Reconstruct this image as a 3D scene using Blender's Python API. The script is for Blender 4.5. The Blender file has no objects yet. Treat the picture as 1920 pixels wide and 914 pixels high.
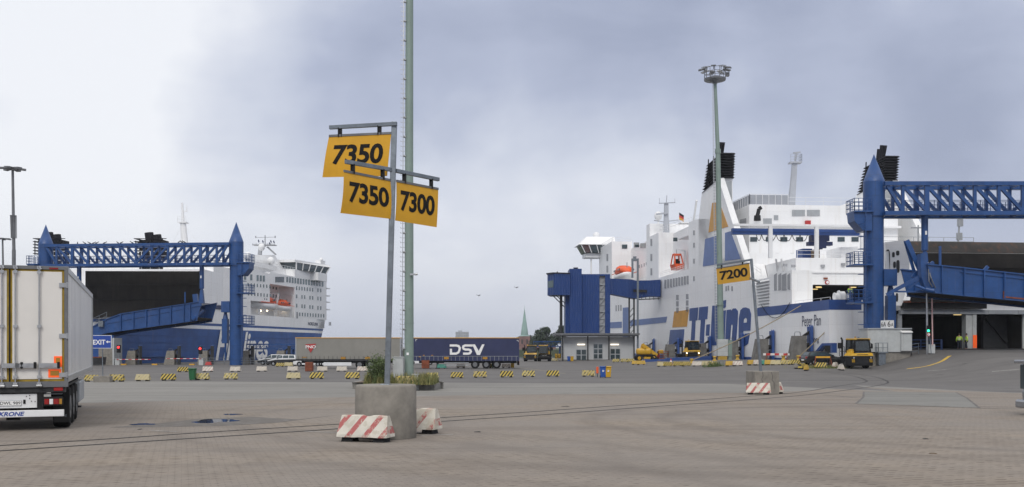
import bpy, bmesh, math, random
from mathutils import Vector, Matrix
RND = random.Random(7)
SC = bpy.context.scene
COL = SC.collection
rad = math.radians
F, HY, CZ = 1800.0, 651.0, 2.0          # focal length (photo px), horizon row, eye height

# ---------------------------------------------------------------- camera
cd = bpy.data.cameras.new("camera"); cam = bpy.data.objects.new("camera", cd); COL.objects.link(cam)
cam.location = (0, 0, CZ); cam.rotation_euler = (rad(90), 0, 0)
cd.lens = F/1920*36; cd.sensor_width = 36; cd.sensor_fit = 'HORIZONTAL'
cd.shift_y = (HY-457)/1920.0
cd.clip_start = 0.1; cd.clip_end = 6000
SC.camera = cam

# ---------------------------------------------------------------- sky, sun, exposure
SUN_EL, SUN_AZ = rad(42), rad(188)      # sun behind the camera, a little to the left (azimuth from +Y clockwise)
W = bpy.data.worlds.new("World"); SC.world = W; W.use_nodes = True
nt = W.node_tree; nt.nodes.clear()
def N(t, typ, **kw):
    n = t.nodes.new(typ)
    for k, v in kw.items(): setattr(n, k, v)
    return n
def mathn(t, op, a, b=None, c=None, clamp=False):
    n = N(t, 'ShaderNodeMath', operation=op); n.use_clamp = clamp
    for i, x in enumerate((a, b, c)):
        if x is None: continue
        if isinstance(x, (int, float)): n.inputs[i].default_value = x
        else: t.links.new(x, n.inputs[i])
    return n.outputs[0]
def mixc(t, fac, a, b, blend='MIX'):
    n = N(t, 'ShaderNodeMix', data_type='RGBA', blend_type=blend)
    for sock, x in ((n.inputs[0], fac), (n.inputs[6], a), (n.inputs[7], b)):
        if isinstance(x, (int, float)): sock.default_value = x
        elif isinstance(x, tuple): sock.default_value = (*x[:3], 1)
        else: t.links.new(x, sock)
    return n.outputs[2]
def build_sky():
    t = nt
    tc = N(t, 'ShaderNodeTexCoord')
    nish = N(t, 'ShaderNodeTexSky', sky_type='NISHITA'); nish.sun_disc = False
    nish.sun_elevation = SUN_EL; nish.sun_rotation = SUN_AZ; nish.air_density = 1.5; nish.dust_density = 3
    bg1 = N(t, 'ShaderNodeBackground'); bg1.inputs[1].default_value = 0.1
    t.links.new(nish.outputs[0], bg1.inputs[0])
    # overcast cloud layer, laid out by direction
    n1 = N(t, 'ShaderNodeTexNoise'); n1.inputs['Scale'].default_value = 2.6; n1.inputs['Detail'].default_value = 9; n1.inputs['Roughness'].default_value = .56; n1.inputs['Distortion'].default_value = .35
    mp = N(t, 'ShaderNodeMapping'); mp.inputs['Scale'].default_value = (1, 1, 2.6); mp.inputs['Location'].default_value = (.3, .1, .4)
    t.links.new(tc.outputs['Generated'], mp.inputs[0]); t.links.new(mp.outputs[0], n1.inputs['Vector'])
    warp = N(t, 'ShaderNodeVectorMath', operation='MULTIPLY_ADD')
    wn = N(t, 'ShaderNodeTexNoise'); wn.inputs['Scale'].default_value = 5; wn.inputs['Detail'].default_value = 4
    t.links.new(tc.outputs['Generated'], wn.inputs['Vector'])
    sub = N(t, 'ShaderNodeVectorMath', operation='SUBTRACT'); t.links.new(wn.outputs['Color'], sub.inputs[0]); sub.inputs[1].default_value = (.5, .5, .5)
    t.links.new(sub.outputs[0], warp.inputs[0]); warp.inputs[1].default_value = (.30, .30, .24); t.links.new(tc.outputs['Generated'], warp.inputs[2])
    nrm = N(t, 'ShaderNodeVectorMath', operation='NORMALIZE'); t.links.new(warp.outputs[0], nrm.inputs[0])
    v = mathn(t, 'MULTIPLY_ADD', n1.outputs[0], .74, .225)
    def blob(px, py, deg, amt):
        nonlocal v
        d = Vector(((px-960)/F, 1, (HY-py)/F)).normalized()
        dp = N(t, 'ShaderNodeVectorMath', operation='DOT_PRODUCT'); t.links.new(nrm.outputs[0], dp.inputs[0]); dp.inputs[1].default_value = d
        mr = N(t, 'ShaderNodeMapRange', interpolation_type='SMOOTHSTEP')
        t.links.new(dp.outputs['Value'], mr.inputs[0]); mr.inputs[1].default_value = math.cos(rad(deg)); mr.inputs[2].default_value = 1.0
        v = mathn(t, 'MULTIPLY_ADD', mr.outputs[0], amt, v)
    blob(-60, 60, 22, .36); blob(150, 90, 9, .08); blob(350, 380, 17, .15); blob(1040, 410, 14, .32); blob(1420, 320, 10, .16); blob(1800, 170, 9, .05)
    blob(1240, 130, 14, -.30); blob(600, 130, 11, -.15); blob(1000, 80, 11, -.10); blob(1880, 330, 10, -.24); blob(1600, 60, 12, -.20)
    blob(620, 560, 12, -.02); blob(1750, 60, 8, -.08)
    cr = N(t, 'ShaderNodeValToRGB'); el = cr.color_ramp.elements
    el[0].position = .25; el[0].color = (.37, .412, .55, 1)
    el[1].position = 1.15 if False else 1.0; el[1].color = (.93, .95, 1.0, 1)
    e = el.new(.46); e.color = (.475, .52, .665, 1)
    e = el.new(.66); e.color = (.65, .69, .805, 1)
    e = el.new(.82); e.color = (.77, .80, .89, 1)
    t.links.new(v, cr.inputs[0])
    # low sky: even pale haze; the vault overhead is brighter, as under any thin overcast
    sx = N(t, 'ShaderNodeSeparateXYZ'); t.links.new(tc.outputs['Generated'], sx.inputs[0])
    lo = N(t, 'ShaderNodeMapRange', interpolation_type='SMOOTHSTEP'); t.links.new(sx.outputs[2], lo.inputs[0])
    lo.inputs[1].default_value = -.02; lo.inputs[2].default_value = .15; lo.inputs[3].default_value = .85; lo.inputs[4].default_value = 0
    c = mixc(t, lo.outputs[0], cr.outputs[0], (.585, .625, .725))
    hi = N(t, 'ShaderNodeMapRange', interpolation_type='SMOOTHSTEP'); t.links.new(sx.outputs[2], hi.inputs[0])
    hi.inputs[1].default_value = .40; hi.inputs[2].default_value = 1.0; hi.inputs[3].default_value = 1.0; hi.inputs[4].default_value = 1.55
    up = N(t, 'ShaderNodeMapRange', interpolation_type='SMOOTHSTEP'); t.links.new(sx.outputs[2], up.inputs[0]); up.inputs[1].default_value = .38; up.inputs[2].default_value = .7
    c = mixc(t, up.outputs[0], c, (.86, .84, .82))       # the cloud deck overhead is a warm grey white
    bg2 = N(t, 'ShaderNodeBackground'); t.links.new(c, bg2.inputs[0]); t.links.new(hi.outputs[0], bg2.inputs[1])
    ms = N(t, 'ShaderNodeMixShader'); ms.inputs[0].default_value = .93
    t.links.new(bg1.outputs[0], ms.inputs[1]); t.links.new(bg2.outputs[0], ms.inputs[2])
    o = N(t, 'ShaderNodeOutputWorld'); t.links.new(ms.outputs[0], o.inputs[0])
build_sky()
sl = bpy.data.lights.new("sun", 'SUN'); sl.energy = 1.4; sl.angle = rad(22); sl.color = (1, .97, .92)
so = bpy.data.objects.new("sun", sl); COL.objects.link(so)
sd = Vector((math.sin(SUN_AZ)*math.cos(SUN_EL), math.cos(SUN_AZ)*math.cos(SUN_EL), math.sin(SUN_EL)))
so.rotation_euler = sd.to_track_quat('Z', 'Y').to_euler(); so.location = (0, -20, 60)
vs = SC.view_settings; vs.view_transform = 'Standard'; vs.look = 'None'; vs.exposure = 0.0; vs.gamma = 1.0; vs.use_curve_mapping = False

# ---------------------------------------------------------------- materials
MATS = {}
def mk(name, col, rough=.6, metal=0., var=.18, scale=1.5, bump=0., streak=0., streakcol=None, spec=.5, rnd=True, emit=0):
    m = bpy.data.materials.new(name); m.use_nodes = True; t = m.node_tree; p = t.nodes['Principled BSDF']
    p.inputs['Roughness'].default_value = rough; p.inputs['Metallic'].default_value = metal
    p.inputs['Specular IOR Level'].default_value = spec
    tc = N(t, 'ShaderNodeTexCoord'); oi = N(t, 'ShaderNodeObjectInfo')
    ad = N(t, 'ShaderNodeVectorMath', operation='ADD'); t.links.new(tc.outputs['Object'], ad.inputs[0])
    ml = mathn(t, 'MULTIPLY', oi.outputs['Random'], 37.0); t.links.new(ml, ad.inputs[1])
    vec = ad.outputs[0]
    n = N(t, 'ShaderNodeTexNoise'); n.inputs['Scale'].default_value = scale; n.inputs['Detail'].default_value = 6; n.inputs['Roughness'].default_value = .65
    t.links.new(vec, n.inputs['Vector'])
    lo = tuple(c*(1-var) for c in col); hi = tuple(min(1, c*(1+var)) for c in col)
    mr = N(t, 'ShaderNodeMapRange'); t.links.new(n.outputs[0], mr.inputs[0]); mr.inputs[1].default_value = .3; mr.inputs[2].default_value = .7
    c = mixc(t, mr.outputs[0], lo, hi)
    if streak:
        mp = N(t, 'ShaderNodeMapping'); mp.inputs['Scale'].default_value = (1.4, 1.4, .07); t.links.new(vec, mp.inputs[0])
        n2 = N(t, 'ShaderNodeTexNoise'); n2.inputs['Scale'].default_value = 1.2; n2.inputs['Detail'].default_value = 7; n2.inputs['Roughness'].default_value = .7
        t.links.new(mp.outputs[0], n2.inputs['Vector'])
        m2 = N(t, 'ShaderNodeMapRange'); t.links.new(n2.outputs[0], m2.inputs[0]); m2.inputs[1].default_value = .52; m2.inputs[2].default_value = .78; m2.inputs[4].default_value = streak
        c = mixc(t, m2.outputs[0], c, streakcol or (col[0]*.5, col[1]*.42, col[2]*.34))
    t.links.new(c, p.inputs['Base Color'])
    if emit:
        p.inputs['Emission Color'].default_value = (*col, 1); p.inputs['Emission Strength'].default_value = emit
    if bump:
        b = N(t, 'ShaderNodeBump'); b.inputs['Strength'].default_value = bump; b.inputs['Distance'].default_value = .02
        t.links.new(n.outputs[0], b.inputs['Height']); t.links.new(b.outputs[0], p.inputs['Normal'])
    MATS[name] = m
    return m
mk('white', (.74, .75, .76), .45, var=.06, streak=.22, streakcol=(.50, .45, .38), scale=.6)
mk('ship_white', (.84, .845, .85), .45, var=.05, streak=.30, streakcol=(.52, .45, .36), scale=.12)
mk('ship_grey', (.30, .31, .33), .6, var=.15, scale=.4)
mk('ship_blue', (.022, .065, .23), .45, var=.22, scale=.35, streak=.25, streakcol=(.05, .08, .17))
mk('hull_blue', (.018, .078, .275), .5, var=.25, scale=.3, streak=.35, streakcol=(.035, .075, .21))
mk('pale_blue', (.09, .155, .36), .5, var=.12, scale=.5)
mk('gold', (.55, .27, .025), .5, var=.12, scale=.5)
mk('gantry_blue', (.012, .062, .21), .42, var=.20, scale=.8, streak=.30, streakcol=(.05, .07, .12))
mk('tower_blue', (.012, .058, .26), .45, var=.12, scale=.5)
mk('dark_blue', (.010, .020, .075), .5, var=.2)
mk('black', (.010, .010, .011), .65, var=.3, spec=.3)
mk('soot', (.012, .012, .016), .8, var=.35, spec=.2)
mk('rubber', (.012, .012, .0125), .9, var=.35, scale=6, spec=.2)
mk('dark_metal', (.032, .033, .035), .55, .3, var=.3)
mk('galv', (.20, .225, .25), .42, .75, var=.22, scale=5)
mk('steel', (.45, .46, .47), .35, .8, var=.15, scale=4)
mk('grey_paint', (.33, .35, .37), .5, var=.12, scale=1, streak=.35)
mk('mast_green', (.20, .265, .235), .5, var=.10, scale=.8, streak=.35, streakcol=(.12, .13, .11))
mk('lamp_grey', (.15, .155, .165), .5, .2, var=.2)
mk('glass', (.035, .055, .065), .08, var=.3, scale=.8, spec=.8)
mk('ship_glass', (.10, .145, .16), .15, var=.35, scale=.4, spec=.7)
mk('cab_glass', (.02, .028, .03), .06, var=.3, spec=.8)
mk('concrete', (.22, .205, .18), .9, var=.24, scale=3.0, bump=.4, streak=.45, streakcol=(.13, .12, .105))
mk('concrete_dark', (.15, .145, .135), .9, var=.35, scale=1.2, bump=.4, streak=.5, streakcol=(.07, .065, .06))
mk('kerb', (.20, .195, .18), .9, var=.4, scale=4, bump=.5)
mk('sign_yellow', (.62, .325, .008), .5, var=.09, scale=1.6, streak=.3, streakcol=(.33, .17, .02))
mk('lettering_dark', (.010, .010, .011), .7, var=.2, spec=.2)
mk('sign_blue', (.014, .055, .30), .45, var=.08)
mk('sign_white', (.80, .80, .79), .5, var=.05)
mk('reefer_white', (.70, .68, .645), .38, var=.04, scale=1.5, streak=.16, streakcol=(.5, .47, .42))
mk('reefer_side', (.80, .80, .79), .28, var=.08, scale=.7, streak=.45, streakcol=(.47, .46, .44))
mk('seal_yellow', (.30, .20, .02), .7, var=.25, scale=6)
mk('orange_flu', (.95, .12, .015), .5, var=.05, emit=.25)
mk('amber', (.38, .19, .02), .4, var=.1)
mk('red_lens', (.30, .012, .012), .25, var=.3)
mk('red', (.42, .03, .028), .55, var=.2)
mk('rust', (.20, .055, .025), .85, var=.4, scale=3)
mk('orange', (.72, .10, .022), .5, var=.12)
mk('yellow', (.52, .30, .015), .42, var=.10, scale=2)
mk('yellow_dirty', (.42, .27, .04), .7, var=.25, scale=3)
mk('grey_tarp', (.235, .228, .205), .65, var=.07, scale=.8, streak=.25, streakcol=(.17, .165, .15))
mk('navy_tarp', (.020, .027, .085), .5, var=.12, scale=.8)
mk('trim_yellow', (.62, .33, .03), .6, var=.12)
mk('rail_blue', (.025, .065, .20), .5, var=.2)
mk('bin_green', (.012, .105, .035), .5, var=.15)
mk('bin_blue', (.015, .075, .32), .45, var=.12)
mk('teal', (.03, .20, .15), .6, var=.3)
mk('car_white', (.72, .73, .74), .25, var=.02)
mk('car_dark', (.030, .031, .034), .22, var=.1)
mk('car_silver', (.33, .34, .36), .25, .6, var=.05)
mk('copper_green', (.21, .31, .29), .7, var=.2, scale=.2)
mk('brick', (.20, .11, .10), .9, var=.25, scale=.3)
mk('far_grey', (.36, .38, .42), .8, var=.15, scale=.2)
mk('bark', (.06, .05, .04), .9, var=.3)
mk('leaf', (.085, .125, .038), .6, var=.45, scale=2.0)
mk('leaf_far', (.040, .062, .034), .7, var=.5, scale=.25)
mk('weed', (.21, .20, .075), .8, var=.45, scale=3)
mk('skin', (.45, .26, .19), .6, var=.1)
mk('hivis', (.50, .75, .06), .55, var=.1)
mk('navy_cloth', (.02, .024, .04), .8, var=.2)
mk('hair', (.03, .02, .015), .8, var=.2)
mk('rope', (.30, .25, .17), .9, var=.25, scale=4)
mk('wood', (.12, .085, .055), .85, var=.35, scale=4)
mk('lamp_red', (1, .03, .03), .3, var=0, emit=4)
mk('lamp_green', (.03, 1, .45), .3, var=0, emit=3)
mk('lamp_warm', (1, .80, .55), .3, var=0, emit=5)
mk('lamp_tube', (1, .90, .74), .3, var=0, emit=1.3)
mk('deck_lamp', (1, .72, .30), .3, var=0, emit=.9)
mk('cabinet', (.44, .46, .46), .6, var=.1, streak=.5, streakcol=(.25, .24, .22))
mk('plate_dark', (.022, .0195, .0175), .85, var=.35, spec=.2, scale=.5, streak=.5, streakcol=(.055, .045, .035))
mk('plate_rust', (.048, .044, .041), .85, var=.35, scale=.35, streak=.85, streakcol=(.17, .07, .035))
mk('red_white', (.6, .5, .48), .6)

def plating(name, pw, ph, amt, seed=0.):
    """welded plate seams, pale ripple and rust weeping from them, over a ship or steel paint"""
    m = MATS[name]; t = m.node_tree; p = t.nodes['Principled BSDF']; src = p.inputs['Base Color'].links[0].from_socket
    tc = N(t, 'ShaderNodeTexCoord'); sx = N(t, 'ShaderNodeSeparateXYZ'); t.links.new(tc.outputs['Object'], sx.inputs[0])
    cx = N(t, 'ShaderNodeCombineXYZ'); t.links.new(mathn(t, 'ADD', sx.outputs[0], sx.outputs[1]), cx.inputs[0]); t.links.new(sx.outputs[2], cx.inputs[1])
    br = N(t, 'ShaderNodeTexBrick'); t.links.new(cx.outputs[0], br.inputs['Vector']); br.inputs['Scale'].default_value = 1; br.inputs['Brick Width'].default_value = pw; br.inputs['Row Height'].default_value = ph
    br.inputs['Mortar Size'].default_value = .035; br.inputs['Mortar Smooth'].default_value = .6; br.inputs['Color1'].default_value = (1, 1, 1, 1); br.inputs['Color2'].default_value = (.95, .955, .96, 1); br.inputs['Mortar'].default_value = (1-amt,)*3+(1,)
    c = mixc(t, 1.0, src, br.outputs[0], 'MULTIPLY')
    mp = N(t, 'ShaderNodeMapping'); mp.inputs['Scale'].default_value = (1.1, .045, 1); mp.inputs['Location'].default_value = (seed, 0, 0); t.links.new(cx.outputs[0], mp.inputs[0])
    n = N(t, 'ShaderNodeTexNoise'); n.inputs['Scale'].default_value = 1.0; n.inputs['Detail'].default_value = 6; n.inputs['Roughness'].default_value = .7; t.links.new(mp.outputs[0], n.inputs['Vector'])
    mr = N(t, 'ShaderNodeMapRange'); t.links.new(n.outputs[0], mr.inputs[0]); mr.inputs[1].default_value = .60; mr.inputs[2].default_value = .80; mr.inputs[4].default_value = .38
    c = mixc(t, mr.outputs[0], c, (.36, .26, .17)); t.links.new(c, p.inputs['Base Color'])
    n2 = N(t, 'ShaderNodeTexNoise'); n2.inputs['Scale'].default_value = .55; n2.inputs['Detail'].default_value = 2; t.links.new(tc.outputs['Object'], n2.inputs['Vector'])
    b = N(t, 'ShaderNodeBump'); b.inputs['Strength'].default_value = .25; b.inputs['Distance'].default_value = .08; t.links.new(n2.outputs[0], b.inputs['Height']); t.links.new(b.outputs[0], p.inputs['Normal'])
plating('ship_white', 7.5, 2.3, .10); plating('hull_blue', 8, 2.0, .22, 4.); plating('gantry_blue', 2.6, 2.2, .22, 9.)
def stripe_mat(name, ca, cb, period=.30, duty=.5, slope=.8, wear=.35, wearcol=(.32, .30, .25), axis=0, vary=.26):
    m = bpy.data.materials.new(name); m.use_nodes = True; t = m.node_tree; p = t.nodes['Principled BSDF']
    p.inputs['Roughness'].default_value = .8
    tc = N(t, 'ShaderNodeTexCoord'); oi = N(t, 'ShaderNodeObjectInfo')
    sx = N(t, 'ShaderNodeSeparateXYZ'); t.links.new(tc.outputs['Object'], sx.inputs[0])
    ad = N(t, 'ShaderNodeVectorMath', operation='ADD'); t.links.new(tc.outputs['Object'], ad.inputs[0])
    t.links.new(mathn(t, 'MULTIPLY', oi.outputs['Random'], 41.0), ad.inputs[1])
    u = mathn(t, 'MULTIPLY_ADD', sx.outputs[2], -slope, sx.outputs[axis])
    fr = mathn(t, 'FRACT', mathn(t, 'ADD', mathn(t, 'DIVIDE', u, period), 10.22))
    st = mathn(t, 'LESS_THAN', fr, duty)
    n = N(t, 'ShaderNodeTexNoise'); n.inputs['Scale'].default_value = 5; n.inputs['Detail'].default_value = 8; n.inputs['Roughness'].default_value = .7
    t.links.new(ad.outputs[0], n.inputs['Vector'])
    wr = mathn(t, 'ADD', n.outputs[0], mathn(t, 'MULTIPLY_ADD', oi.outputs['Random'], vary, -vary*.77))
    w1 = N(t, 'ShaderNodeMapRange'); t.links.new(wr, w1.inputs[0]); w1.inputs[1].default_value = .62-wear*.35; w1.inputs[2].default_value = .70-wear*.35
    n2 = N(t, 'ShaderNodeTexNoise'); n2.inputs['Scale'].default_value = 2.2; n2.inputs['Detail'].default_value = 5
    t.links.new(ad.outputs[0], n2.inputs['Vector'])
    w2 = N(t, 'ShaderNodeMapRange'); t.links.new(n2.outputs[0], w2.inputs[0]); w2.inputs[1].default_value = .4; w2.inputs[2].default_value = .75; w2.inputs[4].default_value = .45
    base = mixc(t, w2.outputs[0], ca, tuple(x*.6 for x in ca))
    stf = mathn(t, 'MULTIPLY', st, mathn(t, 'SUBTRACT', 1.0, mathn(t, 'MULTIPLY', w1.outputs[0], .75)))
    c = mixc(t, stf, base, cb)
    c = mixc(t, mathn(t, 'MULTIPLY', w1.outputs[0], .5), c, wearcol)
    t.links.new(c, p.inputs['Base Color'])
    b = N(t, 'ShaderNodeBump'); b.inputs['Strength'].default_value = .5; b.inputs['Distance'].default_value = .01
    t.links.new(n.outputs[0], b.inputs['Height']); t.links.new(b.outputs[0], p.inputs['Normal'])
    MATS[name] = m
stripe_mat('hazard', (.50, .38, .075), (.03, .028, .022), .29, .48, .75, .38)
stripe_mat('hazard_worn', (.50, .40, .10), (.06, .055, .045), .29, .45, .75, .75, (.45, .42, .36))
stripe_mat('red_stripe', (.62, .59, .52), (.40, .12, .115), .40, .36, .75, .42, (.42, .38, .30), 0, .06)
stripe_mat('white_worn', (.60, .57, .50), (.45, .30, .27), .36, .3, .75, .65, (.40, .36, .31))
stripe_mat('pole_redwhite', (.72, .70, .68), (.50, .04, .04), 1.0, .5, 0, .05, axis=0)
stripe_mat('pole_redwhite_up', (.72, .70, .68), (.45, .05, .05), .9, .45, 60, .05, axis=0)

# ---------------------------------------------------------------- mesh helpers
class MB:
    def __init__(s, off=(0, 0, 0)):
        s.v = []; s.f = []; s.sm = []; s.off = Vector(off)
    def add(s, vs, fs, smooth=False):
        b = len(s.v); s.v += [Vector(v)-s.off for v in vs]
        s.f += [tuple(i+b for i in f) for f in fs]; s.sm += [smooth]*len(fs); return s
    def hexa(s, p):
        return s.add(p, [(0, 3, 2, 1), (4, 5, 6, 7), (0, 1, 5, 4), (1, 2, 6, 5), (2, 3, 7, 6), (3, 0, 4, 7)])
    def box(s, x0, x1, y0, y1, z0, z1):
        return s.hexa([(x0, y0, z0), (x1, y0, z0), (x1, y1, z0), (x0, y1, z0), (x0, y0, z1), (x1, y0, z1), (x1, y1, z1), (x0, y1, z1)])
    def cbox(s, x0, x1, y0, y1, z0, z1, c=.03):
        """box with chamfered edges all round"""
        bm = bmesh.new(); bmesh.ops.create_cube(bm, size=1)
        for v in bm.verts: v.co = ((x0+x1)/2+v.co.x*(x1-x0), (y0+y1)/2+v.co.y*(y1-y0), (z0+z1)/2+v.co.z*(z1-z0))
        bmesh.ops.bevel(bm, geom=bm.edges[:], offset=c, segments=2, affect='EDGES', profile=.5)
        return s.from_bm(bm)
    def from_bm(s, bm, smooth=False, M=None):
        bm.verts.index_update(); bm.normal_update()
        s.add([(M @ v.co if M else v.co) for v in bm.verts], [tuple(v.index for v in f.verts) for f in bm.faces], smooth); bm.free(); return s
    def bar(s, p, q, w, h=None, up=(0, 0, 1)):
        p = Vector(p); q = Vector(q); h = h or w; d = (q-p).normalized(); up = Vector(up)
        if abs(d.dot(up)) > .98: up = Vector((0, 1, 0))
        a = d.cross(up).normalized(); b = a.cross(d).normalized(); a *= w/2; b *= h/2
        return s.hexa([p-a-b, p+a-b, p+a+b, p-a+b, q-a-b, q+a-b, q+a+b, q-a+b])
    def cyl(s, p, q, r1, r2=None, n=12, caps=True):
        p = Vector(p); q = Vector(q); r2 = r1 if r2 is None else r2; d = (q-p).normalized()
        up = Vector((0, 0, 1)) if abs(d.z) < .95 else Vector((0, 1, 0))
        a = d.cross(up).normalized(); b = a.cross(d).normalized()
        c = [(math.cos(2*math.pi*i/n), math.sin(2*math.pi*i/n)) for i in range(n)]
        vs = [p+(a*x+b*y)*r1 for x, y in c]
        if r2 < 1e-6:
            s.add(vs+[q], [(i, (i+1) % n, n) for i in range(n)], True)
            if caps: s.add(vs, [tuple(range(n))[::-1]])
            return s
        vs2 = [q+(a*x+b*y)*r2 for x, y in c]
        s.add(vs+vs2, [(i, (i+1) % n, n+(i+1) % n, n+i) for i in range(n)], True)
        if caps: s.add(vs, [tuple(range(n))[::-1]]); s.add(vs2, [tuple(range(n))])
        return s
    def tube(s, pts, r, n=6):
        for p, q in zip(pts[:-1], pts[1:]): s.cyl(p, q, r, r, n)
        return s
    def lathe(s, prof, c=(0, 0, 0), n=20, sx=1, sy=1):
        vs = []; fs = []; c = Vector(c)
        for (r, z) in prof:
            for i in range(n):
                a = 2*math.pi*i/n; vs.append(c+Vector((r*math.cos(a)*sx, r*math.sin(a)*sy, z)))
        for k in range(len(prof)-1):
            for i in range(n): fs.append((k*n+i, k*n+(i+1) % n, (k+1)*n+(i+1) % n, (k+1)*n+i))
        s.add(vs, fs, True)
        s.add(vs[:n], [tuple(range(n))[::-1]]); s.add(vs[-n:], [tuple(range(n))]); return s
    def prism(s, poly, vec):
        poly = [Vector(p) for p in poly]; vec = Vector(vec); n = len(poly)
        return s.add(poly+[p+vec for p in poly], [tuple(range(n))[::-1], tuple(range(n, 2*n))]+[(i, (i+1) % n, n+(i+1) % n, n+i) for i in range(n)])
    def poly(s, pts): return s.add(pts, [tuple(range(len(pts)))])
    def ball(s, c, r, n=12, sz=1):
        m = max(4, n//2)
        return s.lathe([(r*math.sin(math.pi*k/m)+1e-4, -r*sz*math.cos(math.pi*k/m)) for k in range(m+1)], c, n)
    def build(s, name, mat, parent=None, bevel=0, fix=True):
        me = bpy.data.meshes.new(name); me.from_pydata([tuple(v) for v in s.v], [], s.f)
        me.polygons.foreach_set('use_smooth', s.sm)
        if fix:
            bm = bmesh.new(); bm.from_mesh(me); bmesh.ops.recalc_face_normals(bm, faces=bm.faces[:])
            if bevel: bmesh.ops.bevel(bm, geom=bm.edges[:], offset=bevel, segments=2, affect='EDGES', profile=.5, clamp_overlap=True)
            bm.to_mesh(me); bm.free()
        me.materials.append(MATS[mat] if isinstance(mat, str) else mat)
        o = bpy.data.objects.new(name, me); COL.objects.link(o)
        if parent is not None: o.parent = parent
        return o
def tag(o, label=None, cat=None, group=None, kind=None):
    if label: o['label'] = label
    if cat: o['category'] = cat
    if group: o['group'] = group
    if kind: o['kind'] = kind
    return o
def thing(name, label, cat, loc=(0, 0, 0), rz=0, group=None):
    o = bpy.data.objects.new(name, None); COL.objects.link(o); o.empty_display_size = .3
    o.location = loc; o.rotation_euler = (0, 0, rz)
    return tag(o, label, cat, group)
CHILD = {}
def kids(o): return [c for c in o.children]
def dup(root, loc, rz=0, label=None, group=None, scale=None):
    def cp(o, par):
        c = o.copy(); COL.objects.link(c)
        if par is not None: c.parent = par
        for k in kids(o): cp(k, c)
        return c
    r = cp(root, None); r.location = loc; r.rotation_euler = (0, 0, rz)
    if scale: r.scale = scale
    if label: r['label'] = label
    if group: r['group'] = group
    return r
def P(px, py, Y): return Vector(((px-960)*Y/F, Y, CZ+(HY-py)*Y/F))
def sst(a, b, x):
    t = max(0., min(1., (x-a)/(b-a))); return t*t*(3-2*t)
# ship frames: s runs from stern to bow, t across the hull away from the side we see
class Frame:
    def __init__(f, X, Y, dx, dy, flip):
        l = math.hypot(dx, dy); f.o = (X, Y); f.d = (dx/l, dy/l)
        f.t = (f.d[1], -f.d[0]) if not flip else (-f.d[1], f.d[0]); f.rz = math.atan2(f.d[1], f.d[0])
    def pt(f, s, t, z): return Vector((f.o[0]+s*f.d[0]+t*f.t[0], f.o[1]+s*f.d[1]+t*f.t[1], z))
    def st(f, x, y):
        x -= f.o[0]; y -= f.o[1]; return (x*f.d[0]+y*f.d[1], x*f.t[0]+y*f.t[1])
    def side(f, px, py, t=0):
        k = (px-960)/F; X = f.o[0]+t*f.t[0]; Y = f.o[1]+t*f.t[1]
        s = (X-k*Y)/(k*f.d[1]-f.d[0]); y = Y+s*f.d[1]
        return s, CZ+(HY-py)*y/F
    def cross(f, px, py, s):
        k = (px-960)/F; X = f.o[0]+s*f.d[0]; Y = f.o[1]+s*f.d[1]
        t = (X-k*Y)/(k*f.t[1]-f.t[0]); y = Y+t*f.t[1]
        return t, CZ+(HY-py)*y/F
    def slab(f, mb, pts, t=0, th=.06):
        """polygon of photo px on the hull side plane t, proud by th"""
        q = [f.side(x, y, t) for x, y in pts]
        return mb.prism([f.pt(s, t-th, z) for s, z in q], f.pt(0, th, 0)-f.pt(0, 0, 0))
    def xslab(f, mb, pts, s, th=.06):
        q = [f.cross(x, y, s) for x, y in pts]
        return mb.prism([f.pt(s-th, t, z) for t, z in q], f.pt(th, 0, 0)-f.pt(0, 0, 0))
    def box(f, mb, s0, s1, t0, t1, z0, z1):
        return mb.hexa([f.pt(s0, t0, z0), f.pt(s1, t0, z0), f.pt(s1, t1, z0), f.pt(s0, t1, z0), f.pt(s0, t0, z1), f.pt(s1, t0, z1), f.pt(s1, t1, z1), f.pt(s0, t1, z1)])
FR1 = Frame(37.0, 112.0, -.0885, .996, False)
FR2 = Frame(-65.4, 158.0, .186, .983, True)
# ---------------------------------------------------------------- the lie of the land
def gz(x, y):
    z = -.8*sst(14, 80, y)
    s, t = FR1.st(x, y)
    apron = sst(-24, -5, t)*(1.25-.75*sst(0, 60, s))*sst(135, 90, s) if s > -30 else 0
    ramp = 2.5*sst(33, 47, x)*sst(52, 106, y)
    z += max(apron*sst(-30, 8, s), ramp)
    return z
def gz_cut(x, y):
    s, t = FR1.st(x, y)
    if s > -.35 and t > -.35 and y > 100: return -7.0
    s, t = FR2.st(x, y)
    if s > -1 and t > -1.0: return -7.0
    if y > 236: return -7.0
    return gz(x, y)
def G(px, py):
    """point of the ground seen at photo pixel px, py"""
    y0 = 8.0; k = (px-960)/F; m = (HY-py)/F; y = y0
    while y < 400:
        if CZ+m*y <= gz(k*y, y): break
        y += .5
    a, b = y-.5, y
    for _ in range(20):
        c = (a+b)/2
        if CZ+m*c <= gz(k*c, c): b = c
        else: a = c
    return Vector((k*b, b, gz(k*b, b)))
def ground_at(x, y): return Vector((x, y, gz(x, y)))
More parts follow.
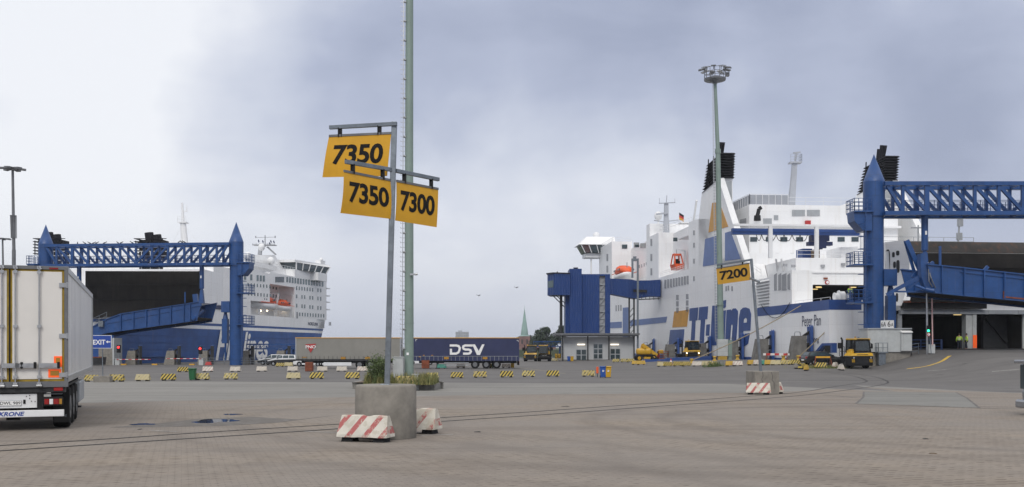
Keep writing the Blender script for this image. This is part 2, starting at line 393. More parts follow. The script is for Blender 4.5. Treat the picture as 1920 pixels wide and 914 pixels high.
# text: the built-in font as flat faces, cached
TXT = {}
def text_geo(body, bold=0, shear=0, space=1.0):
    key = (body, bold, shear, space)
    if key in TXT: return TXT[key]
    cu = bpy.data.curves.new('lettering', 'FONT'); cu.body = body; cu.offset = bold; cu.shear = shear; cu.space_character = space; cu.resolution_u = 4
    o = bpy.data.objects.new('lettering', cu); COL.objects.link(o)
    me = bpy.data.meshes.new_from_object(o.evaluated_get(bpy.context.evaluated_depsgraph_get()))
    vs = [v.co.copy() for v in me.vertices]; fs = [tuple(p.vertices) for p in me.polygons]
    bpy.data.objects.remove(o); bpy.data.curves.remove(cu); bpy.data.meshes.remove(me)
    x0 = min(v.x for v in vs); x1 = max(v.x for v in vs); y0 = min(v.y for v in vs); y1 = max(v.y for v in vs)
    g = ([((v.x-x0)/(x1-x0), (v.y-y0)/(y1-y0)) for v in vs], fs); TXT[key] = g
    return g
def text_on(mb, body, fn, **kw):
    """fn maps (u, v) in the unit square to a point"""
    vs, fs = text_geo(body, **kw); mb.add([fn(u, v) for u, v in vs], fs); return mb
def bil(a, b, c, d):
    """a bottom-left, b bottom-right, c top-right, d top-left"""
    a, b, c, d = map(Vector, (a, b, c, d))
    return lambda u, v: a*(1-u)*(1-v)+b*u*(1-v)+c*u*v+d*(1-u)*v
def skin(name, joints, edges, mat, parent, sub=2):
    me = bpy.data.meshes.new(name); me.from_pydata([j[:3] for j in joints], edges, [])
    o = bpy.data.objects.new(name, me); COL.objects.link(o)
    m = o.modifiers.new('skin', 'SKIN'); sv = me.skin_vertices[0].data if me.skin_vertices else None
    if sv is None:
        bm = bmesh.new(); bm.from_mesh(me); bm.verts.layers.skin.verify(); bm.to_mesh(me); bm.free(); sv = me.skin_vertices[0].data
    for i, j in enumerate(joints):
        r = j[3]; sv[i].radius = r if isinstance(r, tuple) else (r, r); sv[i].use_root = (i == 0)
    s = o.modifiers.new('sub', 'SUBSURF'); s.levels = sub; s.render_levels = sub
    me2 = bpy.data.meshes.new_from_object(o.evaluated_get(bpy.context.evaluated_depsgraph_get()))
    bpy.data.objects.remove(o)
    for p in me2.polygons: p.use_smooth = True
    me2.materials.clear(); me2.materials.append(MATS[mat])
    r = bpy.data.objects.new(name, me2); COL.objects.link(r); r.parent = parent
    return r
# ================================================================ GROUND
def ground_mats():
    def base(name, rough=.9):
        m = bpy.data.materials.new(name); m.use_nodes = True; t = m.node_tree; p = t.nodes['Principled BSDF']
        p.inputs['Roughness'].default_value = rough; p.inputs['Specular IOR Level'].default_value = .3
        tc = N(t, 'ShaderNodeTexCoord'); MATS[name] = m
        return m, t, p, tc.outputs['Object']
    def noise(t, vec, sc, det=6, rough=.6, scale=None, rot=0):
        if scale or rot:
            mp = N(t, 'ShaderNodeMapping'); mp.inputs['Scale'].default_value = scale or (1, 1, 1); mp.inputs['Rotation'].default_value = (0, 0, rot); t.links.new(vec, mp.inputs[0]); vec = mp.outputs[0]
        n = N(t, 'ShaderNodeTexNoise'); n.inputs['Scale'].default_value = sc; n.inputs['Detail'].default_value = det; n.inputs['Roughness'].default_value = rough
        t.links.new(vec, n.inputs['Vector']); return n.outputs[0]
    def ramp(t, x, a, b, lo=0., hi=1.):
        mr = N(t, 'ShaderNodeMapRange'); t.links.new(x, mr.inputs[0])
        for i, q in enumerate((a, b, lo, hi)): mr.inputs[i+1].default_value = q
        return mr.outputs[0]
    # --- small concrete pavers, pinkish grey, with worn open joints
    m, t, p, vec = base('pavers')
    mp = N(t, 'ShaderNodeMapping'); mp.inputs['Rotation'].default_value = (0, 0, rad(-19)); t.links.new(vec, mp.inputs[0])
    br = N(t, 'ShaderNodeTexBrick'); t.links.new(mp.outputs[0], br.inputs['Vector']); br.inputs['Scale'].default_value = 1
    br.inputs['Brick Width'].default_value = .20; br.inputs['Row Height'].default_value = .10; br.inputs['Mortar Size'].default_value = .006; br.inputs['Mortar Smooth'].default_value = .3
    br.inputs['Color1'].default_value = (.238, .211, .186, 1); br.inputs['Color2'].default_value = (.196, .174, .154, 1); br.inputs['Mortar'].default_value = (.140, .125, .111, 1)
    # knocked corners: a dark chip where joints cross, many of them filled
    cell = N(t, 'ShaderNodeVectorMath', operation='DIVIDE'); t.links.new(mp.outputs[0], cell.inputs[0]); cell.inputs[1].default_value = (.20, .20, 1)
    fr = N(t, 'ShaderNodeVectorMath', operation='FRACTION'); t.links.new(cell.outputs[0], fr.inputs[0])
    s2 = N(t, 'ShaderNodeSeparateXYZ'); t.links.new(fr.outputs[0], s2.inputs[0])
    dx = mathn(t, 'ABSOLUTE', mathn(t, 'SUBTRACT', s2.outputs[0], .5)); dy = mathn(t, 'ABSOLUTE', mathn(t, 'SUBTRACT', s2.outputs[1], .5))
    dd = mathn(t, 'ADD', mathn(t, 'MULTIPLY', dx, .75), mathn(t, 'MULTIPLY', dy, 2.0))
    wn = N(t, 'ShaderNodeTexWhiteNoise'); wn.noise_dimensions = '2D'; fl = N(t, 'ShaderNodeVectorMath', operation='FLOOR'); t.links.new(cell.outputs[0], fl.inputs[0]); t.links.new(fl.outputs[0], wn.inputs['Vector'])
    big = noise(t, vec, .22, 5, .6)
    lim = mathn(t, 'MULTIPLY', mathn(t, 'MULTIPLY', wn.outputs[0], .74), ramp(t, big, .36, .64))
    dot = mathn(t, 'LESS_THAN', dd, lim)
    c = mixc(t, mathn(t, 'MULTIPLY', dot, .85), br.outputs[0], (.05, .042, .035))
    fine = noise(t, vec, 9, 6, .7); c = mixc(t, ramp(t, fine, .3, .7, 0, .35), c, (.30, .264, .228))
    c = mixc(t, ramp(t, big, .42, .72, 0, .40), c, (.305, .245, .18))          # sandy areas
    mid = noise(t, vec, .09, 6, .62); c = mixc(t, ramp(t, mid, .45, .70, 0, .45), c, (.195, .182, .172))
    st = noise(t, vec, 1.0, 6, .6, (.05, .55, 1), rad(-14)); c = mixc(t, ramp(t, st, .50, .72, 0, .5), c, (.115, .098, .086))   # tyre sweeps
    st2 = noise(t, vec, 1.0, 6, .6, (.5, .06, 1), rad(35)); c = mixc(t, ramp(t, st2, .53, .74, 0, .36), c, (.12, .10, .088))
    wob = noise(t, vec, .35, 4, .6)
    for cx_, cy_, R_, w_, a_ in ((13.5, 27.0, 9.5, .55, .45), (13.5, 27.0, 11.6, .45, .38), (9.0, 31, 17.5, .5, .34), (9.0, 31, 19.4, .5, .30), (-16, 6, 21, .5, .32), (-16, 6, 23.1, .5, .30), (2, -6, 22.5, .4, .22)):
        ds = N(t, 'ShaderNodeVectorMath', operation='DISTANCE'); sx_ = N(t, 'ShaderNodeVectorMath', operation='MULTIPLY'); t.links.new(vec, sx_.inputs[0]); sx_.inputs[1].default_value = (1, 1, 0); t.links.new(sx_.outputs[0], ds.inputs[0]); ds.inputs[1].default_value = (cx_, cy_, 0)
        off = mathn(t, 'ABSOLUTE', mathn(t, 'SUBTRACT', mathn(t, 'ADD', ds.outputs['Value'], mathn(t, 'MULTIPLY', wob, .8)), R_)); c = mixc(t, mathn(t, 'MULTIPLY', ramp(t, off, 0, w_, a_, 0), ramp(t, fine, .25, .6)), c, (.10, .085, .074))   # tyre scrub of turning trailers
    oil = noise(t, vec, .8, 3, .5); c = mixc(t, ramp(t, oil, .70, .78, 0, .6), c, (.08, .075, .07))
    t.links.new(c, p.inputs['Base Color'])
    hgt = mathn(t, 'SUBTRACT', br.outputs['Fac'], mathn(t, 'MULTIPLY', fine, .5)); b = N(t, 'ShaderNodeBump'); b.invert = True; b.inputs['Strength'].default_value = .35; b.inputs['Distance'].default_value = .012
    t.links.new(hgt, b.inputs['Height']); t.links.new(b.outputs[0], p.inputs['Normal'])
    # --- concrete strip and asphalt
    for nm, col, hi, dk in (('strip', (.188, .184, .174), (.245, .238, .222), (.10, .096, .09)), ('asphalt', (.112, .108, .107), (.155, .149, .145), (.06, .057, .057)), ('patch', (.165, .165, .155), (.215, .212, .20), (.09, .088, .083))):
        m, t, p, vec = base(nm, .85)
        a = noise(t, vec, .12, 6, .6); c = mixc(t, ramp(t, a, .35, .68, 0, .8), col, hi)
        st = noise(t, vec, 1.0, 6, .6, (.035, .42, 1), rad(-4)); c = mixc(t, ramp(t, st, .48, .74, 0, .65), c, dk)
        st = noise(t, vec, 1.0, 6, .6, (.06, .8, 1), rad(24)); c = mixc(t, ramp(t, st, .55, .74, 0, .4), c, dk)
        f = noise(t, vec, 14, 5, .7); c = mixc(t, ramp(t, f, .3, .7, 0, .35), c, hi)
        sp = noise(t, vec, .55, 5, .65); c = mixc(t, ramp(t, sp, .60, .70, 0, .55), c, dk)
        t.links.new(c, p.inputs['Base Color'])
        b = N(t, 'ShaderNodeBump'); b.inputs['Strength'].default_value = .25; b.inputs['Distance'].default_value = .01; t.links.new(f, b.inputs['Height']); t.links.new(b.outputs[0], p.inputs['Normal'])
    for nm, col, wr in (('line_yellow', (.55, .36, .05), .25), ('line_worn_yellow', (.32, .26, .13), .55), ('line_white', (.42, .41, .39), .5), ('groove', (.045, .043, .042), .1), ('seam', (.085, .08, .075), .4), ('damp', (.125, .115, .105), .25)):
        m, t, p, vec = base(nm, .8)
        n = noise(t, vec, 3, 7, .7); c = mixc(t, ramp(t, n, .62-wr*.4, .72-wr*.3, 0, .85), col, (.19, .18, .175)); t.links.new(c, p.inputs['Base Color'])
    m, t, p, vec = base('puddle', .03); p.inputs['Base Color'].default_value = (.05, .05, .048, 1); p.inputs['Specular IOR Level'].default_value = .6
    m, t, p, vec = base('water', .12); p.inputs['Base Color'].default_value = (.03, .045, .05, 1); p.inputs['Specular IOR Level'].default_value = .5
    n = noise(t, vec, .6, 4); b = N(t, 'ShaderNodeBump'); b.inputs['Strength'].default_value = .3; t.links.new(n, b.inputs['Height']); t.links.new(b.outputs[0], p.inputs['Normal'])
    mk('land', (.06, .075, .04), .95, var=.3, scale=.05)
ground_mats()
def line_of(px):
    pts = sorted(((g.x, g.y) for g in (G(*p) for p in px)))
    def f(x):
        if x <= pts[0][0]: return pts[0][1]
        for (a, ya), (b, yb) in zip(pts[:-1], pts[1:]):
            if x <= b: return ya+(yb-ya)*(x-a)/(b-a)
        return pts[-1][1]
    return f
Y_A = line_of([(-300, 758), (150, 756), (420, 750), (700, 744), (1000, 740), (1250, 738), (1400, 737), (1480, 735), (1560, 729), (1606, 726), (1640, 733.5), (1700, 735), (1920, 738)])
Y_B = line_of([(-300, 712), (150, 714), (640, 717), (1000, 719), (1360, 720), (1600, 722), (1640, 730), (1700, 734.5), (1920, 737.5)])
XS = [-320, -240, -180, -140, -115] + [-100+.7*i for i in range(257)] + [85, 95, 110, 140, 180, 240, 320]
def sheet(name, mat, fa, fb, rows, fz):
    mb = MB(); n = len(XS); vs = []; fs = []
    for j in range(rows+1):
        for x in XS:
            a, b = fa(x), max(fb(x), fa(x)+.02); y = a+(b-a)*j/rows; vs.append((x, y, fz(x, y)))
    for j in range(rows):
        for i in range(n-1): fs.append((j*n+i, j*n+i+1, (j+1)*n+i+1, (j+1)*n+i))
    mb.add(vs, fs, True); return tag(mb.build(name, mat, fix=False), kind='structure')
sheet('ground', 'pavers', lambda x: -40., Y_A, 70, gz)
sheet('concrete_strip', 'strip', Y_A, Y_B, 26, gz)
sheet('asphalt_yard', 'asphalt', Y_B, lambda x: 240., 240, gz_cut)
tag(MB().box(-1400, 1400, 60, 2500, -9, -3.2).build('water', 'water'), kind='structure')
tag(MB().prism([(-900, 520, -4), (1400, 520, -4), (1400, 560, .5), (1400, 2600, 3), (-900, 2600, 3), (-900, 560, .5)][:0] or [(-900, 520, -4), (1300, 520, -4), (1300, 2550, -4), (-900, 2550, -4)], (0, 0, 4.6)).build('far_shore', 'land'), kind='structure')

def ribbon(mb, pts, w, dz=.005, step=.6):
    """flat strip of width w laid on the ground along world xy points"""
    q = []
    for a, b in zip(pts[:-1], pts[1:]):
        a = Vector(a[:2]); b = Vector(b[:2]); n = max(1, int((b-a).length/step))
        q += [a+(b-a)*i/n for i in range(n)]
    q.append(Vector(pts[-1][:2])); L = []; R = []
    for i, p in enumerate(q):
        d = (q[min(i+1, len(q)-1)]-q[max(i-1, 0)]).normalized(); o = Vector((-d.y, d.x))*w/2
        for l, c in ((L, p+o), (R, p-o)): l.append(Vector((c.x, c.y, gz(c.x, c.y)+dz)))
    n = len(q); mb.add(L+R, [(i, i+1, n+i+1, n+i) for i in range(n-1)]); return mb
def smooth_px(pts, n=6):
    """Catmull-Rom through ground points seen at these pixels"""
    p = [G(*a) for a in pts]; p = [p[0]*2-p[1]]+p+[p[-1]*2-p[-2]]; out = []
    for i in range(1, len(p)-2):
        for k in range(n):
            t = k/n; a, b, c, d = p[i-1], p[i], p[i+1], p[i+2]
            out.append(.5*((2*b)+(c-a)*t+(2*a-5*b+4*c-d)*t*t+(3*b-a-3*c+d)*t**3))
    out.append(p[-2]); return out
RA = [(-120, 842.5), (0, 836), (213, 823), (353, 813.3), (500, 804), (633, 796), (860, 781.5), (1020, 771), (1193, 758.7), (1393, 744.3), (1500, 735.7), (1555, 727), (1594, 721), (1616, 718.5), (1625, 715), (1616, 710), (1594, 704.5), (1568, 701), (1530, 698)]
RB = [(-120, 853), (0, 846), (213, 832), (353, 823), (500, 813.5), (633, 804.5), (860, 788.5), (1020, 778), (1193, 765.3), (1393, 751), (1516, 740.5), (1594, 731), (1640, 724.5), (1662, 719.5), (1664, 715.5), (1650, 709.5), (1625, 704.5), (1590, 700.5), (1545, 697)]
tr = MB(); ribbon(tr, smooth_px(RA), .15, .005); ribbon(tr, smooth_px(RB), .15, .005)
trk = tag(tr.build('railway_track', 'groove', fix=False), kind='structure')
for r in (RA, RB): ribbon(MB(), smooth_px(r), .045, .010).build('rail', 'dark_metal', trk, fix=False) if False else None
def rails():
    for r in (RA, RB):
        mb = MB(); ribbon(mb, smooth_px(r), .05, .009); mb.build('rail', 'dark_metal', trk, fix=False)
rails()
def marks(name, mat, lines):
    mb = MB()
    for pts, w in lines: ribbon(mb, [G(*p) for p in pts], w, .0045)
    tag(mb.build(name, mat, fix=False), kind='structure')
mb = MB(); ribbon(mb, smooth_px([(1700, 692), (1712, 690.8), (1726, 689), (1745, 685), (1766, 677.5), (1781, 667.5)]), .38, .006)
tag(mb.build('yellow_line', 'line_yellow', fix=False), kind='structure')
marks('worn_yellow_line', 'line_worn_yellow', [([(975, 690), (1000, 693), (1030, 697), (1060, 701)], .25), ([(230, 702), (480, 698), (640, 697)], .2), ([(170, 714), (420, 712)], .16)])
marks('white_line', 'line_white', [([(282, 808), (333, 810)], .12), ([(395, 760), (555, 760)], .10), ([(560, 809), (640, 812)], .10), ([(785, 817), (850, 815)], .10), ([(640, 698.5), (700, 698)], .2), ([(1740, 696), (1775, 693)], .15), ([(1860, 697), (1916, 693)], .18)])
mb = MB()
pp = [G(*p) for p in ((1620, 734.5), (1795, 736.5), (1815, 748), (1836, 765), (1770, 763), (1700, 760), (1606, 757.5), (1619, 745))]
def patch_geo(mb, pts, dz, n=10):
    """fill a ground polygon finely enough to lie on the slope"""
    bm = bmesh.new(); f = bm.faces.new([bm.verts.new((p.x, p.y, 0)) for p in pts]); bmesh.ops.triangulate(bm, faces=[f])
    for _ in range(3): bmesh.ops.subdivide_edges(bm, edges=bm.edges[:], cuts=1, use_grid_fill=True)
    for v in bm.verts: v.co.z = gz(v.co.x, v.co.y)+dz
    return mb.from_bm(bm)
patch_geo(mb, pp, .004); tag(mb.build('asphalt_patch', 'patch'), kind='structure')
marks('patch_seam', 'seam', [([(1619.5, 735), (1619, 745), (1605, 757.5)], .10), ([(1793, 736.5), (1813, 747), (1836, 765.5)], .09), ([(1606, 758.3), (1700, 761), (1836, 766), (1915, 767)], .10), ([(1700, 759), (1740, 760), (1780, 762.5)], .10), ([(1543, 741), (1606, 746)], .10), ([(740, 812), (700, 812)], .05)])
def puddle(px, py, w, h, label_k):
    c = G(px, py); a = G(px-w/2, py); b = G(px+w/2, py); e = G(px, py-h/2); d = G(px, py+h/2); pts = []
    rx = (b.x-a.x)/2; ry = (e.y-d.y)/2; y0 = (e.y+d.y)/2; lv = gz(c.x, y0)+.004
    for i in range(36):
        t = 2*math.pi*i/36; r = 1+.16*math.sin(3*t+label_k)+.10*math.sin(5*t+2*label_k)+.05*math.sin(9*t)
        pts.append(Vector((c.x+rx*r*math.cos(t), y0+ry*r*math.sin(t), 0)))
    mb = MB(); patch_geo(mb, pts, .0042); tag(mb.build('puddle', 'puddle'), kind='structure')
puddle(402, 790, 74, 7.5, 1.0); puddle(268, 796, 46, 3.0, 2.2); puddle(436, 777.5, 34, 2.2, .4)
mb = MB(); patch_geo(mb, [G(*p) for p in ((205, 802), (300, 794), (370, 786), (470, 782), (560, 787), (640, 778), (520, 793), (420, 799), (300, 801))], .0035); tag(mb.build('damp_ground', 'damp'), kind='structure')

# ================================================================ SHIPS
def railing(mb, pts, h=1.1, n=2, step=1.8, r=.045):
    for a, b in zip(pts[:-1], pts[1:]):
        a = Vector(a); b = Vector(b); L = (b-a).length; k = max(1, round(L/step))
        for i in range(k+1):
            p = a+(b-a)*i/k; mb.bar(p, p+Vector((0, 0, h)), r)
        for j in range(1, n+1):
            z = Vector((0, 0, h*j/n)); mb.bar(a+z, b+z, r)
    return mb
def lifeboat_proto():
    """8.5 m enclosed boat along local x"""
    root = thing('lifeboat', 'orange topped lifeboat', 'lifeboat')
    def loft(prof, n=14, mat=None, name=None):
        mb = MB(); secs = []
        for x, hw, z0, z1, p in prof:
            sec = []
            for i in range(n):
                a = math.pi*2*i/n; c, s_ = math.cos(a), math.sin(a)
                sec.append((x, hw*math.copysign(abs(c)**p, c), (z0+z1)/2+(z1-z0)/2*math.copysign(abs(s_)**p, s_)))
            secs.append(sec)
        vs = sum(secs, []); fs = []
        for k in range(len(secs)-1):
            for i in range(n): fs.append((k*n+i, k*n+(i+1) % n, (k+1)*n+(i+1) % n, (k+1)*n+i))
        fs += [tuple(range(n))[::-1], tuple(range((len(secs)-1)*n, len(secs)*n))]
        mb.add(vs, fs, True); return mb.build(name, mat, root)
    loft([(-4.3, .25, .9, 1.35, 1), (-3.8, 1.1, .45, 1.4, .8), (-2, 1.5, .05, 1.35, .8), (1.5, 1.5, 0, 1.35, .8), (3.4, 1.0, .35, 1.45, .8), (4.3, .15, .95, 1.55, 1)], mat='white', name='hull')
    loft([(-4.0, .2, 1.25, 1.6, 1), (-3.6, 1.05, 1.2, 2.1, .7), (-2.6, 1.3, 1.2, 2.45, .7), (-1.2, 1.35, 1.2, 2.45, .7), (-1.0, 1.35, 1.2, 2.75, .7), (.4, 1.35, 1.2, 2.75, .7), (.7, 1.35, 1.2, 2.4, .7), (2.8, 1.1, 1.25, 2.3, .7), (4.0, .2, 1.3, 1.7, 1)], mat='orange', name='canopy')
    m = MB()
    for x in (-2.6, -1.7, 1.2, 2.1): m.box(x-.22, x+.22, -1.36, 1.36, 1.75, 2.05)
    m.build('window', 'glass', root)
    m = MB().box(-4.3, 4.3, -1.53, -1.49, 1.28, 1.40).box(-3.4, 3.2, 1.49, 1.53, 1.28, 1.40); m.build('fender_strip', 'orange', root)
    for x in (-3.2, 3.1):
        MB().bar((x, 0, 2.1), (x, 0, 3.1), .14).build('lifting_hook', 'grey_paint', root)
    return root
LIFEBOAT = lifeboat_proto()

def ferry_tt():
    f = FR1; b = lambda mb, *a: f.box(mb, *a)
    L = f.pt(0, 0, 0); root = thing('ferry', 'white ferry with blue and gold stripes, stern door open at the ramp', 'ferry', L)
    M = lambda: MB(L)
    S = lambda px: f.side(px, 600)[0]
    Z = lambda px, py, t=0: f.side(px, py, t)[1]
    # ---- hull
    h = M()
    b(h, 0, 29, 0, 8.1, -5, 7.5); b(h, 0, 29, 23.9, 29.5, -5, 7.5); b(h, 0, 29, 8.1, 23.9, 6.3, 7.5)
    b(h, 29, 138, 0, 29.5, -5, 7.5); b(h, 31, 138, 0, 29.5, 7.5, 16)
    bow = [(138, 0), (160, 1.5), (176, 6), (186, 12), (189, 14.75), (186, 17.5), (176, 23.5), (160, 28), (138, 29.5)]
    h.prism([f.pt(s, t, -5) for s, t in bow], (0, 0, 21))
    h.prism([f.pt(*f.side(x, 600)[:1], 0, z) if False else f.pt(s, 0, z) for s, z in ((24.6, 7.5), (31, 7.5), (31, 14.2), (28.8, 14.2))], f.pt(0, 2.6, 0)-f.pt(0, 0, 0))
    h.build('hull', 'ship_white', root)
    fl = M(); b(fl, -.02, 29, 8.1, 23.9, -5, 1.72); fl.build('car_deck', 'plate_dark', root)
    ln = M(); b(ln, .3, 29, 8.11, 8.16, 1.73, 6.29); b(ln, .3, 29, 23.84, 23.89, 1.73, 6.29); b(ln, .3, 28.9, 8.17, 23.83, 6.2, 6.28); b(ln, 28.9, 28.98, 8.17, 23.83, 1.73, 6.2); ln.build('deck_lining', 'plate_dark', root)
    for s, t in ((4, 11.2), (3, 15.4), (9, 20.5), (14, 13)):
        lp = M(); b(lp, s, s+.3, t, t+.9, 6.08, 6.19); lp.build('deck_lamp', 'deck_lamp', root)
    # ---- painted bands and the company mark on the side
    bands = M()
    b(bands, -.03, 24.4, -.03, 0, 6.35, 7.53); b(bands, -.03, 0, 0, 3.9, 6.35, 7.53)
    b(bands, .5, 138, -.03, 0, -5, .55)
    bands.build('blue_band', 'ship_blue', root)
    pb = M(); z4 = lambda pts: [(1240+x/5.71, 540+y/5.71) for x, y in pts]
    f.slab(pb, [(1140, 605), (1166, 603.5), (1166, 615), (1140, 616)], 0); f.slab(pb, [(1168, 577.5), (1179.5, 576.5), (1179.5, 640), (1168, 640)], 0)
    f.slab(pb, [(1182, 601), (1251, 594), (1249, 605), (1182, 612)], 0); pb.build('pale_blue_stripe', 'pale_blue', root)
    g = M(); f.slab(g, z4([(140, 255), (297, 235), (275, 415), (120, 425)]), 0); g.build('gold_square', 'gold', root)
    lg = M(); z5 = z4
    f.slab(lg, z4([(97, 452), (248, 443), (232, 628), (77, 628)]))
    for poly in ([(303, 222), (397, 210), (388, 348), (368, 350), (358, 562), (318, 562), (330, 353), (302, 355)],
                 [(408, 208), (502, 198), (493, 336), (470, 338), (455, 612), (410, 615), (425, 345), (398, 347)],
                 [(485, 395), (522, 390), (515, 513), (478, 513)],
                 [(548, 192), (622, 186), (600, 615), (525, 617)],
                 [(640, 250), (692, 240), (675, 620), (622, 620)], [(650, 140), (695, 130), (690, 208), (668, 220), (645, 220)],
                 [(702, 238), (748, 232), (747, 252), (770, 222), (798, 220), (822, 250), (820, 330), (800, 610), (752, 610), (768, 405), (760, 390), (748, 400), (733, 615), (683, 640)],
                 [(905, 210), (945, 225), (962, 280), (955, 458), (880, 462), (876, 510), (885, 520), (900, 490), (950, 485), (930, 600), (880, 632), (845, 610), (830, 540), (832, 330), (850, 240), (862, 228), (885, 335), (880, 375), (918, 372), (920, 335), (905, 318), (885, 335), (864, 226), (878, 214)]):
        f.slab(lg, z4(poly))
    lg.build('company_lettering', 'ship_blue', root)
    nm = M()
    def onside(x0, yb0, x1, yb1, yt1, yt0, t=-.05):
        q = [f.pt(f.side(x, y)[0], t, f.side(x, y)[1]) for x, y in ((x0, yb0), (x1, yb1), (x1, yt1), (x0, yt0))]
        return bil(*q)
    text_on(nm, "Peter Pan", onside(1504.5, 612.5, 1539.5, 610.5, 589.5, 593), bold=-.005)
    nm.build('name_lettering', 'dark_blue', root); nm = M(); text_on(nm, "Trelleborg", onside(1506, 645, 1536, 644.5, 631, 632), bold=.012)
    nm.build('port_lettering', 'dark_blue', root)
    # ---- aft upper deck: bulkheads, garage opening, louvred lockers
    a = M(); b(a, 17, 31, 2.7, 5.05, 7.5, 14); b(a, 17, 31, 5.05, 13.5, 10.4, 14); b(a, 17, 31, 13.5, 29.5, 7.5, 14)
    b(a, 11.5, 19.6, 0, 2.7, 7.5, 11.9); b(a, 16.75, 17, 2.7, 14, 12.0, 12.25)
    a.build('aft_bulkhead', 'ship_white', root)
    a = M(); b(a, 30.6, 30.95, 5.06, 13.49, 7.53, 10.38); b(a, 17.2, 30.5, 5.06, 5.12, 7.53, 10.38); b(a, 17.2, 30.5, 13.43, 13.49, 7.53, 10.38); b(a, 17.2, 30.5, 5.15, 13.4, 10.3, 10.38); b(a, 17.2, 30.5, 5.15, 13.4, 7.51, 7.53); a.build('garage_shade_lining', 'plate_dark', root)  # dark panels paint the shade inside the opening; the bulkheads behind are white
    for s, t in ((19, 6.4), (20, 6.9), (19.5, 11.6), (24, 8)):
        lp = M(); b(lp, s, s+.3, t, t+.7, 10.18, 10.29); lp.build('garage_lamp', 'deck_lamp', root)
    lv = M()
    for i in range(9):
        z = 7.65+i*.43; s0 = 24.4+i*.18; lv.add([f.pt(19.8, -.02, z), f.pt(s0, -.02, z), f.pt(s0, .32, z+.30), f.pt(19.8, .32, z+.30)], [(0, 1, 2, 3)]); b(lv, 19.7, s0, -.02, .35, z, z+.06)
    b(lv, 19.7, 26.0, .36, .40, 7.5, 11.6); lv.build('louvre', 'white', root)
    for x0, x1 in ((1452, 1457), (1460, 1465), (1466.5, 1475), (1477, 1482)):
        v = M(); f.slab(v, [(x0, 545 if x0 < 1476 else 542), (x1, 544), (x1, 512.5), (x0, 516)]); v.build('vent', 'ship_grey', root)
    rl = M(); railing(rl, [f.pt(17.2, 3, 14), f.pt(17.2, 28, 14)], 1.0, 2, 2.4, .05); railing(rl, [f.pt(31, .4, 14.2), f.pt(24, .4, 12)], .9, 2, 2, .04); railing(rl, [f.pt(.4, .3, 7.5), f.pt(11, .3, 7.5)], .35, 1, 3, .04); railing(rl, [f.pt(1, 5.5, 7.5), f.pt(1, 8, 7.5)], 1.3, 3, 1, .05); rl.build('railing', 'white', root)
    # stair between the decks
    st = M(); st.bar(f.pt(22, 3.2, 11.0), f.pt(20.5, 2.0, 14.2), .22); st.bar(f.pt(25, 3.4, 11.0), f.pt(23, 2.2, 14.4), .22); st.build('stair', 'white', root)
    # lamps and signs over the opening
    for px, py in ((1471.5, 495), (1487, 497), (1542, 497), (1580, 494)):
        v = M(); f.xslab(v, [(px-3.5, py), (px+3.5, py), (px+3.5, py+5), (px-3.5, py+5)], 16.98, .25); v.build('floodlight', 'ship_grey', root)
    v = M(); c, z = f.cross(1550, 530, 16.95); v.cyl(f.pt(16.9, c, z), f.pt(16.7, c, z), .28, n=14); sg = v.build('round_sign', 'red', root)
    M().cyl(f.pt(16.69, c, z), f.pt(16.66, c, z), .19, n=12).build('sign_face', 'white', sg)
    v = M(); f.xslab(v, [(1544, 521), (1551, 521), (1551, 524), (1544, 524)], 16.95, .2); v.build('warning_lamp', 'rust', root)
    # ---- crane rails over the aft deck
    cr = M()
    for px in (1444.5, 1531, 1617):
        t, z = f.cross(px, 424, 17.6); b(cr, 17.4, 17.8, t-.25, t+.25, 14, z)
    t0, z0 = f.cross(1376, 424, 17.6); t1, _ = f.cross(1625, 424, 17.6); b(cr, 17.39, 17.81, t0, t1, z0, z0+.3); cr.build('gantry_frame', 'white', root)
    bb = M(); t0, z0 = f.cross(1372, 439, 20); b(bb, 19.7, 20.3, t0, t1, z0, z0+.75); b(bb, 19.6, 20.4, t0, t1, z0+.3, z0+.4); b(bb, 19.6, 20.4, t0, t1, z0-.08, z0); bb.build('crane_beam', 'dark_blue' if False else 'ship_blue', root)
    tr = M(); ta, _ = f.cross(1514, 430, 20); tb, _ = f.cross(1552, 430, 20); b(tr, 19.4, 20.6, ta+.4, tb, z0-.9, z0-.12); b(tr, 19.5, 20.5, ta, tb+.5, z0-1.5, z0-1.0); b(tr, 19.8, 20.2, tb-1.4, tb-.8, z0-2.0, z0-1.5); b(tr, 19.3, 19.6, ta+1, ta+2.4, z0-1.9, z0-.3); tr.build('crane_trolley', 'dark_blue', root)
    cb = M()
    for x0, x1 in ((1418, 1428), (1428, 1440), (1440, 1455), (1455, 1470), (1470, 1485), (1485, 1500), (1500, 1514)):
        ta, _ = f.cross(x0, 430, 19.5); tb, _ = f.cross(x1, 430, 19.5)
        cb.tube([f.pt(19.5, ta+(tb-ta)*u, z0-.1-4*.85*u*(1-u)) for u in (0, .2, .4, .6, .8, 1)], .05, 5)
    cb.build('festoon_cable', 'black', root)
    # ---- deckhouse
    d = M(); b(d, 36, 66, 2.8, 26.7, 14, 24); b(d, 31, 36, 3.2, 26.3, 13.9, 14.02); b(d, 34.9, 36, 2.8, 26.7, 20.5, 20.8); d.build('deckhouse', 'ship_white', root)
    for px in (1387, 1413, 1442.5, 1469.5, 1499, 1577, 1603):
        w = M(); f.xslab(w, [(px-6.5, 445), (px+6.5, 445), (px+6.5, 453.5), (px-6.5, 453.5)], 35.98, .08); w.build('window', 'glass', root)
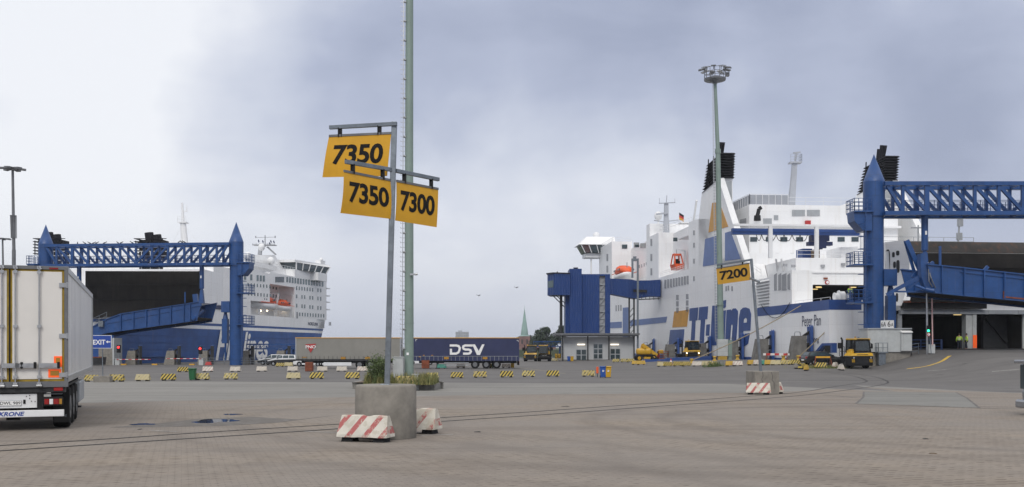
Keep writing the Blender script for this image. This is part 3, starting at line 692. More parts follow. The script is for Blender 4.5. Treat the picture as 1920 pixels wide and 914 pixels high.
    for x0, x1, y0, y1 in ((1431, 1447, 410, 424), (1451, 1459, 404, 413), (1485, 1509, 394, 405.5), (1513, 1537, 394, 405.5), (1454, 1461, 475, 484), (1482, 1488, 475, 484), (1430, 1434, 475, 484)):
        w = M(); f.xslab(w, [(x0, y0), (x1, y0), (x1, y1), (x0, y1)], 35.98, .06); w.build('vent_grille', 'grey_paint', root)
    w = M(); f.xslab(w, [(1509, 414.5), (1518, 414.5), (1518, 422), (1509, 422)], 35.9, .5); w.build('fire_locker', 'red', root)
    w = M()
    for i in range(5):
        x = 1388+i*2.4; f.slab(w, [(x, 424-i*.6), (x+1.5, 424-i*.6), (x+1.5, 412-i*.6), (x, 412-i*.6)], 2.78)
    w.build('side_grille', 'ship_grey', root)
    vp = M(); t, z = f.cross(1420, 413, 34.5); vp.cyl(f.pt(34.5, t, z-.1), f.pt(34.5, t, z+.7), .55, .5, 10); vp.tube([f.pt(34.5, t, z+.6), f.pt(34.5, t+.15, z+1.2), f.pt(34.5, t+.25, z+1.7), f.pt(34.4, t+.6, z+1.95)], .3, 8); vp.build('vent_cowl', 'black', root)
    gr = M(); railing(gr, [f.pt(58, 2.9, 24), f.pt(36.1, 2.9, 24), f.pt(36.1, 9.0, 24)], 1.6, 1, 1.1, .07); railing(gr, [f.pt(36.1, 9.0, 24), f.pt(36.1, 26, 24)], 1.2, 2, 3, .04); gr.build('windscreen_frame', 'white', root)
    gl = M(); b(gl, 36.12, 36.16, 2.95, 9.0, 24.05, 25.5); b(gl, 36.2, 58, 2.95, 3.0, 24.05, 25.5); gl.build('windscreen', 'far_grey', root)
    wd = M(); wd.prism([f.pt(40, 17.5, 24), f.pt(40, 23.5, 24), f.pt(40, 23.5, 26.2)], f.pt(.3, 0, 0)-f.pt(0, 0, 0)); wd.build('wing_wall', 'white', root)
    # inclined crane mast
    ms = M(); p0 = f.pt(60, 18.75, 24); ms.hexa([p0+Vector((-.6, 0, 0)), p0+Vector((.6, 0, 0)), p0+Vector((.6, 1, 0)), p0+Vector((-.6, 1, 0))]+[Vector((51.15+x, p0.y+y, 35.2)) for x, y in ((-.42, 0), (.42, 0), (.42, .7), (-.42, .7))])
    ms.box(50.2, 52.3, p0.y-.4, p0.y+1.2, 35.2, 35.45); ms.bar((51.2, p0.y+.3, 35.4), (51.5, p0.y+.3, 37.0), .3); ms.bar((50.9, p0.y+.3, 37.1), (52.2, p0.y+.3, 37.25), .25)
    railing(ms, [(50.25, p0.y-.35, 35.4), (52.25, p0.y-.35, 35.4), (52.25, p0.y+1.1, 35.4)], 1.4, 3, .7, .06); ms.tube([(50.6, p0.y-.2, 34.8), (49.3, p0.y-.2, 24.5)], .05, 5)
    ms.build('inclined_mast', 'far_grey', root)
    # ---- funnels, one each side
    def funnel(t0, t1, outer):
        def pr(mb, pts, ta, tb): mb.prism([f.pt(s, ta, z) for s, z in pts], f.pt(0, tb-ta, 0)-f.pt(0, 0, 0))
        sd = lambda px, py: f.side(px, py)
        fn = M(); pts = [sd(1310, 412), sd(1316, 362), (42.3, 29.3), (42.3, 16)]; pts.append((pts[0][0], 16)); pr(fn, pts, t0, t1)
        wing = [(42.3, 29.0), sd(1399, 495), (28.9, 14), (42.3, 14)]; to = t0 if outer else t1-.4
        pr(fn, wing, to, to+.4); o = fn.build('funnel', 'ship_white', root)
        rim = M(); a, c = wing[0], wing[1]
        rim.bar(f.pt(a[0]-.2, to+.2, a[1]), f.pt(c[0]-.25, to+.2, c[1]), 1.0, .5); rim.build('funnel_rim', 'white', o)
        sl = M(); z0 = 28.5; n = 10
        for i in range(n):
            z = z0+.1+i*.46; sf = 51.2-i*.28; sk = .55*(1-(z-z0)/5); sl.hexa([f.pt(41.7-(.06*i), t0-.15, z+sk), f.pt(sf+.4, t0-.15, z-.5+sk*.2), f.pt(sf+.4, t1+.15, z-.5+sk*.2), f.pt(41.7-.06*i, t1+.15, z+sk), f.pt(41.9-(.06*i), t0, z+.2+sk), f.pt(sf+.2, t0, z-.3+sk*.2), f.pt(sf+.2, t1, z-.3+sk*.2), f.pt(41.9-.06*i, t1, z+.2+sk)])
        pr(sl, [(50, 28.3), (48.2, 32.4), (43, 33.2), (43, 29.2)], t0+.35, t1-.35)
        for s in (42.6, 45.5, 48.3):
            for t in (t0+.05, t1-.05): sl.bar(f.pt(s+.6, t, 28.6), f.pt(s, t, 33.3), .16)
        sl.build('louvred_top', 'soot', o)
        for s, t, r in ((44.2, t0+.75, .55), (47.2, t1-.6, .45)):
            st_ = M(); st_.cyl(f.pt(s, t, 33.0), f.pt(s-.5, t+.1, 35.2), r*.9, r*1.05, 12); st_.build('exhaust_pipe', 'soot', o)
        gp = M(); b(gp, 42.0, 42.28, t0+.25, t1-.2, 25.2, 28.6); b(gp, 42.0, 42.28, t0+.25, t1-.2, 22.6, 24.9); gp.build('rear_grille', 'grey_paint', o)
        return o
    funnel(0, 2.2, True); funnel(27.3, 29.5, False)
    w = M(); f.slab(w, [(1291, 521), (1291, 417), (1310, 411), (1350, 411), (1350, 521)], 0, -2.0); w.build('casing', 'ship_white', root)
    # gold and blue panels painted on the funnel side
    g = M(); z3 = lambda pts: [(1180+x/4.57, 360+y/4.57) for x, y in pts]
    f.slab(g, z3([(712, 95), (773, 90), (848, 298), (680, 350)])); g.build('funnel_gold_panel', 'gold', root)
    g = M(); f.slab(g, z3([(652, 405), (768, 372), (760, 620), (632, 640)])); f.slab(g, z3([(822, 352), (868, 338), (955, 575), (822, 592)])); g.build('funnel_blue_panel', 'pale_blue', root)
    # ---- forward superstructure
    s = M(); b(s, 61, 82.7, 3.0, 27, 16, 25); b(s, 82.7, 90.5, 0, 29.5, 16, 25.2); b(s, 90.5, 93.5, 0, 29.5, 16, 28); b(s, 93.5, 132, 5, 24, 16, 27); b(s, 132, 150, 0, 5.2, 16, 28.8); b(s, 132, 152, 5.2, 24, 16, 26.2); b(s, 132, 150, 24, 29.5, 16, 28.8)
    b(s, 62, 70, .6, 3, 22.3, 22.6); b(s, 68, 70, .6, 3, 25.2, 25.4); b(s, 61.05, 62, 1.8, 3, 16, 25)
    s.build('superstructure', 'ship_white', root)
    bal = M(); railing(bal, [f.pt(70, .7, 22.6), f.pt(62, .7, 22.6)], 1.1, 3, .8, .05); railing(bal, [f.pt(82, .25, 16), f.pt(62, .25, 16)], 1.1, 3, 1.2, .05); railing(bal, [f.pt(82.8, .3, 25.2), f.pt(61, 3.2, 25)], 1.1, 2, 2, .05); railing(bal, [f.pt(131.5, .3, 16), f.pt(94, .3, 16)], 1.1, 2, 2, .06); railing(bal, [f.pt(150, .3, 28.8), f.pt(132.2, .3, 28.8), f.pt(132.2, 5, 28.8)], 1, 2, 2, .06); bal.bar(f.pt(63.5, 1.8, 25), f.pt(61.5, 1.8, 28.5), .3); bal.build('deck_railing', 'white', root)
    def win(px, py, w, h, t=0, mat='ship_grey'):
        v = M(); f.slab(v, [(px-w/2, py-h/2), (px+w/2, py-h/2), (px+w/2, py+h/2), (px-w/2, py+h/2)], t); v.build('window', mat, root)
    for i in range(9): win(1248+i*5.2, 533-i*.95, 3.6, 16)
    for px in (1270.5, 1289): 
        for py in (558, 570, 582): win(px, py-(1.5 if px > 1280 else 0), 4.5, 9.5)
    for px, py in ((1221.5, 455), (1221.5, 483), (1221.5, 510), (1139, 483), (1139, 505)): win(px, py, 3, 13)
    for px in (1155.5, 1160, 1164.5): win(px, 578.5-(px-1155)*.1, 2, 11)
    for py in (437, 460, 490, 523): win(1301.5, py, 2.6, 9)
    for px, y0 in ((1362, 541.5), (1366, 540.5), (1373, 541.5)): win(px, y0, 2.4, 9)
    for i in range(6): win(1208-i*8, 552+i*.6, 1.4, 3.5)
    for px, py in ((1193.5, 459.5), (1206, 461)): win(px, py, 10, 9, 5, 'glass')
    for px, py in ((1199, 500), (1203.5, 499), (1208, 497), (1212, 495)): win(px, py, 1.6, 6, 5)
    v = M(); f.xslab(v, [(1166, 459), (1176, 459), (1176, 466.5), (1166, 466.5)], 131.95, .1); v.build('window', 'glass', root)
    v = M(); f.xslab(v, [(1262, 446), (1270, 446), (1270, 453), (1262, 453)], 60.9 if False else 69.9, .1); v.build('doorway', 'glass', root)
    # bridge wing
    wg = M(); c = lambda s0, s1, t0, t1, z0, z1: b(wg, s0, s1, t0, t1, z0, z1)
    c(149, 154, -4.0, 4, 26.3, 27.3); wg.add([f.pt(148.2, -4.1, 27.3), f.pt(154.6, -4.1, 27.3), f.pt(154.6, 4, 27.3), f.pt(148.2, 4, 27.3), f.pt(147.8, -5.3, 30.0), f.pt(155, -5.3, 30.0), f.pt(155, 4, 30.0), f.pt(147.8, 4, 30.0)], [(0, 3, 2, 1), (4, 5, 6, 7)])
    wg.add([f.pt(147.2, -6.0, 29.6), f.pt(155.6, -6.0, 29.6), f.pt(155.6, 4.2, 29.6), f.pt(147.2, 4.2, 29.6), f.pt(149, -3.6, 31.9), f.pt(154, -3.6, 31.9), f.pt(154, 4, 31.9), f.pt(149, 4, 31.9)], [(0, 3, 2, 1), (0, 1, 5, 4), (1, 2, 6, 5), (2, 3, 7, 6), (3, 0, 4, 7), (4, 5, 6, 7)])
    for t in (-1, 2): wg.cyl(f.pt(150, t-1.2, 16), f.pt(150, t-1.2, 26.3), .22)
    wgo = wg.build('bridge_wing', 'ship_white', root)
    gw = M(); gw.hexa([f.pt(148.0, -4.2, 27.5), f.pt(154.7, -4.2, 27.5), f.pt(154.7, 4, 27.5), f.pt(148.0, 4, 27.5), f.pt(147.6, -5.3, 29.5), f.pt(155.1, -5.3, 29.5), f.pt(155.1, 4, 29.5), f.pt(147.6, 4, 29.5)]); gw.build('wing_glazing', 'glass', wgo)
    mul = M()
    for u in (0, .22, .45, .7): mul.bar(f.pt(147.8, -4.2+u*8.2, 27.4), f.pt(147.4, -5.4+u*9.4, 29.6), .18)
    mul.build('mullion', 'white', wgo)
    M().ball(f.pt(152, -.4, 32.6), .95, 14).build('radome', 'white', wgo)
    # radar mast
    m = M(); q = f.pt(88, f.cross(1250, 430, 88)[0], 0); m.hexa([q+Vector((x, y, z)) for z in (25.2,) for x, y in ((-.6, 0), (.6, 0), (.6, 1), (-.6, 1))]+[q+Vector((x, y, 32)) for x, y in ((-.4, .2), (.4, .2), (.4, .8), (-.4, .8))])
    m.bar(q+Vector((-1.6, 0, 31.9)), q+Vector((1.8, 0, 32.1)), .2); m.bar(q+Vector((0, .4, 32)), q+Vector((.1, .4, 33.6)), .15); m.bar(q+Vector((-2.2, -.3, 29.6)), q+Vector((.2, -.3, 29.9)), .35, .3); m.bar(q+Vector((0, .3, 28.2)), q+Vector((3.6, .3, 28.6)), .2); m.bar(q+Vector((0, .3, 28.0)), q+Vector((-2.6, .3, 28.4)), .2)
    m.bar(q+Vector((-1.5, 0, 31.9)), q+Vector((-1.5, 0, 33)), .08); m.bar(q+Vector((1.7, 0, 32)), q+Vector((1.7, 0, 32.9)), .08); m.build('radar_mast', 'far_grey', root)
    M().ball(f.pt(92, 2.2, 29.8), .85, 14, 1.15).build('radome', 'white', root)
    fp = M(); t_, z_ = f.cross(1273, 412, 80); fp.bar(f.pt(80, t_, 25), f.pt(80, t_, z_+1.6), .07); fp.bar(f.pt(92, 2.2, 28), f.pt(92, 2.2, 29.2), .3); fp.build('flag_staff', 'white', root)
    for i_, mt_ in enumerate(('black', 'red', 'gold')):
        fq = M(); zz_ = z_+1.4-i_*.45; fq.prism([f.pt(80, t_+.05, zz_), f.pt(80, t_+1.0, zz_-.55), f.pt(80, t_+1.0, zz_-1.0), f.pt(80, t_+.05, zz_-.45)], f.pt(.04, 0, 0)-f.pt(0, 0, 0)); fq.build('flag_stripe', mt_, root)
    # ---- stern: beam, columns, ramp plates, hinge arms
    bm_ = M(); b(bm_, -.55, 0, 8.4, 26, 5.85, 6.35)
    for t in (8.6, 12.1, 15.6, 19.2, 22.9): b(bm_, -.62, 0, t, t+3.2, 5.9, 6.3)
    bm_.build('door_beam', 'ship_grey' if False else 'grey_paint', root)
    bl = M(); b(bl, -1.2, -.2, 8.6, 18.6, 6.5, 7.15); bl.build('hinge_beam', 'black', root)
    fr = M()
    for i in range(12): b(fr, -1.6, -.4, 8.8+i*.82, 9.45+i*.82, 7.15, 7.35+.18*(i % 3 == 1))
    fr.build('ramp_fingers', 'rust', root)
    c1 = M(); t, _ = f.cross(1824, 600, -.3); b(c1, -.5, .3, t-.1, t+.35, 1.73, 5.85); b(c1, -.4, .5, t-.9, t-.1, 1.73, 5.85); co = c1.build('door_column', 'cabinet', root)
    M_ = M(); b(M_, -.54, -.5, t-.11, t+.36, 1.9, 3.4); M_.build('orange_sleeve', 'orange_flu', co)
    c2 = M(); b(c2, -.3, .2, 8.25, 8.7, 1.73, 5.85); c2.build('door_jamb', 'grey_paint', root)
    rw = M(); b(rw, 3, 3.5, 20.7, 23.8, 1.73, 5.85); rw.build('inner_wall', 'dark_metal', root)
    st = M(); st.bar(f.pt(2.8, 20.9, 5.6), f.pt(2.8, 23.6, 2.6), .35); st.build('door_strut', 'dark_metal', root)
    pl = M(); t0, t1 = 8.9, 26.0
    def plate(mb, s0, z0, s1, z1, ta, tb, th=.35):
        mb.hexa([f.pt(s0, ta, z0), f.pt(s0, tb, z0), f.pt(s0+th, tb, z0), f.pt(s0+th, ta, z0), f.pt(s1, ta, z1), f.pt(s1, tb, z1), f.pt(s1+th, tb, z1), f.pt(s1+th, ta, z1)])
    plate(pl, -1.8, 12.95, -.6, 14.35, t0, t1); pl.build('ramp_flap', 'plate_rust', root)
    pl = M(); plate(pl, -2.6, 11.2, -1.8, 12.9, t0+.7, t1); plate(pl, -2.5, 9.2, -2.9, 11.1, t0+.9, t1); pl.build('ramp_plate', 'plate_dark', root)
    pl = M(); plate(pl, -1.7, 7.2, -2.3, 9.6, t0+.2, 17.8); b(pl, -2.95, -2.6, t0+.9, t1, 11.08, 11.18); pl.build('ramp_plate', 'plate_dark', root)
    arm = M(); f.xslab(arm, [(1654, 456), (1690, 452), (1694, 470), (1699, 490), (1698, 516), (1694, 522), (1693, 545), (1684, 574), (1654, 574)], -1.0, .8); ao = arm.build('ramp_arm', 'ship_white', root)
    hl = M()
    for cx, cy, rx, ry in ((1664.5, 490, 4, 22), (1675, 478, 2.4, 5), (1677, 497, 2.5, 6), (1683.5, 500, 3, 12), (1677, 521, 3, 5), (1681.5, 558, 2.2, 8), (1683, 475, 3, 4.5)):
        f.xslab(hl, [(cx+rx*math.copysign(abs(math.cos(a))**.6, math.cos(a)), cy+ry*math.copysign(abs(math.sin(a))**.6, math.sin(a))) for a in [2*math.pi*i/14 for i in range(14)]], -1.8, .05)
    hl.build('arm_opening', 'dark_metal', ao)
    v = M(); v.tube([f.pt(-2.0, f.cross(1665, 500, -2)[0], 10.4), f.pt(-2.0, f.cross(1663, 474, -2)[0], 13.0)], .2, 8); v.build('ram', 'white', ao)
    w = M(); b(w, 14, 36, 13.6, 29.5, 14.02, 14.5); b(w, 4, 17, 14.4, 29.5, 7.5, 13.8); w.build('stern_house', 'ship_white', root)
    rr = M(); railing(rr, [f.pt(3.9, 8.5, 14.4), f.pt(3.9, 20, 14.4)], 1.0, 2, 2, .05); rr.tube([f.pt(5, 13.5, 14), f.pt(5, 13.5, 17)], .1); b(rr, 4.9, 5.1, 12.6, 14.4, 16.6, 16.75); rr.tube([f.pt(5, 18.6, 14), f.pt(5, 18.8, 17.4)], .12); b(rr, 4.8, 5.2, 18.5, 19.1, 15.2, 16.1); b(rr, 4.8, 5.2, 18.6, 19.2, 16.9, 17.8); rr.build('stern_mast', 'grey_paint', root)
    # mooring gear on the aft deck
    for px, r in ((1570, .38), (1578, .5), (1586, .36)):
        t, _ = f.cross(px, 562, .8); v = M(); v.cyl(f.pt(.8, t-.35, 7.5+r+.05), f.pt(.8, t+.3, 7.5+r+.05), r, n=14); v.cyl(f.pt(.8, t-.4, 7.5+r+.05), f.pt(.8, t-.33, 7.5+r+.05), r*1.25, n=14); v.build('winch', 'white', root)
    return root
FERRY = ferry_tt()

def ferry_left():
    f = FR2; b = lambda mb, *a: f.box(mb, *a); L = f.pt(0, 0, 0)
    root = thing('ferry', 'ferry with blue hull and white upper decks beyond the trailers, bow to open water', 'ferry', L); M = lambda: MB(L)
    S = lambda px, t=0: f.side(px, 600, t)[0]; Z = lambda px, py, t=0: f.side(px, py, t)[1]
    top = [(0, 0), (86, 0), (94, .8), (98.5, 2.6), (101, 6), (102, 12), (101, 18), (98, 22), (86, 24), (0, 24)]
    bot = [(0, 0), (82, 0), (88, 1.6), (91.5, 4), (93, 7), (93.5, 12), (93, 17), (91, 20), (82, 24), (0, 24)]
    def loft(z0, z1, name, mat):
        u0, u1 = (z0+4)/13, (z1+4)/13; n = len(top); mb = M()
        r0 = [f.pt(bs+(ts-bs)*u0, bt+(tt-bt)*u0, z0) for (ts, tt), (bs, bt) in zip(top, bot)]; r1 = [f.pt(bs+(ts-bs)*u1, bt+(tt-bt)*u1, z1) for (ts, tt), (bs, bt) in zip(top, bot)]
        mb.add(r0+r1, [(i, (i+1) % n, n+(i+1) % n, n+i) for i in range(n)]+[tuple(range(n))[::-1], tuple(range(n, 2*n))]); return mb.build(name, mat, root)
    loft(-4, 5.5, 'hull', 'hull_blue'); loft(5.5, 6.15, 'white_stripe', 'ship_white'); loft(6.15, 6.65, 'blue_stripe', 'hull_blue'); loft(6.65, 9.0, 'upper_hull', 'ship_white')
    rb = M()
    for z in (.4, 1.6, 2.8, 4.0): b(rb, 2, 80, -.08, 0, z, z+.09)
    b(rb, 6, 22, -.35, 0, .2, .5); rb.build('rubbing_strake', 'hull_blue', root)
    lt = M(); q = [f.pt(f.side(x, y)[0], -.12, f.side(x, y)[1]) for x, y in ((403, 677), (501, 674), (503.5, 625), (408, 619))]
    text_on(lt, "Finnlines", bil(*q), bold=.022, shear=.18, space=.95); lt.build('company_lettering', 'sign_white', root)
    nm = M(); q = [f.pt(f.side(x, y)[0], -.06, f.side(x, y)[1]) for x, y in ((577.5, 610), (596.5, 611.5), (596.5, 605.5), (577.5, 604))]
    text_on(nm, "NORDLINK", bil(*q), bold=.015); nm.build('name_lettering', 'dark_blue', root)
    # upper works with the lifeboat recess
    ZT = 18.8; s1, s2, s3, s4 = S(470), S(506), S(552.5), S(604)
    zA = Z(490, 566); zB = Z(530, 536); w = M()
    b(w, S(381), s1, 0, 24, 9, ZT-.6); b(w, s1, s2, 3, 24, 9, zA); b(w, s1, s2, 0, 24, zA, ZT-.3); b(w, s2, s3, 4, 24, 9, zB); b(w, s2, s3, 0, 24, zB, ZT); b(w, s3, s4, 0, 24, 9, ZT+.2)
    w.prism([f.pt(s4, t, z) for t, z in ((0, 9), (24, 9), (24, 19), (0, 19))], f.pt(3, 0, 0)-f.pt(0, 0, 0))
    b(w, S(465), s4-4, 2.2, 22, ZT, ZT+1.9); b(w, S(470), S(528), 1.2, 10, ZT+.9, ZT+1.9)
    w.build('superstructure', 'ship_white', root)
    hp = M(); sa, sb = S(466), S(512); p = lambda s, t, z: f.pt(s, t, z)
    hp.hexa([p(f.side(x, y, t0)[0], tt, f.side(x, y, t0)[1]) for x, y, t0, tt in ((466, 500, 3.2, 3.2), (531, 503, 3.2, 3.2), (531, 503, 3.2, 16), (466, 500, 3.2, 16), (473, 478.5, 4.5, 4.5), (515, 478.5, 4.5, 4.5), (515, 478.5, 4.5, 12), (473, 478.5, 4.5, 12))]); hp.build('casing', 'white', root)
    mm = M(); cs_, cz_ = f.side(497, 478, 6); c = p(cs_, 6, cz_-24.4); mm.bar(c+Vector((-1.5, 0, 24.4)), c+Vector((-1.2, 0, 28)), .9); mm.bar(c+Vector((3, 0, 24.4)), c+Vector((.6, 0, 28)), .5); mm.box(c.x-3.2, c.x+3.0, c.y-1, c.y+1, 28, 28.3); mm.bar(c+Vector((0, 0, 28)), c+Vector((0, 0, 33.2)), .22); mm.bar(c+Vector((-2.6, 0, 32.2)), c+Vector((2.8, 0, 32.4)), .16); mm.bar(c+Vector((-2.6, 0, 32)), c+Vector((-2.6, 0, 32.9)), .25); mm.bar(c+Vector((2.8, 0, 32)), c+Vector((2.8, 0, 33)), .25)
    railing(mm, [c+Vector((-3.2, -1, 28.3)), c+Vector((3, -1, 28.3))], 1.1, 2, 1, .07)
    for i_, v_ in enumerate(mm.v): mm.v[i_] = Vector((c.x-L.x+(v_.x+L.x-c.x)*.85, v_.y, c.z+24.4-L.z+(v_.z+L.z-c.z-24.4)*.52))
    fg = M()
    mm.build('radar_mast', 'ship_grey', root)
    for dx, dz in ((-1.7, 27.7), (-.7, 27.6), (1.2, 27.6), (1.9, 27.5), (.9, 27.1)): fg.add([c+Vector((dx, -.1, dz)), c+Vector((dx+.25, -.1, dz-.5)), c+Vector((dx+.45, -.2, dz-.2)), c+Vector((dx+.2, -.1, dz+.35))], [(0, 1, 2, 3)])
    fg.build('signal_flags', 'dark_blue', root)
    for px, py, t, r in ((490.5, 464, 5, .8), (508, 490, 2.5, .9), (464.5, 481, 3, .9)):
        ss, zz = f.side(px, py, t); M().ball(f.pt(ss, t, zz), r, 12, 1.1).build('radome', 'white', root)
    # bridge
    br = M(); sb0, sb1 = S(571, -2.5), S(612, -2.5); zb = 20.6
    b(br, sb0, sb1+2, 0, 24, 19, zb); br.hexa([p(sb0, 0, zb+1.7), p(sb1+3.4, -2.5, zb+1.7), p(sb1+3.4, 26, zb+1.7), p(sb0, 24, zb+1.7), p(sb0, 0, zb+2.3), p(sb1+2.5, -2.0, zb+2.3), p(sb1+2.5, 25, zb+2.3), p(sb0, 24, zb+2.3)])
    b(br, sb1-4, sb1+2, -1.9, 0, 18.6, zb); bo = br.build('bridge', 'ship_white', root)
    bg = M(); bg.hexa([p(sb0+1, .1, zb), p(sb1+1.5, -1.7, zb), p(sb1+1.5, 23, zb), p(sb0+1, 23, zb), p(sb0+1, .1, zb+1.69), p(sb1+2.6, -2.2, zb+1.69), p(sb1+2.6, 23, zb+1.69), p(sb0+1, 23, zb+1.69)]); bg.build('bridge_glazing', 'glass', bo)
    ml = M()
    for u in (0, .2, .4, .6, .8, 1): ml.bar(p(sb0+1+(sb1+.5-sb0)*u, .05-1.8*u, zb), p(sb0+1+(sb1+1.7-sb0)*u, -.0-2.3*u, zb+1.7), .26)
    ml.build('mullion', 'white', bo)
    gg = M(); b(gg, sb1-1, sb1+2, -1.4, 0, zb+2.3, zb+3.3); gg.ball(p(sb1+1, -.7, zb+3.6), .5, 10); gg.build('wing_top', 'white', bo)
    for py in (541, 555, 567, 581):
        v = M(); ss, zz = f.side(609, py, 0); b(v, s4+2.6, s4+5.6, 0, 8, zz, zz+.25); v.build('balcony', 'white', root)
    # windows
    def win(px, py, w_, h_, t=0, mat='ship_glass'):
        v = M(); f.slab(v, [(px-w_/2, py-h_/2), (px+w_/2, py-h_/2), (px+w_/2, py+h_/2), (px-w_/2, py+h_/2)], t, .08); v.build('window', mat, root)
    z2 = lambda x, y: (450+x/4.81, 430+y/4.81)
    for x in (45, 100, 158, 186, 214): win(*z2(x, 425+x*.1), 3.4, 11)
    for i in range(14): win(*z2(425+i*24.5, 455+i*3.1), 3.0, 10 if i < 10 else 9.5)
    for x0, row, dy in ((510, 532, 0), (510, 606, 0), (510, 690, 0)):
        for i, x in enumerate((510, 534, 558, 582, 606, 630, 654, 702, 727)):
            if row == 606 and i in (1, 4): continue
            if row == 690 and i in (1, 4): continue
            win(*z2(x, row+(x-510)*.1), 1.7, 6.8)
    for i in range(10): win(*z2(538+i*24, 768+i*1.5), 1.7, 6.5)
    for i in range(8): win(*z2(72+i*28, 500+i*2.6), 1.6, 6)
    for i in range(8): win(*z2(76+i*28, 583+i*2.4), 1.6, 6)
    for i in range(3): win(*z2(272+i*27, 520+i*6), 1.6, 6, 4)
    for i in range(4): win(*z2(272+i*27, 600+i*3), 1.6, 6, 4)
    win(*z2(514, 776), 2.6, 12, 0, 'ship_grey')
    v = M(); f.slab(v, [z2(318, 430), z2(395, 430), z2(395, 478), z2(318, 478)], 0, .1); v.build('window', 'glass', root)
    for x in (730, 741, 752, 800, 812): v = M(); f.slab(v, [z2(x, 838), z2(x+6, 838), z2(x+6, 895 if x < 760 else 870), z2(x, 895 if x < 760 else 870)], 0, .1); v.build('hawse_slot', 'ship_grey', root)
    rl = M(); railing(rl, [p(s1, .2, 9), p(s3, .2, 9)], 1.3, 4, 1, .06); railing(rl, [p(S(460), .3, ZT), p(S(505), .3, ZT)], 1.2, 3, 1, .06); railing(rl, [p(S(505), .3, ZT+1.2), p(S(575), .3, ZT+1.2)], 1.0, 2, 1.5, .06); railing(rl, [p(S(382), .3, ZT-.6), p(S(430), .3, ZT-.6)], 1.2, 4, 1, .06); railing(rl, [p(sa+1, 3.4, 20.7), p(sb+7, 3.4, 20.7)], 1, 2, 1.5, .06); railing(rl, [p(s4+3, 1, 9), p(98, 2.6, 9)], 1, 2, 1.5, .06); rl.build('railing', 'white', root)
    # davit frames
    dv = M()
    for px in (494, 525, 552):
        ss = S(px); dv.bar(p(ss, 1.2, 9), p(ss, .4, 14.2), .4); dv.bar(p(ss, .4, 14.2), p(ss, 2.8, 14.6), .3)
    dv.build('davit', 'white', root)
    for px in (488, 500, 530):
        ss, zz = f.side(px, 583, 2.8); M().ball(p(ss, 2.7, zz), .22, 8).build('deck_lamp', 'lamp_warm', root)
    # stern: funnels with stacks, raised ramp, mast
    def stack(px0, px1, Y):
        a = P(px0, 462, Y); c = P(px1, 437, Y); m = M()
        m.box(a.x+.6, c.x-.6, Y, Y+3, a.z-6, a.z+1.2)
        for i in range(6): m.box(a.x-.3, c.x, Y-.2, Y+.1, a.z-1.4+i*.55, a.z-1.3+i*.55); m.box(a.x-.4, a.x+.3, Y-.1, Y+3, a.z-1.4+i*.55, a.z-1.3+i*.55)
        for i in range(9): x = a.x+(c.x-a.x)*i/8; m.bar((x, Y-.1, a.z-1.6), (x, Y-.1, a.z+1.0+.5*math.sin(i*2.)), .14)
        o = m.build('stack_casing', 'soot', root)
        for u, z in ((.42, 2.6), (.68, 2.2)):
            x = a.x+(c.x-a.x)*u; M().cyl((x, Y+1, a.z), (x-.35, Y+1, a.z+z), .8, .8, 12).build('stack_pipe', 'soot', o)
    stack(255, 312, 178); stack(66, 122, 176)
    ba = M(); a0, a1 = P(100, 505, 172), P(381, 470, 172); ba.box(a0.x, a1.x, 172, 178, a0.z-6, a0.z); ba.box(a0.x+2, a1.x, 178, 184, a0.z-6, a1.z-1.2); railing(ba, [(a0.x, 172, a0.z), (a1.x, 172, a0.z)], 3.2, 4, 1.6, .07); ba.build('stern_house', 'ship_white', root)
    mt = M(); q0, q1, q2 = P(347, 470, 185), P(343.5, 419, 185), P(341.5, 381, 185); mt.cyl(q0, q1, .75, .55, 10); mt.cyl(q1, q2, .3, .2, 8); mt.box(q1.x-.8, q1.x+.8, 184.2, 185.8, q1.z, q1.z+.2); railing(mt, [q1+Vector((-.8, -.8, .2)), q1+Vector((.8, -.8, .2))], 1, 2, .8, .06); mt.bar(q2+Vector((0, 0, -1.7)), q2+Vector((1, 0, -1.6)), .12); mt.bar(q2+Vector((.9, 0, -1.7)), q2+Vector((.9, 0, -.6)), .1); mt.bar(q1, P(320, 462, 185), .04); mt.bar(q1, P(372, 458, 185), .04)
    mt.build('mast', 'ship_white', root)
    low = M(); a0 = f.side(381, 511, 0); low.prism([p(S(x), .0, Z(x, y)) for x, y in ((330, 607.5), (365, 600), (381, 572), (382, 607))], f.pt(0, 4, 0)-f.pt(0, 0, 0)); low.build('sheer_wall', 'ship_white', root)
    dk = M(); f.slab(dk, [(395, 564), (424, 566), (424, 581), (395, 580)], 0, .12); dk.build('deck_opening', 'dark_blue', root)
    return root
FERRY2 = ferry_left()
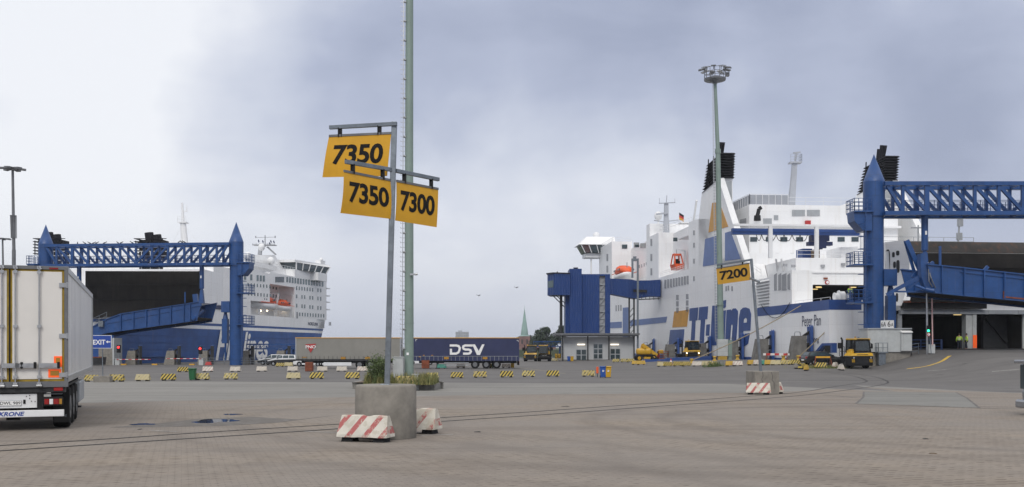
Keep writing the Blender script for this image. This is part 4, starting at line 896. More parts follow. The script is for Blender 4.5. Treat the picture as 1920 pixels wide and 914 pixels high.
# ---- boats carried by the ferries
def put_boats():
    f = FR1; LIFEBOAT.location = f.pt(123, 1.1, 18.1); LIFEBOAT.rotation_euler = (0, 0, f.rz); LIFEBOAT.scale = (1.35,)*3
    tag(LIFEBOAT, 'orange topped lifeboat hanging over the blue gangway at the forward end of the white ferry', group='lifeboats on the ferries')
    g = FR2
    for s, sc, lab in ((59.3, 1.18, 'orange topped lifeboat on the blue hulled ferry, between its davits'), (68.6, 1.0, 'orange topped lifeboat of the blue hulled ferry, nearest the bow in its recess')):
        dup(LIFEBOAT, g.pt(s, 1.6, 10.4), g.rz, lab, 'lifeboats on the ferries', (sc,)*3)
    root = thing('rescue_boat', 'small orange rescue boat with open frame cabin on the white ferry\'s boat deck', 'rescue boat', f.pt(74, 1.4, 16.9), f.rz)
    m = MB(); secs = [(-2.6, .7, .35), (-2.4, 1.0, .1), (1.2, 1.0, 0), (2.3, .6, .25), (2.9, .1, .6)]
    vs = []; fs = []
    for x, w, z in secs: vs += [(x, -w, 1.0), (x, -w*.7, z), (x, w*.7, z), (x, w, 1.0)]
    for k in range(4):
        for i in range(4): fs.append((k*4+i, k*4+(i+1) % 4, k*4+4+(i+1) % 4, k*4+4+i))
    m.add(vs, fs+[(0, 1, 2, 3), (16, 17, 18, 19)]); m.build('hull', 'orange', root)
    m = MB(); m.tube([(-1.9, -.8, 1), (-.9, -.6, 3), (.5, -.6, 3), (1.3, -.8, 1)], .14); m.tube([(-1.9, .8, 1), (-.9, .6, 3), (.5, .6, 3), (1.3, .8, 1)], .14); m.build('frame', 'orange', root)
    MB().hexa([(-1.0, -.75, 2.75), (.6, -.75, 2.75), (.6, .75, 2.75), (-1.0, .75, 2.75), (-.8, -.5, 3.1), (.4, -.5, 3.1), (.4, .5, 3.1), (-.8, .5, 3.1)]).build('cabin_roof', 'orange', root)
    MB().box(-.9, .3, -.45, .45, .9, 1.7).box(-.3, .0, -.3, .3, 1.7, 2.1).build('console', 'black', root)
    d = MB(f.pt(71, 1.4, 17.2)); 
    d = thing('boat_davit', 'white davit arm holding the small orange rescue boat', 'davit', f.pt(71.3, 1.6, 16)); mb = MB(f.pt(71.3, 1.6, 16)); mb.bar(f.pt(71.3, 2.6, 16), f.pt(71.3, 2.3, 20.3), .35); mb.bar(f.pt(71.3, 2.3, 20.3), f.pt(73.6, 1.3, 21.0), .3); mb.build('arm', 'white', d); mb = MB(f.pt(71.3, 1.6, 16)); mb.bar(f.pt(73.6, 1.3, 21.0), f.pt(73.6, 1.3, 20.0), .06); mb.build('fall_wire', 'dark_metal', d)
    # gear on the white ferry's after deck
    def cont(name, lab, cat, x0, x1, y0, y1, s, dep, mat):
        t0, z1 = f.cross(x0, y0, s); t1, z0 = f.cross(x1, y1, s); r = thing(name, lab, cat, f.pt(s, t0, 14.02)); m = MB(r.location); f.box(m, s, s+dep, t0, t1, 14.02, z1); m.build('shell', mat, r)
        m = MB(r.location)
        n = max(3, int((t1-t0)/.35))
        for i in range(n): t = t0+(t1-t0)*(i+.25)/n; f.box(m, s-.05, s-.001, t, t+(t1-t0)/n*.4, 14.1, z1-.1)
        m.build('door_ribs', mat, r); return r
    cont('deck_container', 'blue locker standing on the aft upper deck of the white ferry', 'container', 1505, 1523, 466.5, 487, 22, 2.4, 'ship_blue')
    cont('deck_locker', 'small brown box beside the blue locker on the upper deck', 'locker', 1527, 1537, 468, 480, 18.2, 1.2, 'wood')
    cont('deck_container', 'white container on the upper deck close to the blue gantry tower', 'container', 1577, 1606, 463.5, 487, 22, 5, 'ship_white')
    cont('deck_container', 'white container with its corner hidden by the blue gantry tower', 'container', 1608, 1632, 462.5, 487, 23, 5, 'ship_white')
put_boats()

# ================================================================ GANTRIES
def gantry(label, span, zt, zb, ztip, r, loc, rz, plats, panels=12, pitchflip=True, dep=2.6):
    root = thing('linkspan_gantry', label, 'gantry', loc, rz, 'blue gantries over the ship ramps')
    for sx, x in ((-1, 0), (1, span)):
        t = MB(); t.cyl((x, 0, -2.5), (x, 0, zb), r, r, 28); t.cyl((x, 0, zb), (x, 0, zt+.15), r*1.12, r*1.12, 28); to = t.build('tower', 'gantry_blue', root)
        MB().cyl((x, 0, zt+.15), (x, 0, ztip), r*1.14, 0, 28).build('tower_roof', 'gantry_blue', to)
        pm = MB(); rm = MB(); lm = MB()
        for k, z in enumerate(plats):
            xo = x+sx*r; w = 1.5
            if k == 0:
                pm.prism([(xo-sx*.4, -1.0, z), (xo+sx*w, -1.0, z), (xo+sx*(w-.1), -1.0, z-.9), (xo+sx*.5, -1.0, z-1.9), (xo-sx*.4, -1.0, z-1.9)], (0, 2.0, 0))
            pm.box(min(xo-sx*.5, xo+sx*w), max(xo-sx*.5, xo+sx*w), -1.25, 1.25, z, z+.16); pm.build('platform', 'gantry_blue', to); pm = MB()
            railing(rm, [(xo-sx*.3, -1.2, z+.16), (xo+sx*w, -1.2, z+.16), (xo+sx*w, 1.2, z+.16), (xo-sx*.3, 1.2, z+.16)], 1.25, 3, .5, .055); rm.build('platform_railing', 'gantry_blue', to); rm = MB()
        for q in (-.25, .25): lm.bar((x+sx*(r+.35), -1.0+q*0-.3, .5), (x+sx*(r+.35), -1.3, plats[0]), .07) if q < 0 else lm.bar((x+sx*(r+.35), -.75, .5), (x+sx*(r+.35), -.75, plats[0]), .07)
        z = .8
        while z < plats[0]: lm.bar((x+sx*(r+.35), -1.3, z), (x+sx*(r+.35), -.75, z), .045); z += .35
        z = 3
        while z < plats[0]-.5:
            lm.tube([(x+sx*(r+.35), -1.3, z), (x+sx*(r+.95), -1.35, z), (x+sx*(r+.95), -.7, z), (x+sx*(r+.35), -.75, z)], .035, 4); z += 1.3
        lm.build('ladder', 'gantry_blue', to)
        # latch bracket, ram and rod on the inner side
        xi = x-sx*r; bk = MB(); bk.box(min(xi+sx*.2, xi-sx*1.15), max(xi+sx*.2, xi-sx*1.15), -.75, .75, zb-7.2, zb-5.5); bk.build('bracket', 'gantry_blue', to)
        rm_ = MB(); xc = xi-sx*.75; rm_.cyl((xc, 0, zb-7.2), (xc, 0, zb-8.2), .22, .42, 12); rm_.box(xc-.42, xc+.42, -.42, .42, zb-12.0, zb-8.2); rm_.cyl((xc, 0, zb-12.0), (xc, 0, .0), .16, .16, 10); rm_.build('ram', 'gantry_blue', to)
    wv = .30
    for y in (-dep/2, dep/2):
        m = MB(); m.box(r*.6, span-r*.6, y-.26, y+.26, zt-.42, zt); m.box(r*.6, span-r*.6, y-.26, y+.26, zb, zb+.42)
        for i in range(1, panels):
            x = span*i/panels; m.bar((x, y, zb+.42), (x, y, zt-.42), 1.5*wv if i in (2, panels-2) else wv, .3, (0, 1, 0))
        for i in range(panels):
            xa, xb = span*i/panels, span*(i+1)/panels
            if i == 0: xa += r*.9
            if i == panels-1: xb -= r*.9
            if i < panels/2: m.bar((xa, y, zt-.4), (xb, y, zb+.4), .32, .28, (0, 1, 0))
            else: m.bar((xa, y, zb+.4), (xb, y, zt-.4), .32, .28, (0, 1, 0))
        m.build('truss', 'gantry_blue', root)
    cr = MB()
    for i in range(1, panels):
        x = span*i/panels
        for z in (zb+.2, zt-.2): cr.bar((x, -dep/2+.26, z), (x, dep/2-.26, z), .2)
    cr.box(1.0, span-1, -.5, .5, zb+.3, zb+.4); cr.build('cross_beam', 'gantry_blue', root)
    wr = MB(); railing(wr, [(r+.3, .55, zb+.4), (span-r-.3, .55, zb+.4)], 1.25, 3, .8, .05); railing(wr, [(r+.3, -.55, zb+.4), (span-r-.3, -.55, zb+.4)], 1.25, 3, 1.6, .05); wr.build('walkway_railing', 'rail_blue', root)
    for x, sx in ((span*2/panels+.35, 1), (span*(panels-2)/panels-.35, -1)):
        h = MB(); h.cyl((x, 0, zb-3.5), (x, 0, zb+.1), .34, .34, 14); h.cyl((x, 0, zb-3.7), (x, 0, zb-3.5), .2, .2, 10); h.hexa([(x-.35, -.35, zb-5.8), (x+.35, -.35, zb-5.8), (x+.35, .35, zb-5.8), (x-.35, .35, zb-5.8), (x-.2, -.2, zb-3.7), (x+.2, -.2, zb-3.7), (x+.2, .2, zb-3.7), (x-.2, .2, zb-3.7)])
        ho = h.build('lift_cylinder', 'gantry_blue', root); MB().box(x-.1, x+.1, -.37, -.34, zb-1.9, zb-1.5).build('notice', 'sign_white', ho)
    return root
GANTRY_R = gantry('tall blue portal gantry beside the white ferry, lattice girder over its open stern door', 29.6, 19.0, 15.55, 22.1, .97, (37.7*1.05, 105.0, -.1), 0, (15.9, 10.4, 6.5)); GANTRY_R.scale = (1.05,)*3
lx0, lx1 = P(86, 0, 151.5), P(443, 0, 148.5)
GANTRY_L = gantry('blue portal gantry with two cone topped towers by the blue hulled ferry', (lx1-lx0).length if False else math.hypot(lx1.x-lx0.x, 3.0), 18.05, 14.55, 21.35, .98, (lx0.x, 151.5, 0), math.atan2(-3.0, lx1.x-lx0.x), (14.9, 10.2, 5.4))

# movable ramp bridges under the gantries
def ramp_bridge(label, tops, bots, Yf, Yb, stiff, extra=None, plate=None):
    """tops and bots: px outlines of the near girder (front at depth Yf), back girder at Yb"""
    L = P(*bots[0], Yf); root = thing('ramp_bridge', label, 'ramp', L)
    for Y, nm in ((Yf, 'girder'), (Yb, 'girder')):
        m = MB(L); sc = lambda p: P(*p, Yf)+Vector((0, Y-Yf, 0)); m.prism([sc(p) for p in tops+bots[::-1]], (0, .18, 0))
        for a, c in zip(tops[:-1], tops[1:]): m.bar(sc(a)+Vector((0, .1, 0)), sc(c)+Vector((0, .1, 0)), .55, .12)
        for a, c in zip(bots[:-1], bots[1:]): m.bar(sc(a)+Vector((0, .1, 0)), sc(c)+Vector((0, .1, 0)), .5, .12)
        for px in stiff:
            def at(l, px):
                for (xa, ya), (xb, yb) in zip(l[:-1], l[1:]):
                    if min(xa, xb) <= px <= max(xa, xb): return ya+(yb-ya)*(px-xa)/(xb-xa)
                return l[-1][1]
            m.bar(sc((px, at(tops, px)))+Vector((0, -.1, 0)), sc((px, at(bots, px)))+Vector((0, -.1, 0)), .12, .35, (0, 1, 0))
        m.bar(*[sc((p[0], p[1]+8))+Vector((0, -.05, 0)) for p in (tops[1], tops[-1])], .1, .14); m.build(nm, 'gantry_blue', root)
    m = MB(L); dy = Yb-Yf
    q = [P(x, y-3, Yf) for x, y in bots]
    for a, c in zip(q[:-1], q[1:]): m.hexa([a+Vector((0, .2, 0)), c+Vector((0, .2, 0)), c+Vector((0, dy, 0)), a+Vector((0, dy, 0)), a+Vector((0, .2, .25)), c+Vector((0, .2, .25)), c+Vector((0, dy, .25)), a+Vector((0, dy, .25))])
    m.build('deck', 'plate_dark', root)
    return root, L
rb, L = ramp_bridge('blue plate girder ramp bridge hung below the tall gantry at the white ferry\'s stern', [(1739, 496), (1800, 502), (1920, 515), (2110, 536)], [(1752, 549), (1800, 554), (1920, 564.5), (2110, 584)], 97, 103.5, (1765, 1807, 1844, 1882, 1921, 1960, 2000, 2040))
m = MB(L); m.box(*[v for v in (P(1726, 0, 98).x, P(1752, 0, 98).x)], 97.5, 103, P(0, 549, 98).z, P(0, 480, 98).z) if False else m.prism([P(*p, 97.3) for p in ((1726, 476), (1736, 474), (1741, 497), (1752, 505), (1752, 549), (1737, 546), (1728, 520))], (0, .9, 0)); m.build('lifting_lug', 'gantry_blue', rb)
m = MB(L); m.bar(P(1700, 451, 99), P(1728, 514, 99), .22, .45); m.bar(P(1697, 452, 99.4), P(1716, 516, 99.4), .14, .3); m.prism([P(*p, 99) for p in ((1714, 512), (1722, 507), (1730, 509), (1730, 520), (1722, 526), (1710, 519))], (0, .3, 0)); m.build('flap_arm', 'gantry_blue', rb)
m = MB(L); m.bar(P(1662, 553, 98.5), P(1732, 517, 98), .22, .3); m.bar(P(1667, 548, 98.5), P(1730, 513, 98), .1); m.bar(P(1674, 547, 98.5), P(1744, 548, 98), .16); m.bar(P(1704, 541, 98.4), P(1730, 522, 98), .14); m.cyl(P(1718, 536, 97.8), P(1736, 543, 97.2), .16, .16, 10); m.cyl(P(1736, 543, 97.2), P(1751, 546, 96.9), .27, .27, 12); m.build('ram', 'gantry_blue', rb)
m = MB(L); m.tube([P(1743, 512, 96.8), P(1746, 522, 96.6), P(1750, 532, 96.7), P(1754, 540, 96.9)], .06); m.tube([P(1741, 505, 96.8), P(1742, 528, 96.5), P(1748, 538, 96.6)], .05); m.build('hose', 'lamp_grey', rb)
MB(L).bar(P(1762.5, 498, 97.2), P(1762.5, 462, 97.2), .2).build('post', 'gantry_blue', rb); MB(L).bar(P(1846, 507, 97.1), P(1852, 500, 97.1), .3).build('lug', 'gantry_blue', rb); MB(L).bar(P(1744, 496, 97.1), P(1750, 492, 97.1), .3).build('lug', 'gantry_blue', rb)
m = MB(L); m.bar(P(1883, 557, 96.85), P(1960, 565, 96.85), .06, .14); m.bar(P(1882, 546, 96.85), P(1882, 560, 96.85), .1); m.build('rust_streak', 'rust', rb)
rb, L = ramp_bridge('blue plate girder ramp bridge sloping down between the reefer trailer and the cone topped gantry', [(176, 612), (200, 599), (227, 589), (366, 567.5), (379, 564.5)], [(176, 631), (202, 624), (227, 620.5), (320, 608), (369, 601)], 150.5, 158, (227, 251, 275, 298, 321, 345, 357))
m = MB(L); m.hexa([P(x, y, 156+d) for d in (0, .5) for x, y in ((160, 600), (374, 575), (374, 509), (160, 508.5))]); m.build('raised_flap', 'plate_dark', rb)
m = MB(L); m.bar(P(160, 535, 155.7), P(374, 533, 155.7), .08); m.bar(P(160, 562, 155.7), P(374, 560, 155.7), .1); m.bar(P(374.5, 509, 155.6), P(374.5, 580, 155.6), .4); m.build('flap_edge', 'black', rb)
m = MB(L); m.cyl(P(360, 601, 150), P(381, 583, 152), .25, .25, 10); m.bar(P(366, 552, 151), P(369, 576, 151), .7, .7); m.cyl(P(347, 548, 150.8), P(347, 568, 150.8), .12, .12, 8); m.build('ram', 'gantry_blue', rb)
m = MB(L); railing(m, [P(172, 613, 150.4), P(200, 600, 150.4)], 1.2, 2, 1.2, .06); m.box(P(184, 0, 150).x, P(193, 0, 150).x, 150, 151, P(0, 613, 150).z, P(0, 602, 150).z); m.build('end_railing', 'galv', rb)

# gulls on the girder: tiny dark birds
def gulls():
    root = thing('gull', 'small dark gull perched on the girder', 'bird')
    m = MB(); m.lathe([(.01, -.24), (.07, -.14), (.10, 0), (.07, .16), (.02, .30)], (0, 0, 0), 8); b = m
    for i, v in enumerate(b.v): b.v[i] = Vector((v.z, v.y, .13+v.x*.9+v.z*.35))
    b.ball((.26, 0, .30), .065, 8); b.bar((.31, 0, .30), (.40, 0, .285), .03); b.bar((.02, .03, 0), (.02, .03, .1), .02); b.bar((.02, -.03, 0), (.02, -.03, .1), .02)
    b.build('body', 'black', root)
    xs = [6.0, 7.2, 8.0, 8.6, 9.1, 10.4, 12.6, 13.1, 14.9, 16.0, 17.2, 18.0, 19.8, 20.6, 22.4, 22.9, 23.3]
    first = True
    for i, x in enumerate(xs):
        w = GANTRY_L.matrix_basis @ Vector((x, -1.3, 18.05))
        a = root if i == 0 else dup(root, w, RND.uniform(0, 6.2))
        a.location = w; a.rotation_euler = (0, 0, RND.uniform(0, 6.2)); tag(a, 'tiny dark gull in the row perched along the top of the cone topped gantry', group='gulls on the gantry girder')
    for (px, py, lab) in ((897, 555, 'tiny dark bird flying above the navy trailer, lower one of the pair'), (968, 540, 'tiny dark bird flying above the church spire, higher one of the pair')):
        f = thing('flying_bird', lab, 'bird', P(px, py, 140), .6, 'birds in flight'); m = MB(); m.add([(-.45, 0, .14), (-.2, .1, .16), (0, .09, 0), (.2, .1, .16), (.45, 0, .14), (0, -.2, -.02), (0, .05, .06), (0, 0, -.07)], [(0, 5, 2, 1), (4, 3, 2, 5), (5, 7, 2), (5, 2, 6)]); m.build('body', 'black', f)
gulls()

# ================================================================ PASSENGER TERMINAL TOWER
mk('hall_paint', (.46, .475, .485), .6, var=.05, scale=.5, streak=.2)
def terminal():
    m = bpy.data.materials.new('cladding'); m.use_nodes = True; t = m.node_tree; p = t.nodes['Principled BSDF']; p.inputs['Roughness'].default_value = .45
    tc = N(t, 'ShaderNodeTexCoord'); wv = N(t, 'ShaderNodeTexWave', wave_type='BANDS', bands_direction='X'); wv.inputs['Scale'].default_value = .95; t.links.new(tc.outputs['Object'], wv.inputs['Vector'])
    n = N(t, 'ShaderNodeTexNoise'); n.inputs['Scale'].default_value = .3; n.inputs['Detail'].default_value = 5; t.links.new(tc.outputs['Object'], n.inputs['Vector'])
    c = mixc(t, n.outputs[0], (.008, .036, .155), (.013, .056, .225)); t.links.new(c, p.inputs['Base Color'])
    b = N(t, 'ShaderNodeBump'); b.inputs['Strength'].default_value = .9; b.inputs['Distance'].default_value = .08; t.links.new(wv.outputs['Fac'], b.inputs['Height']); t.links.new(b.outputs[0], p.inputs['Normal']); MATS['cladding'] = m
    Y = 185.; L = P(1057, 678, Y); root = thing('terminal_building', 'white ground floor hall carrying a blue clad stair tower and gangway', 'building', L); M = lambda: MB(L)
    X = lambda px, y=Y: (px-960)*y/F
    Zp = lambda py, y=Y: CZ+(HY-py)*y/F
    def bx(mb, x0, x1, y0, y1, d0=0, d1=8): return mb.box(X(x0), X(x1), Y+d0, Y+d1, Zp(y1), Zp(y0))
    w = M(); bx(w, 1057, 1190, 632, 684, 0, 9); w.build('hall_wall', 'hall_paint', root)
    pl = M(); bx(pl, 1056.5, 1190.5, 674.5, 684, -.12, 9.2); pl.build('plinth', 'concrete_dark', root)
    r = M(); bx(r, 1040, 1197, 625.5, 628.5, -2.2, 10); bx(r, 1042, 1195, 628.5, 630.5, -2, 9.5); r.build('roof', 'lamp_grey', root)
    for px in (1054.5, 1101.5, 1141, 1188): MB(L).box(X(px-1.1), X(px+1.1), Y-.9, Y-.6, -1, Zp(629)).build('post', 'dark_metal', root)
    for x0, x1, y0, y1, nx, ny, nm in ((1080, 1099.5, 655.5, 676.5, 2, 2, 'door'), (1112.5, 1130, 645, 673, 2, 3, 'window'), (1144, 1163, 654, 675, 2, 2, 'door')):
        f = M(); bx(f, x0, x1, y0, y1, -.1, -.003); fo = f.build(nm, 'steel' if False else 'grey_paint', root); g = M()
        for i in range(nx):
            for j in range(ny):
                a = x0+(x1-x0)*i/nx+1.0; c_ = x0+(x1-x0)*(i+1)/nx-1.0; d = y0+(y1-y0)*j/ny+.9; e = y0+(y1-y0)*(j+1)/ny-.9; bx(g, a, c_, d, e, -.14, -.105)
        g.build('pane', 'glass', fo)
    for x0, x1 in ((1082.5, 1096.5), (1144.5, 1160)):
        l = M(); bx(l, x0, x1, 645.3, 647.6, -.3, -.1); l.build('wall_lamp', 'lamp_tube', root)
    t = M(); bx(t, 1068.5, 1091.5, 503.5, 627, 1.0, 7); t.build('stair_bay', 'cladding', root)
    t = M(); bx(t, 1061, 1068.5, 540, 627, 2.0, 7); bx(t, 1091.5, 1125.5, 513, 627, 1.8, 8.5); bx(t, 1136.5, 1146, 513, 627, 1.8, 8.5); bx(t, 1125.5, 1136.5, 513, 516, 1.8, 8.5); to = t.build('tower_wall', 'cladding', root)
    g = M(); bx(g, 1125.5, 1136.5, 516, 627, 2.4, 2.5); g.build('stair_glazing', 'ship_grey', to); g = M()
    y = 622
    k = 0
    while y > 530:
        z0, z1 = Zp(y), Zp(y-13); g.bar((X(1126), Y+2.2, z0), (X(1136), Y+2.2, z1), .16); g.bar((X(1126), Y+2.2, z1), (X(1136.5), Y+2.2, z1), .2); g.bar((X(1126), Y+2.25, z0+1.0), (X(1136), Y+2.25, z1+1.0), .07); y -= 25.6
    for z in (545, 571, 597): bx(g, 1125.5, 1136.5, z, z+1.2, 2.25, 2.4)
    g.build('stair_flight', 'grey_paint', to)
    wg = M(); pts = [(X(1027)-.0, Y+1.5), (X(1038.5), Y-.6), (X(1069), Y+.4), (X(1069), Y+6), (X(1034), Y+6.5)]
    wg.prism([(x, y, Zp(553.5)) for x, y in pts], (0, 0, Zp(513.5)-Zp(553.5))); wo = wg.build('side_wing', 'cladding', root)
    rf = M(); rf.prism([(x+(-.25 if x < X(1050) else 0), y-.2, Zp(513.5)) for x, y in pts], (0, 0, .2)); rf.build('wing_roof', 'dark_metal', wo)
    a, b_ = Vector((pts[0][0], pts[0][1], 0)), Vector((pts[1][0], pts[1][1], 0)); wn = M(); d = (b_-a); nn = Vector((-.5, -.8, 0)).normalized()*.05
    wn.hexa([a+d*.08+nn+Vector((0, 0, Zp(539.5))), a+d*.92+nn+Vector((0, 0, Zp(539.5))), a+d*.92+Vector((0, 0, Zp(539.5))), a+d*.08+Vector((0, 0, Zp(539.5))), a+d*.08+nn+Vector((0, 0, Zp(527))), a+d*.92+nn+Vector((0, 0, Zp(526))), a+d*.92+Vector((0, 0, Zp(526))), a+d*.08+Vector((0, 0, Zp(527)))]); wn.build('window', 'ship_glass', wo)
    sp = M(); sp.cyl((X(1053), Y+2, Zp(626)), (X(1053), Y+2, Zp(553)), .28, .28, 8); sp.bar((X(1036), Y+1, Zp(553)), (X(1060), Y+3, Zp(575)), .14); sp.bar((X(1040), Y+1, Zp(551)), (X(1066), Y+3, Zp(572)), .12); sp.build('wing_support', 'dark_metal', root)
    vt = M(); vt.cyl((X(1082), Y+4, Zp(503.5)), (X(1082), Y+4, Zp(499)), .35, .5, 8); bx(vt, 1030, 1031.5, 511, 514, 2, 3); bx(vt, 1045, 1047, 508, 514, 2, 3); vt.build('roof_vent', 'dark_metal', root)
    # gangway to the ship
    gw = M(); s_, _ = FR1.side(1241, 540); e = FR1.pt(s_, -.25, 0); a = Vector((X(1146), Y+2.2, 0)); k = Vector((0, 3.4, 0))
    z0, z1 = Zp(521), Zp(523.5); zb0, zb1, zbm = Zp(550), Zp(553), Zp(556)
    def pnt(u): return a+(e-a)*u
    us = [0, .42, .5, .8, 1.0]; tp = [z0, z0-.05, z0-.25, z0-.1, z0+.1]; bt = [zb0, zbm-.1, zbm-.2, zb1, zb1]
    fr = [pnt(u)+Vector((0, 0, z)) for u, z in zip(us, tp)]+[pnt(u)+Vector((0, 0, z)) for u, z in list(zip(us, bt))[::-1]]
    gw.prism(fr, k); go = gw.build('gangway', 'cladding', root)
    ug = M(); ug.bar(pnt(.45)+Vector((0, -.3, Zp(543))), pnt(.72)+Vector((0, -.3, Zp(543.5))), .12, .5); ug.bar(pnt(.55)+Vector((0, 0, Zp(560))), pnt(.98)+Vector((0, 0, Zp(557))), .2)
    for u in (.62, .7, .78, .86, .95): ug.bar(pnt(u)+Vector((0, 0, Zp(560))), pnt(u)+Vector((0, 0, Zp(553))), .1)
    ug.build('gangway_walkway', 'dark_metal', go)
    ps = M(); q = pnt(.42)
    for dx, dy in ((-.35, 0), (.6, 0)): ps.bar(q+Vector((dx, 1.0, -1)), q+Vector((dx, 1.0, zbm)), .3)
    z = 0
    while z < 9: ps.bar(q+Vector((-.35, 1, z)), q+Vector((.6, 1, z+1.1)), .12); z += 1.1
    ps.build('lattice_support', 'dark_metal', root)
    pt_ = M(); 
    for px, py in ((1184.5, 522), (1194.5, 655)): pt_.box(X(px-1.7), X(px+1.7), Y-1.2, Y-.8, Zp(py) if px < 1190 else -1, Zp(486))
    pt_.box(X(1182.8), X(1196.2), Y-1.21, Y-.79, Zp(491), Zp(487)); pt_.box(X(1186), X(1192), Y-1.1, Y-.7, Zp(487), Zp(482)); pt_.build('portal_frame', 'galv', root)
    return root
terminal()

# ================================================================ LAMP MASTS AND POSTS
def mast_near():
    Y = 58.; c = Vector(((767-960)*Y/F, Y, 0)); L = Vector((c.x, Y, gz(c.x, Y))); root = thing('lamp_mast', 'tall green lamp mast with climbing pegs rising out of the picture behind the number signs', 'lamp mast', L); M = lambda: MB(L)
    m = M(); m.cyl(L+Vector((0, 0, -.3)), L+Vector((0, 0, 12)), .28, .262, 26, False); m.cyl(L+Vector((0, 0, 12)), L+Vector((0.03, 0, 26)), .255, .225, 26, False); m.cyl(L+Vector((.03, 0, 26)), L+Vector((.03, 0, 34)), .22, .16, 26); m.cyl(L+Vector((0, 0, 4.0)), L+Vector((0, 0, 4.08)), .285, .285, 26); m.cyl(L+Vector((0, 0, 2.0)), L+Vector((0, 0, 2.06)), .288, .288, 26)
    mo = m.build('mast', 'mast_green', root)
    l = M(); x = -.37; y = -.12
    l.bar(L+Vector((x-.02, y, 2.4)), L+Vector((x+.06, y, 26)), .045)
    z = 2.5
    i = 0
    while z < 26:
        xx = x-.02+.08*z/26; l.bar(L+Vector((xx-.14, y, z)), L+Vector((xx+.12, y, z)), .028); l.bar(L+Vector((xx-.14, y, z)), L+Vector((xx-.14, y, z+.07)), .028)
        if i % 4 == 0: l.cyl(L+Vector((xx+.02, y-.07, z)), L+Vector((xx+.15, y-.02, z)), .07, .07, 8)
        z += .29; i += 1
    l.build('climbing_ladder', 'steel', root)
    b = M(); b.box(L.x+.1, L.x+.42, Y-.42, Y-.3, L.z+6.9, L.z+7.0); b.cyl(L+Vector((.42, -.36, 6.95)), L+Vector((.55, -.36, 6.98)), .07, .07, 10); b.build('small_lamp', 'steel', root)
    v = M(); v.cbox(L.x-.12, L.x+.02, Y-.31, Y-.285, L.z+2.1, L.z+2.25, .01); v.build('notice', 'sign_white', root)
    h = M(); h.cyl(L+Vector((0, 0, 34)), L+Vector((0, 0, 34.3)), 1.1, 1.1, 16); h.build('head_frame', 'lamp_grey', root)
    for px, lab, w, d, z1, mat, nm in ((747, 'grey electrical cabinet standing against the green mast', .62, .5, 1.65, 'cabinet', 'electrical_cabinet'), (779, 'small pale distribution box at the foot of the green mast', .38, .3, .62, 'cabinet', 'distribution_box')):
        p = Vector(((px-960)*57.4/F, 57.4, 0)); p.z = gz(p.x, p.y)+.3; r = thing(nm, lab, 'cabinet', p)
        MB().cbox(-w/2, w/2, -d/2, d/2, -.3, z1, .015).build('housing', mat, r); MB().box(-w/2+.04, w/2-.04, -d/2-.012, -d/2-.001, -.1, z1-.08).build('door', mat, r); MB().box(-w/2-.03, w/2+.03, -d/2-.04, d/2+.02, z1, z1+.05).build('lid', mat, r)
mast_near()
def kerb_island():
    """raised weedy island round the foot of the near mast"""
    c = Vector((-6.15, 58.2, 0)); pts = []
    for px, py in ((676, 727), (700, 730), (760, 732), (815, 731.5), (830, 729)): pts.append(G(px, py))
    back = [Vector((pts[-1].x+.1, 60.2, 0)), Vector((-6.5, 60.8, 0)), Vector((pts[0].x, 60, 0))]
    out = pts+back; z = gz(c.x, 57)
    root = thing('kerb_island', 'low broken concrete kerb round the weeds at the foot of the mast', 'kerb', (c.x, c.y, z))
    m = MB((c.x, c.y, z)); m.prism([(p.x, p.y, z-.25) for p in out], (0, 0, .62)); m.build('kerb', 'kerb', root, bevel=.06)
    ins = [(c.x+(p.x-c.x)*.94, c.y+(p.y-c.y)*.86, z+.375) for p in out]; s = MB((c.x, c.y, z)); s.poly(ins); s.build('soil', 'wood', root)
    return out, z+.37
ISLAND, ISLAND_Z = kerb_island()
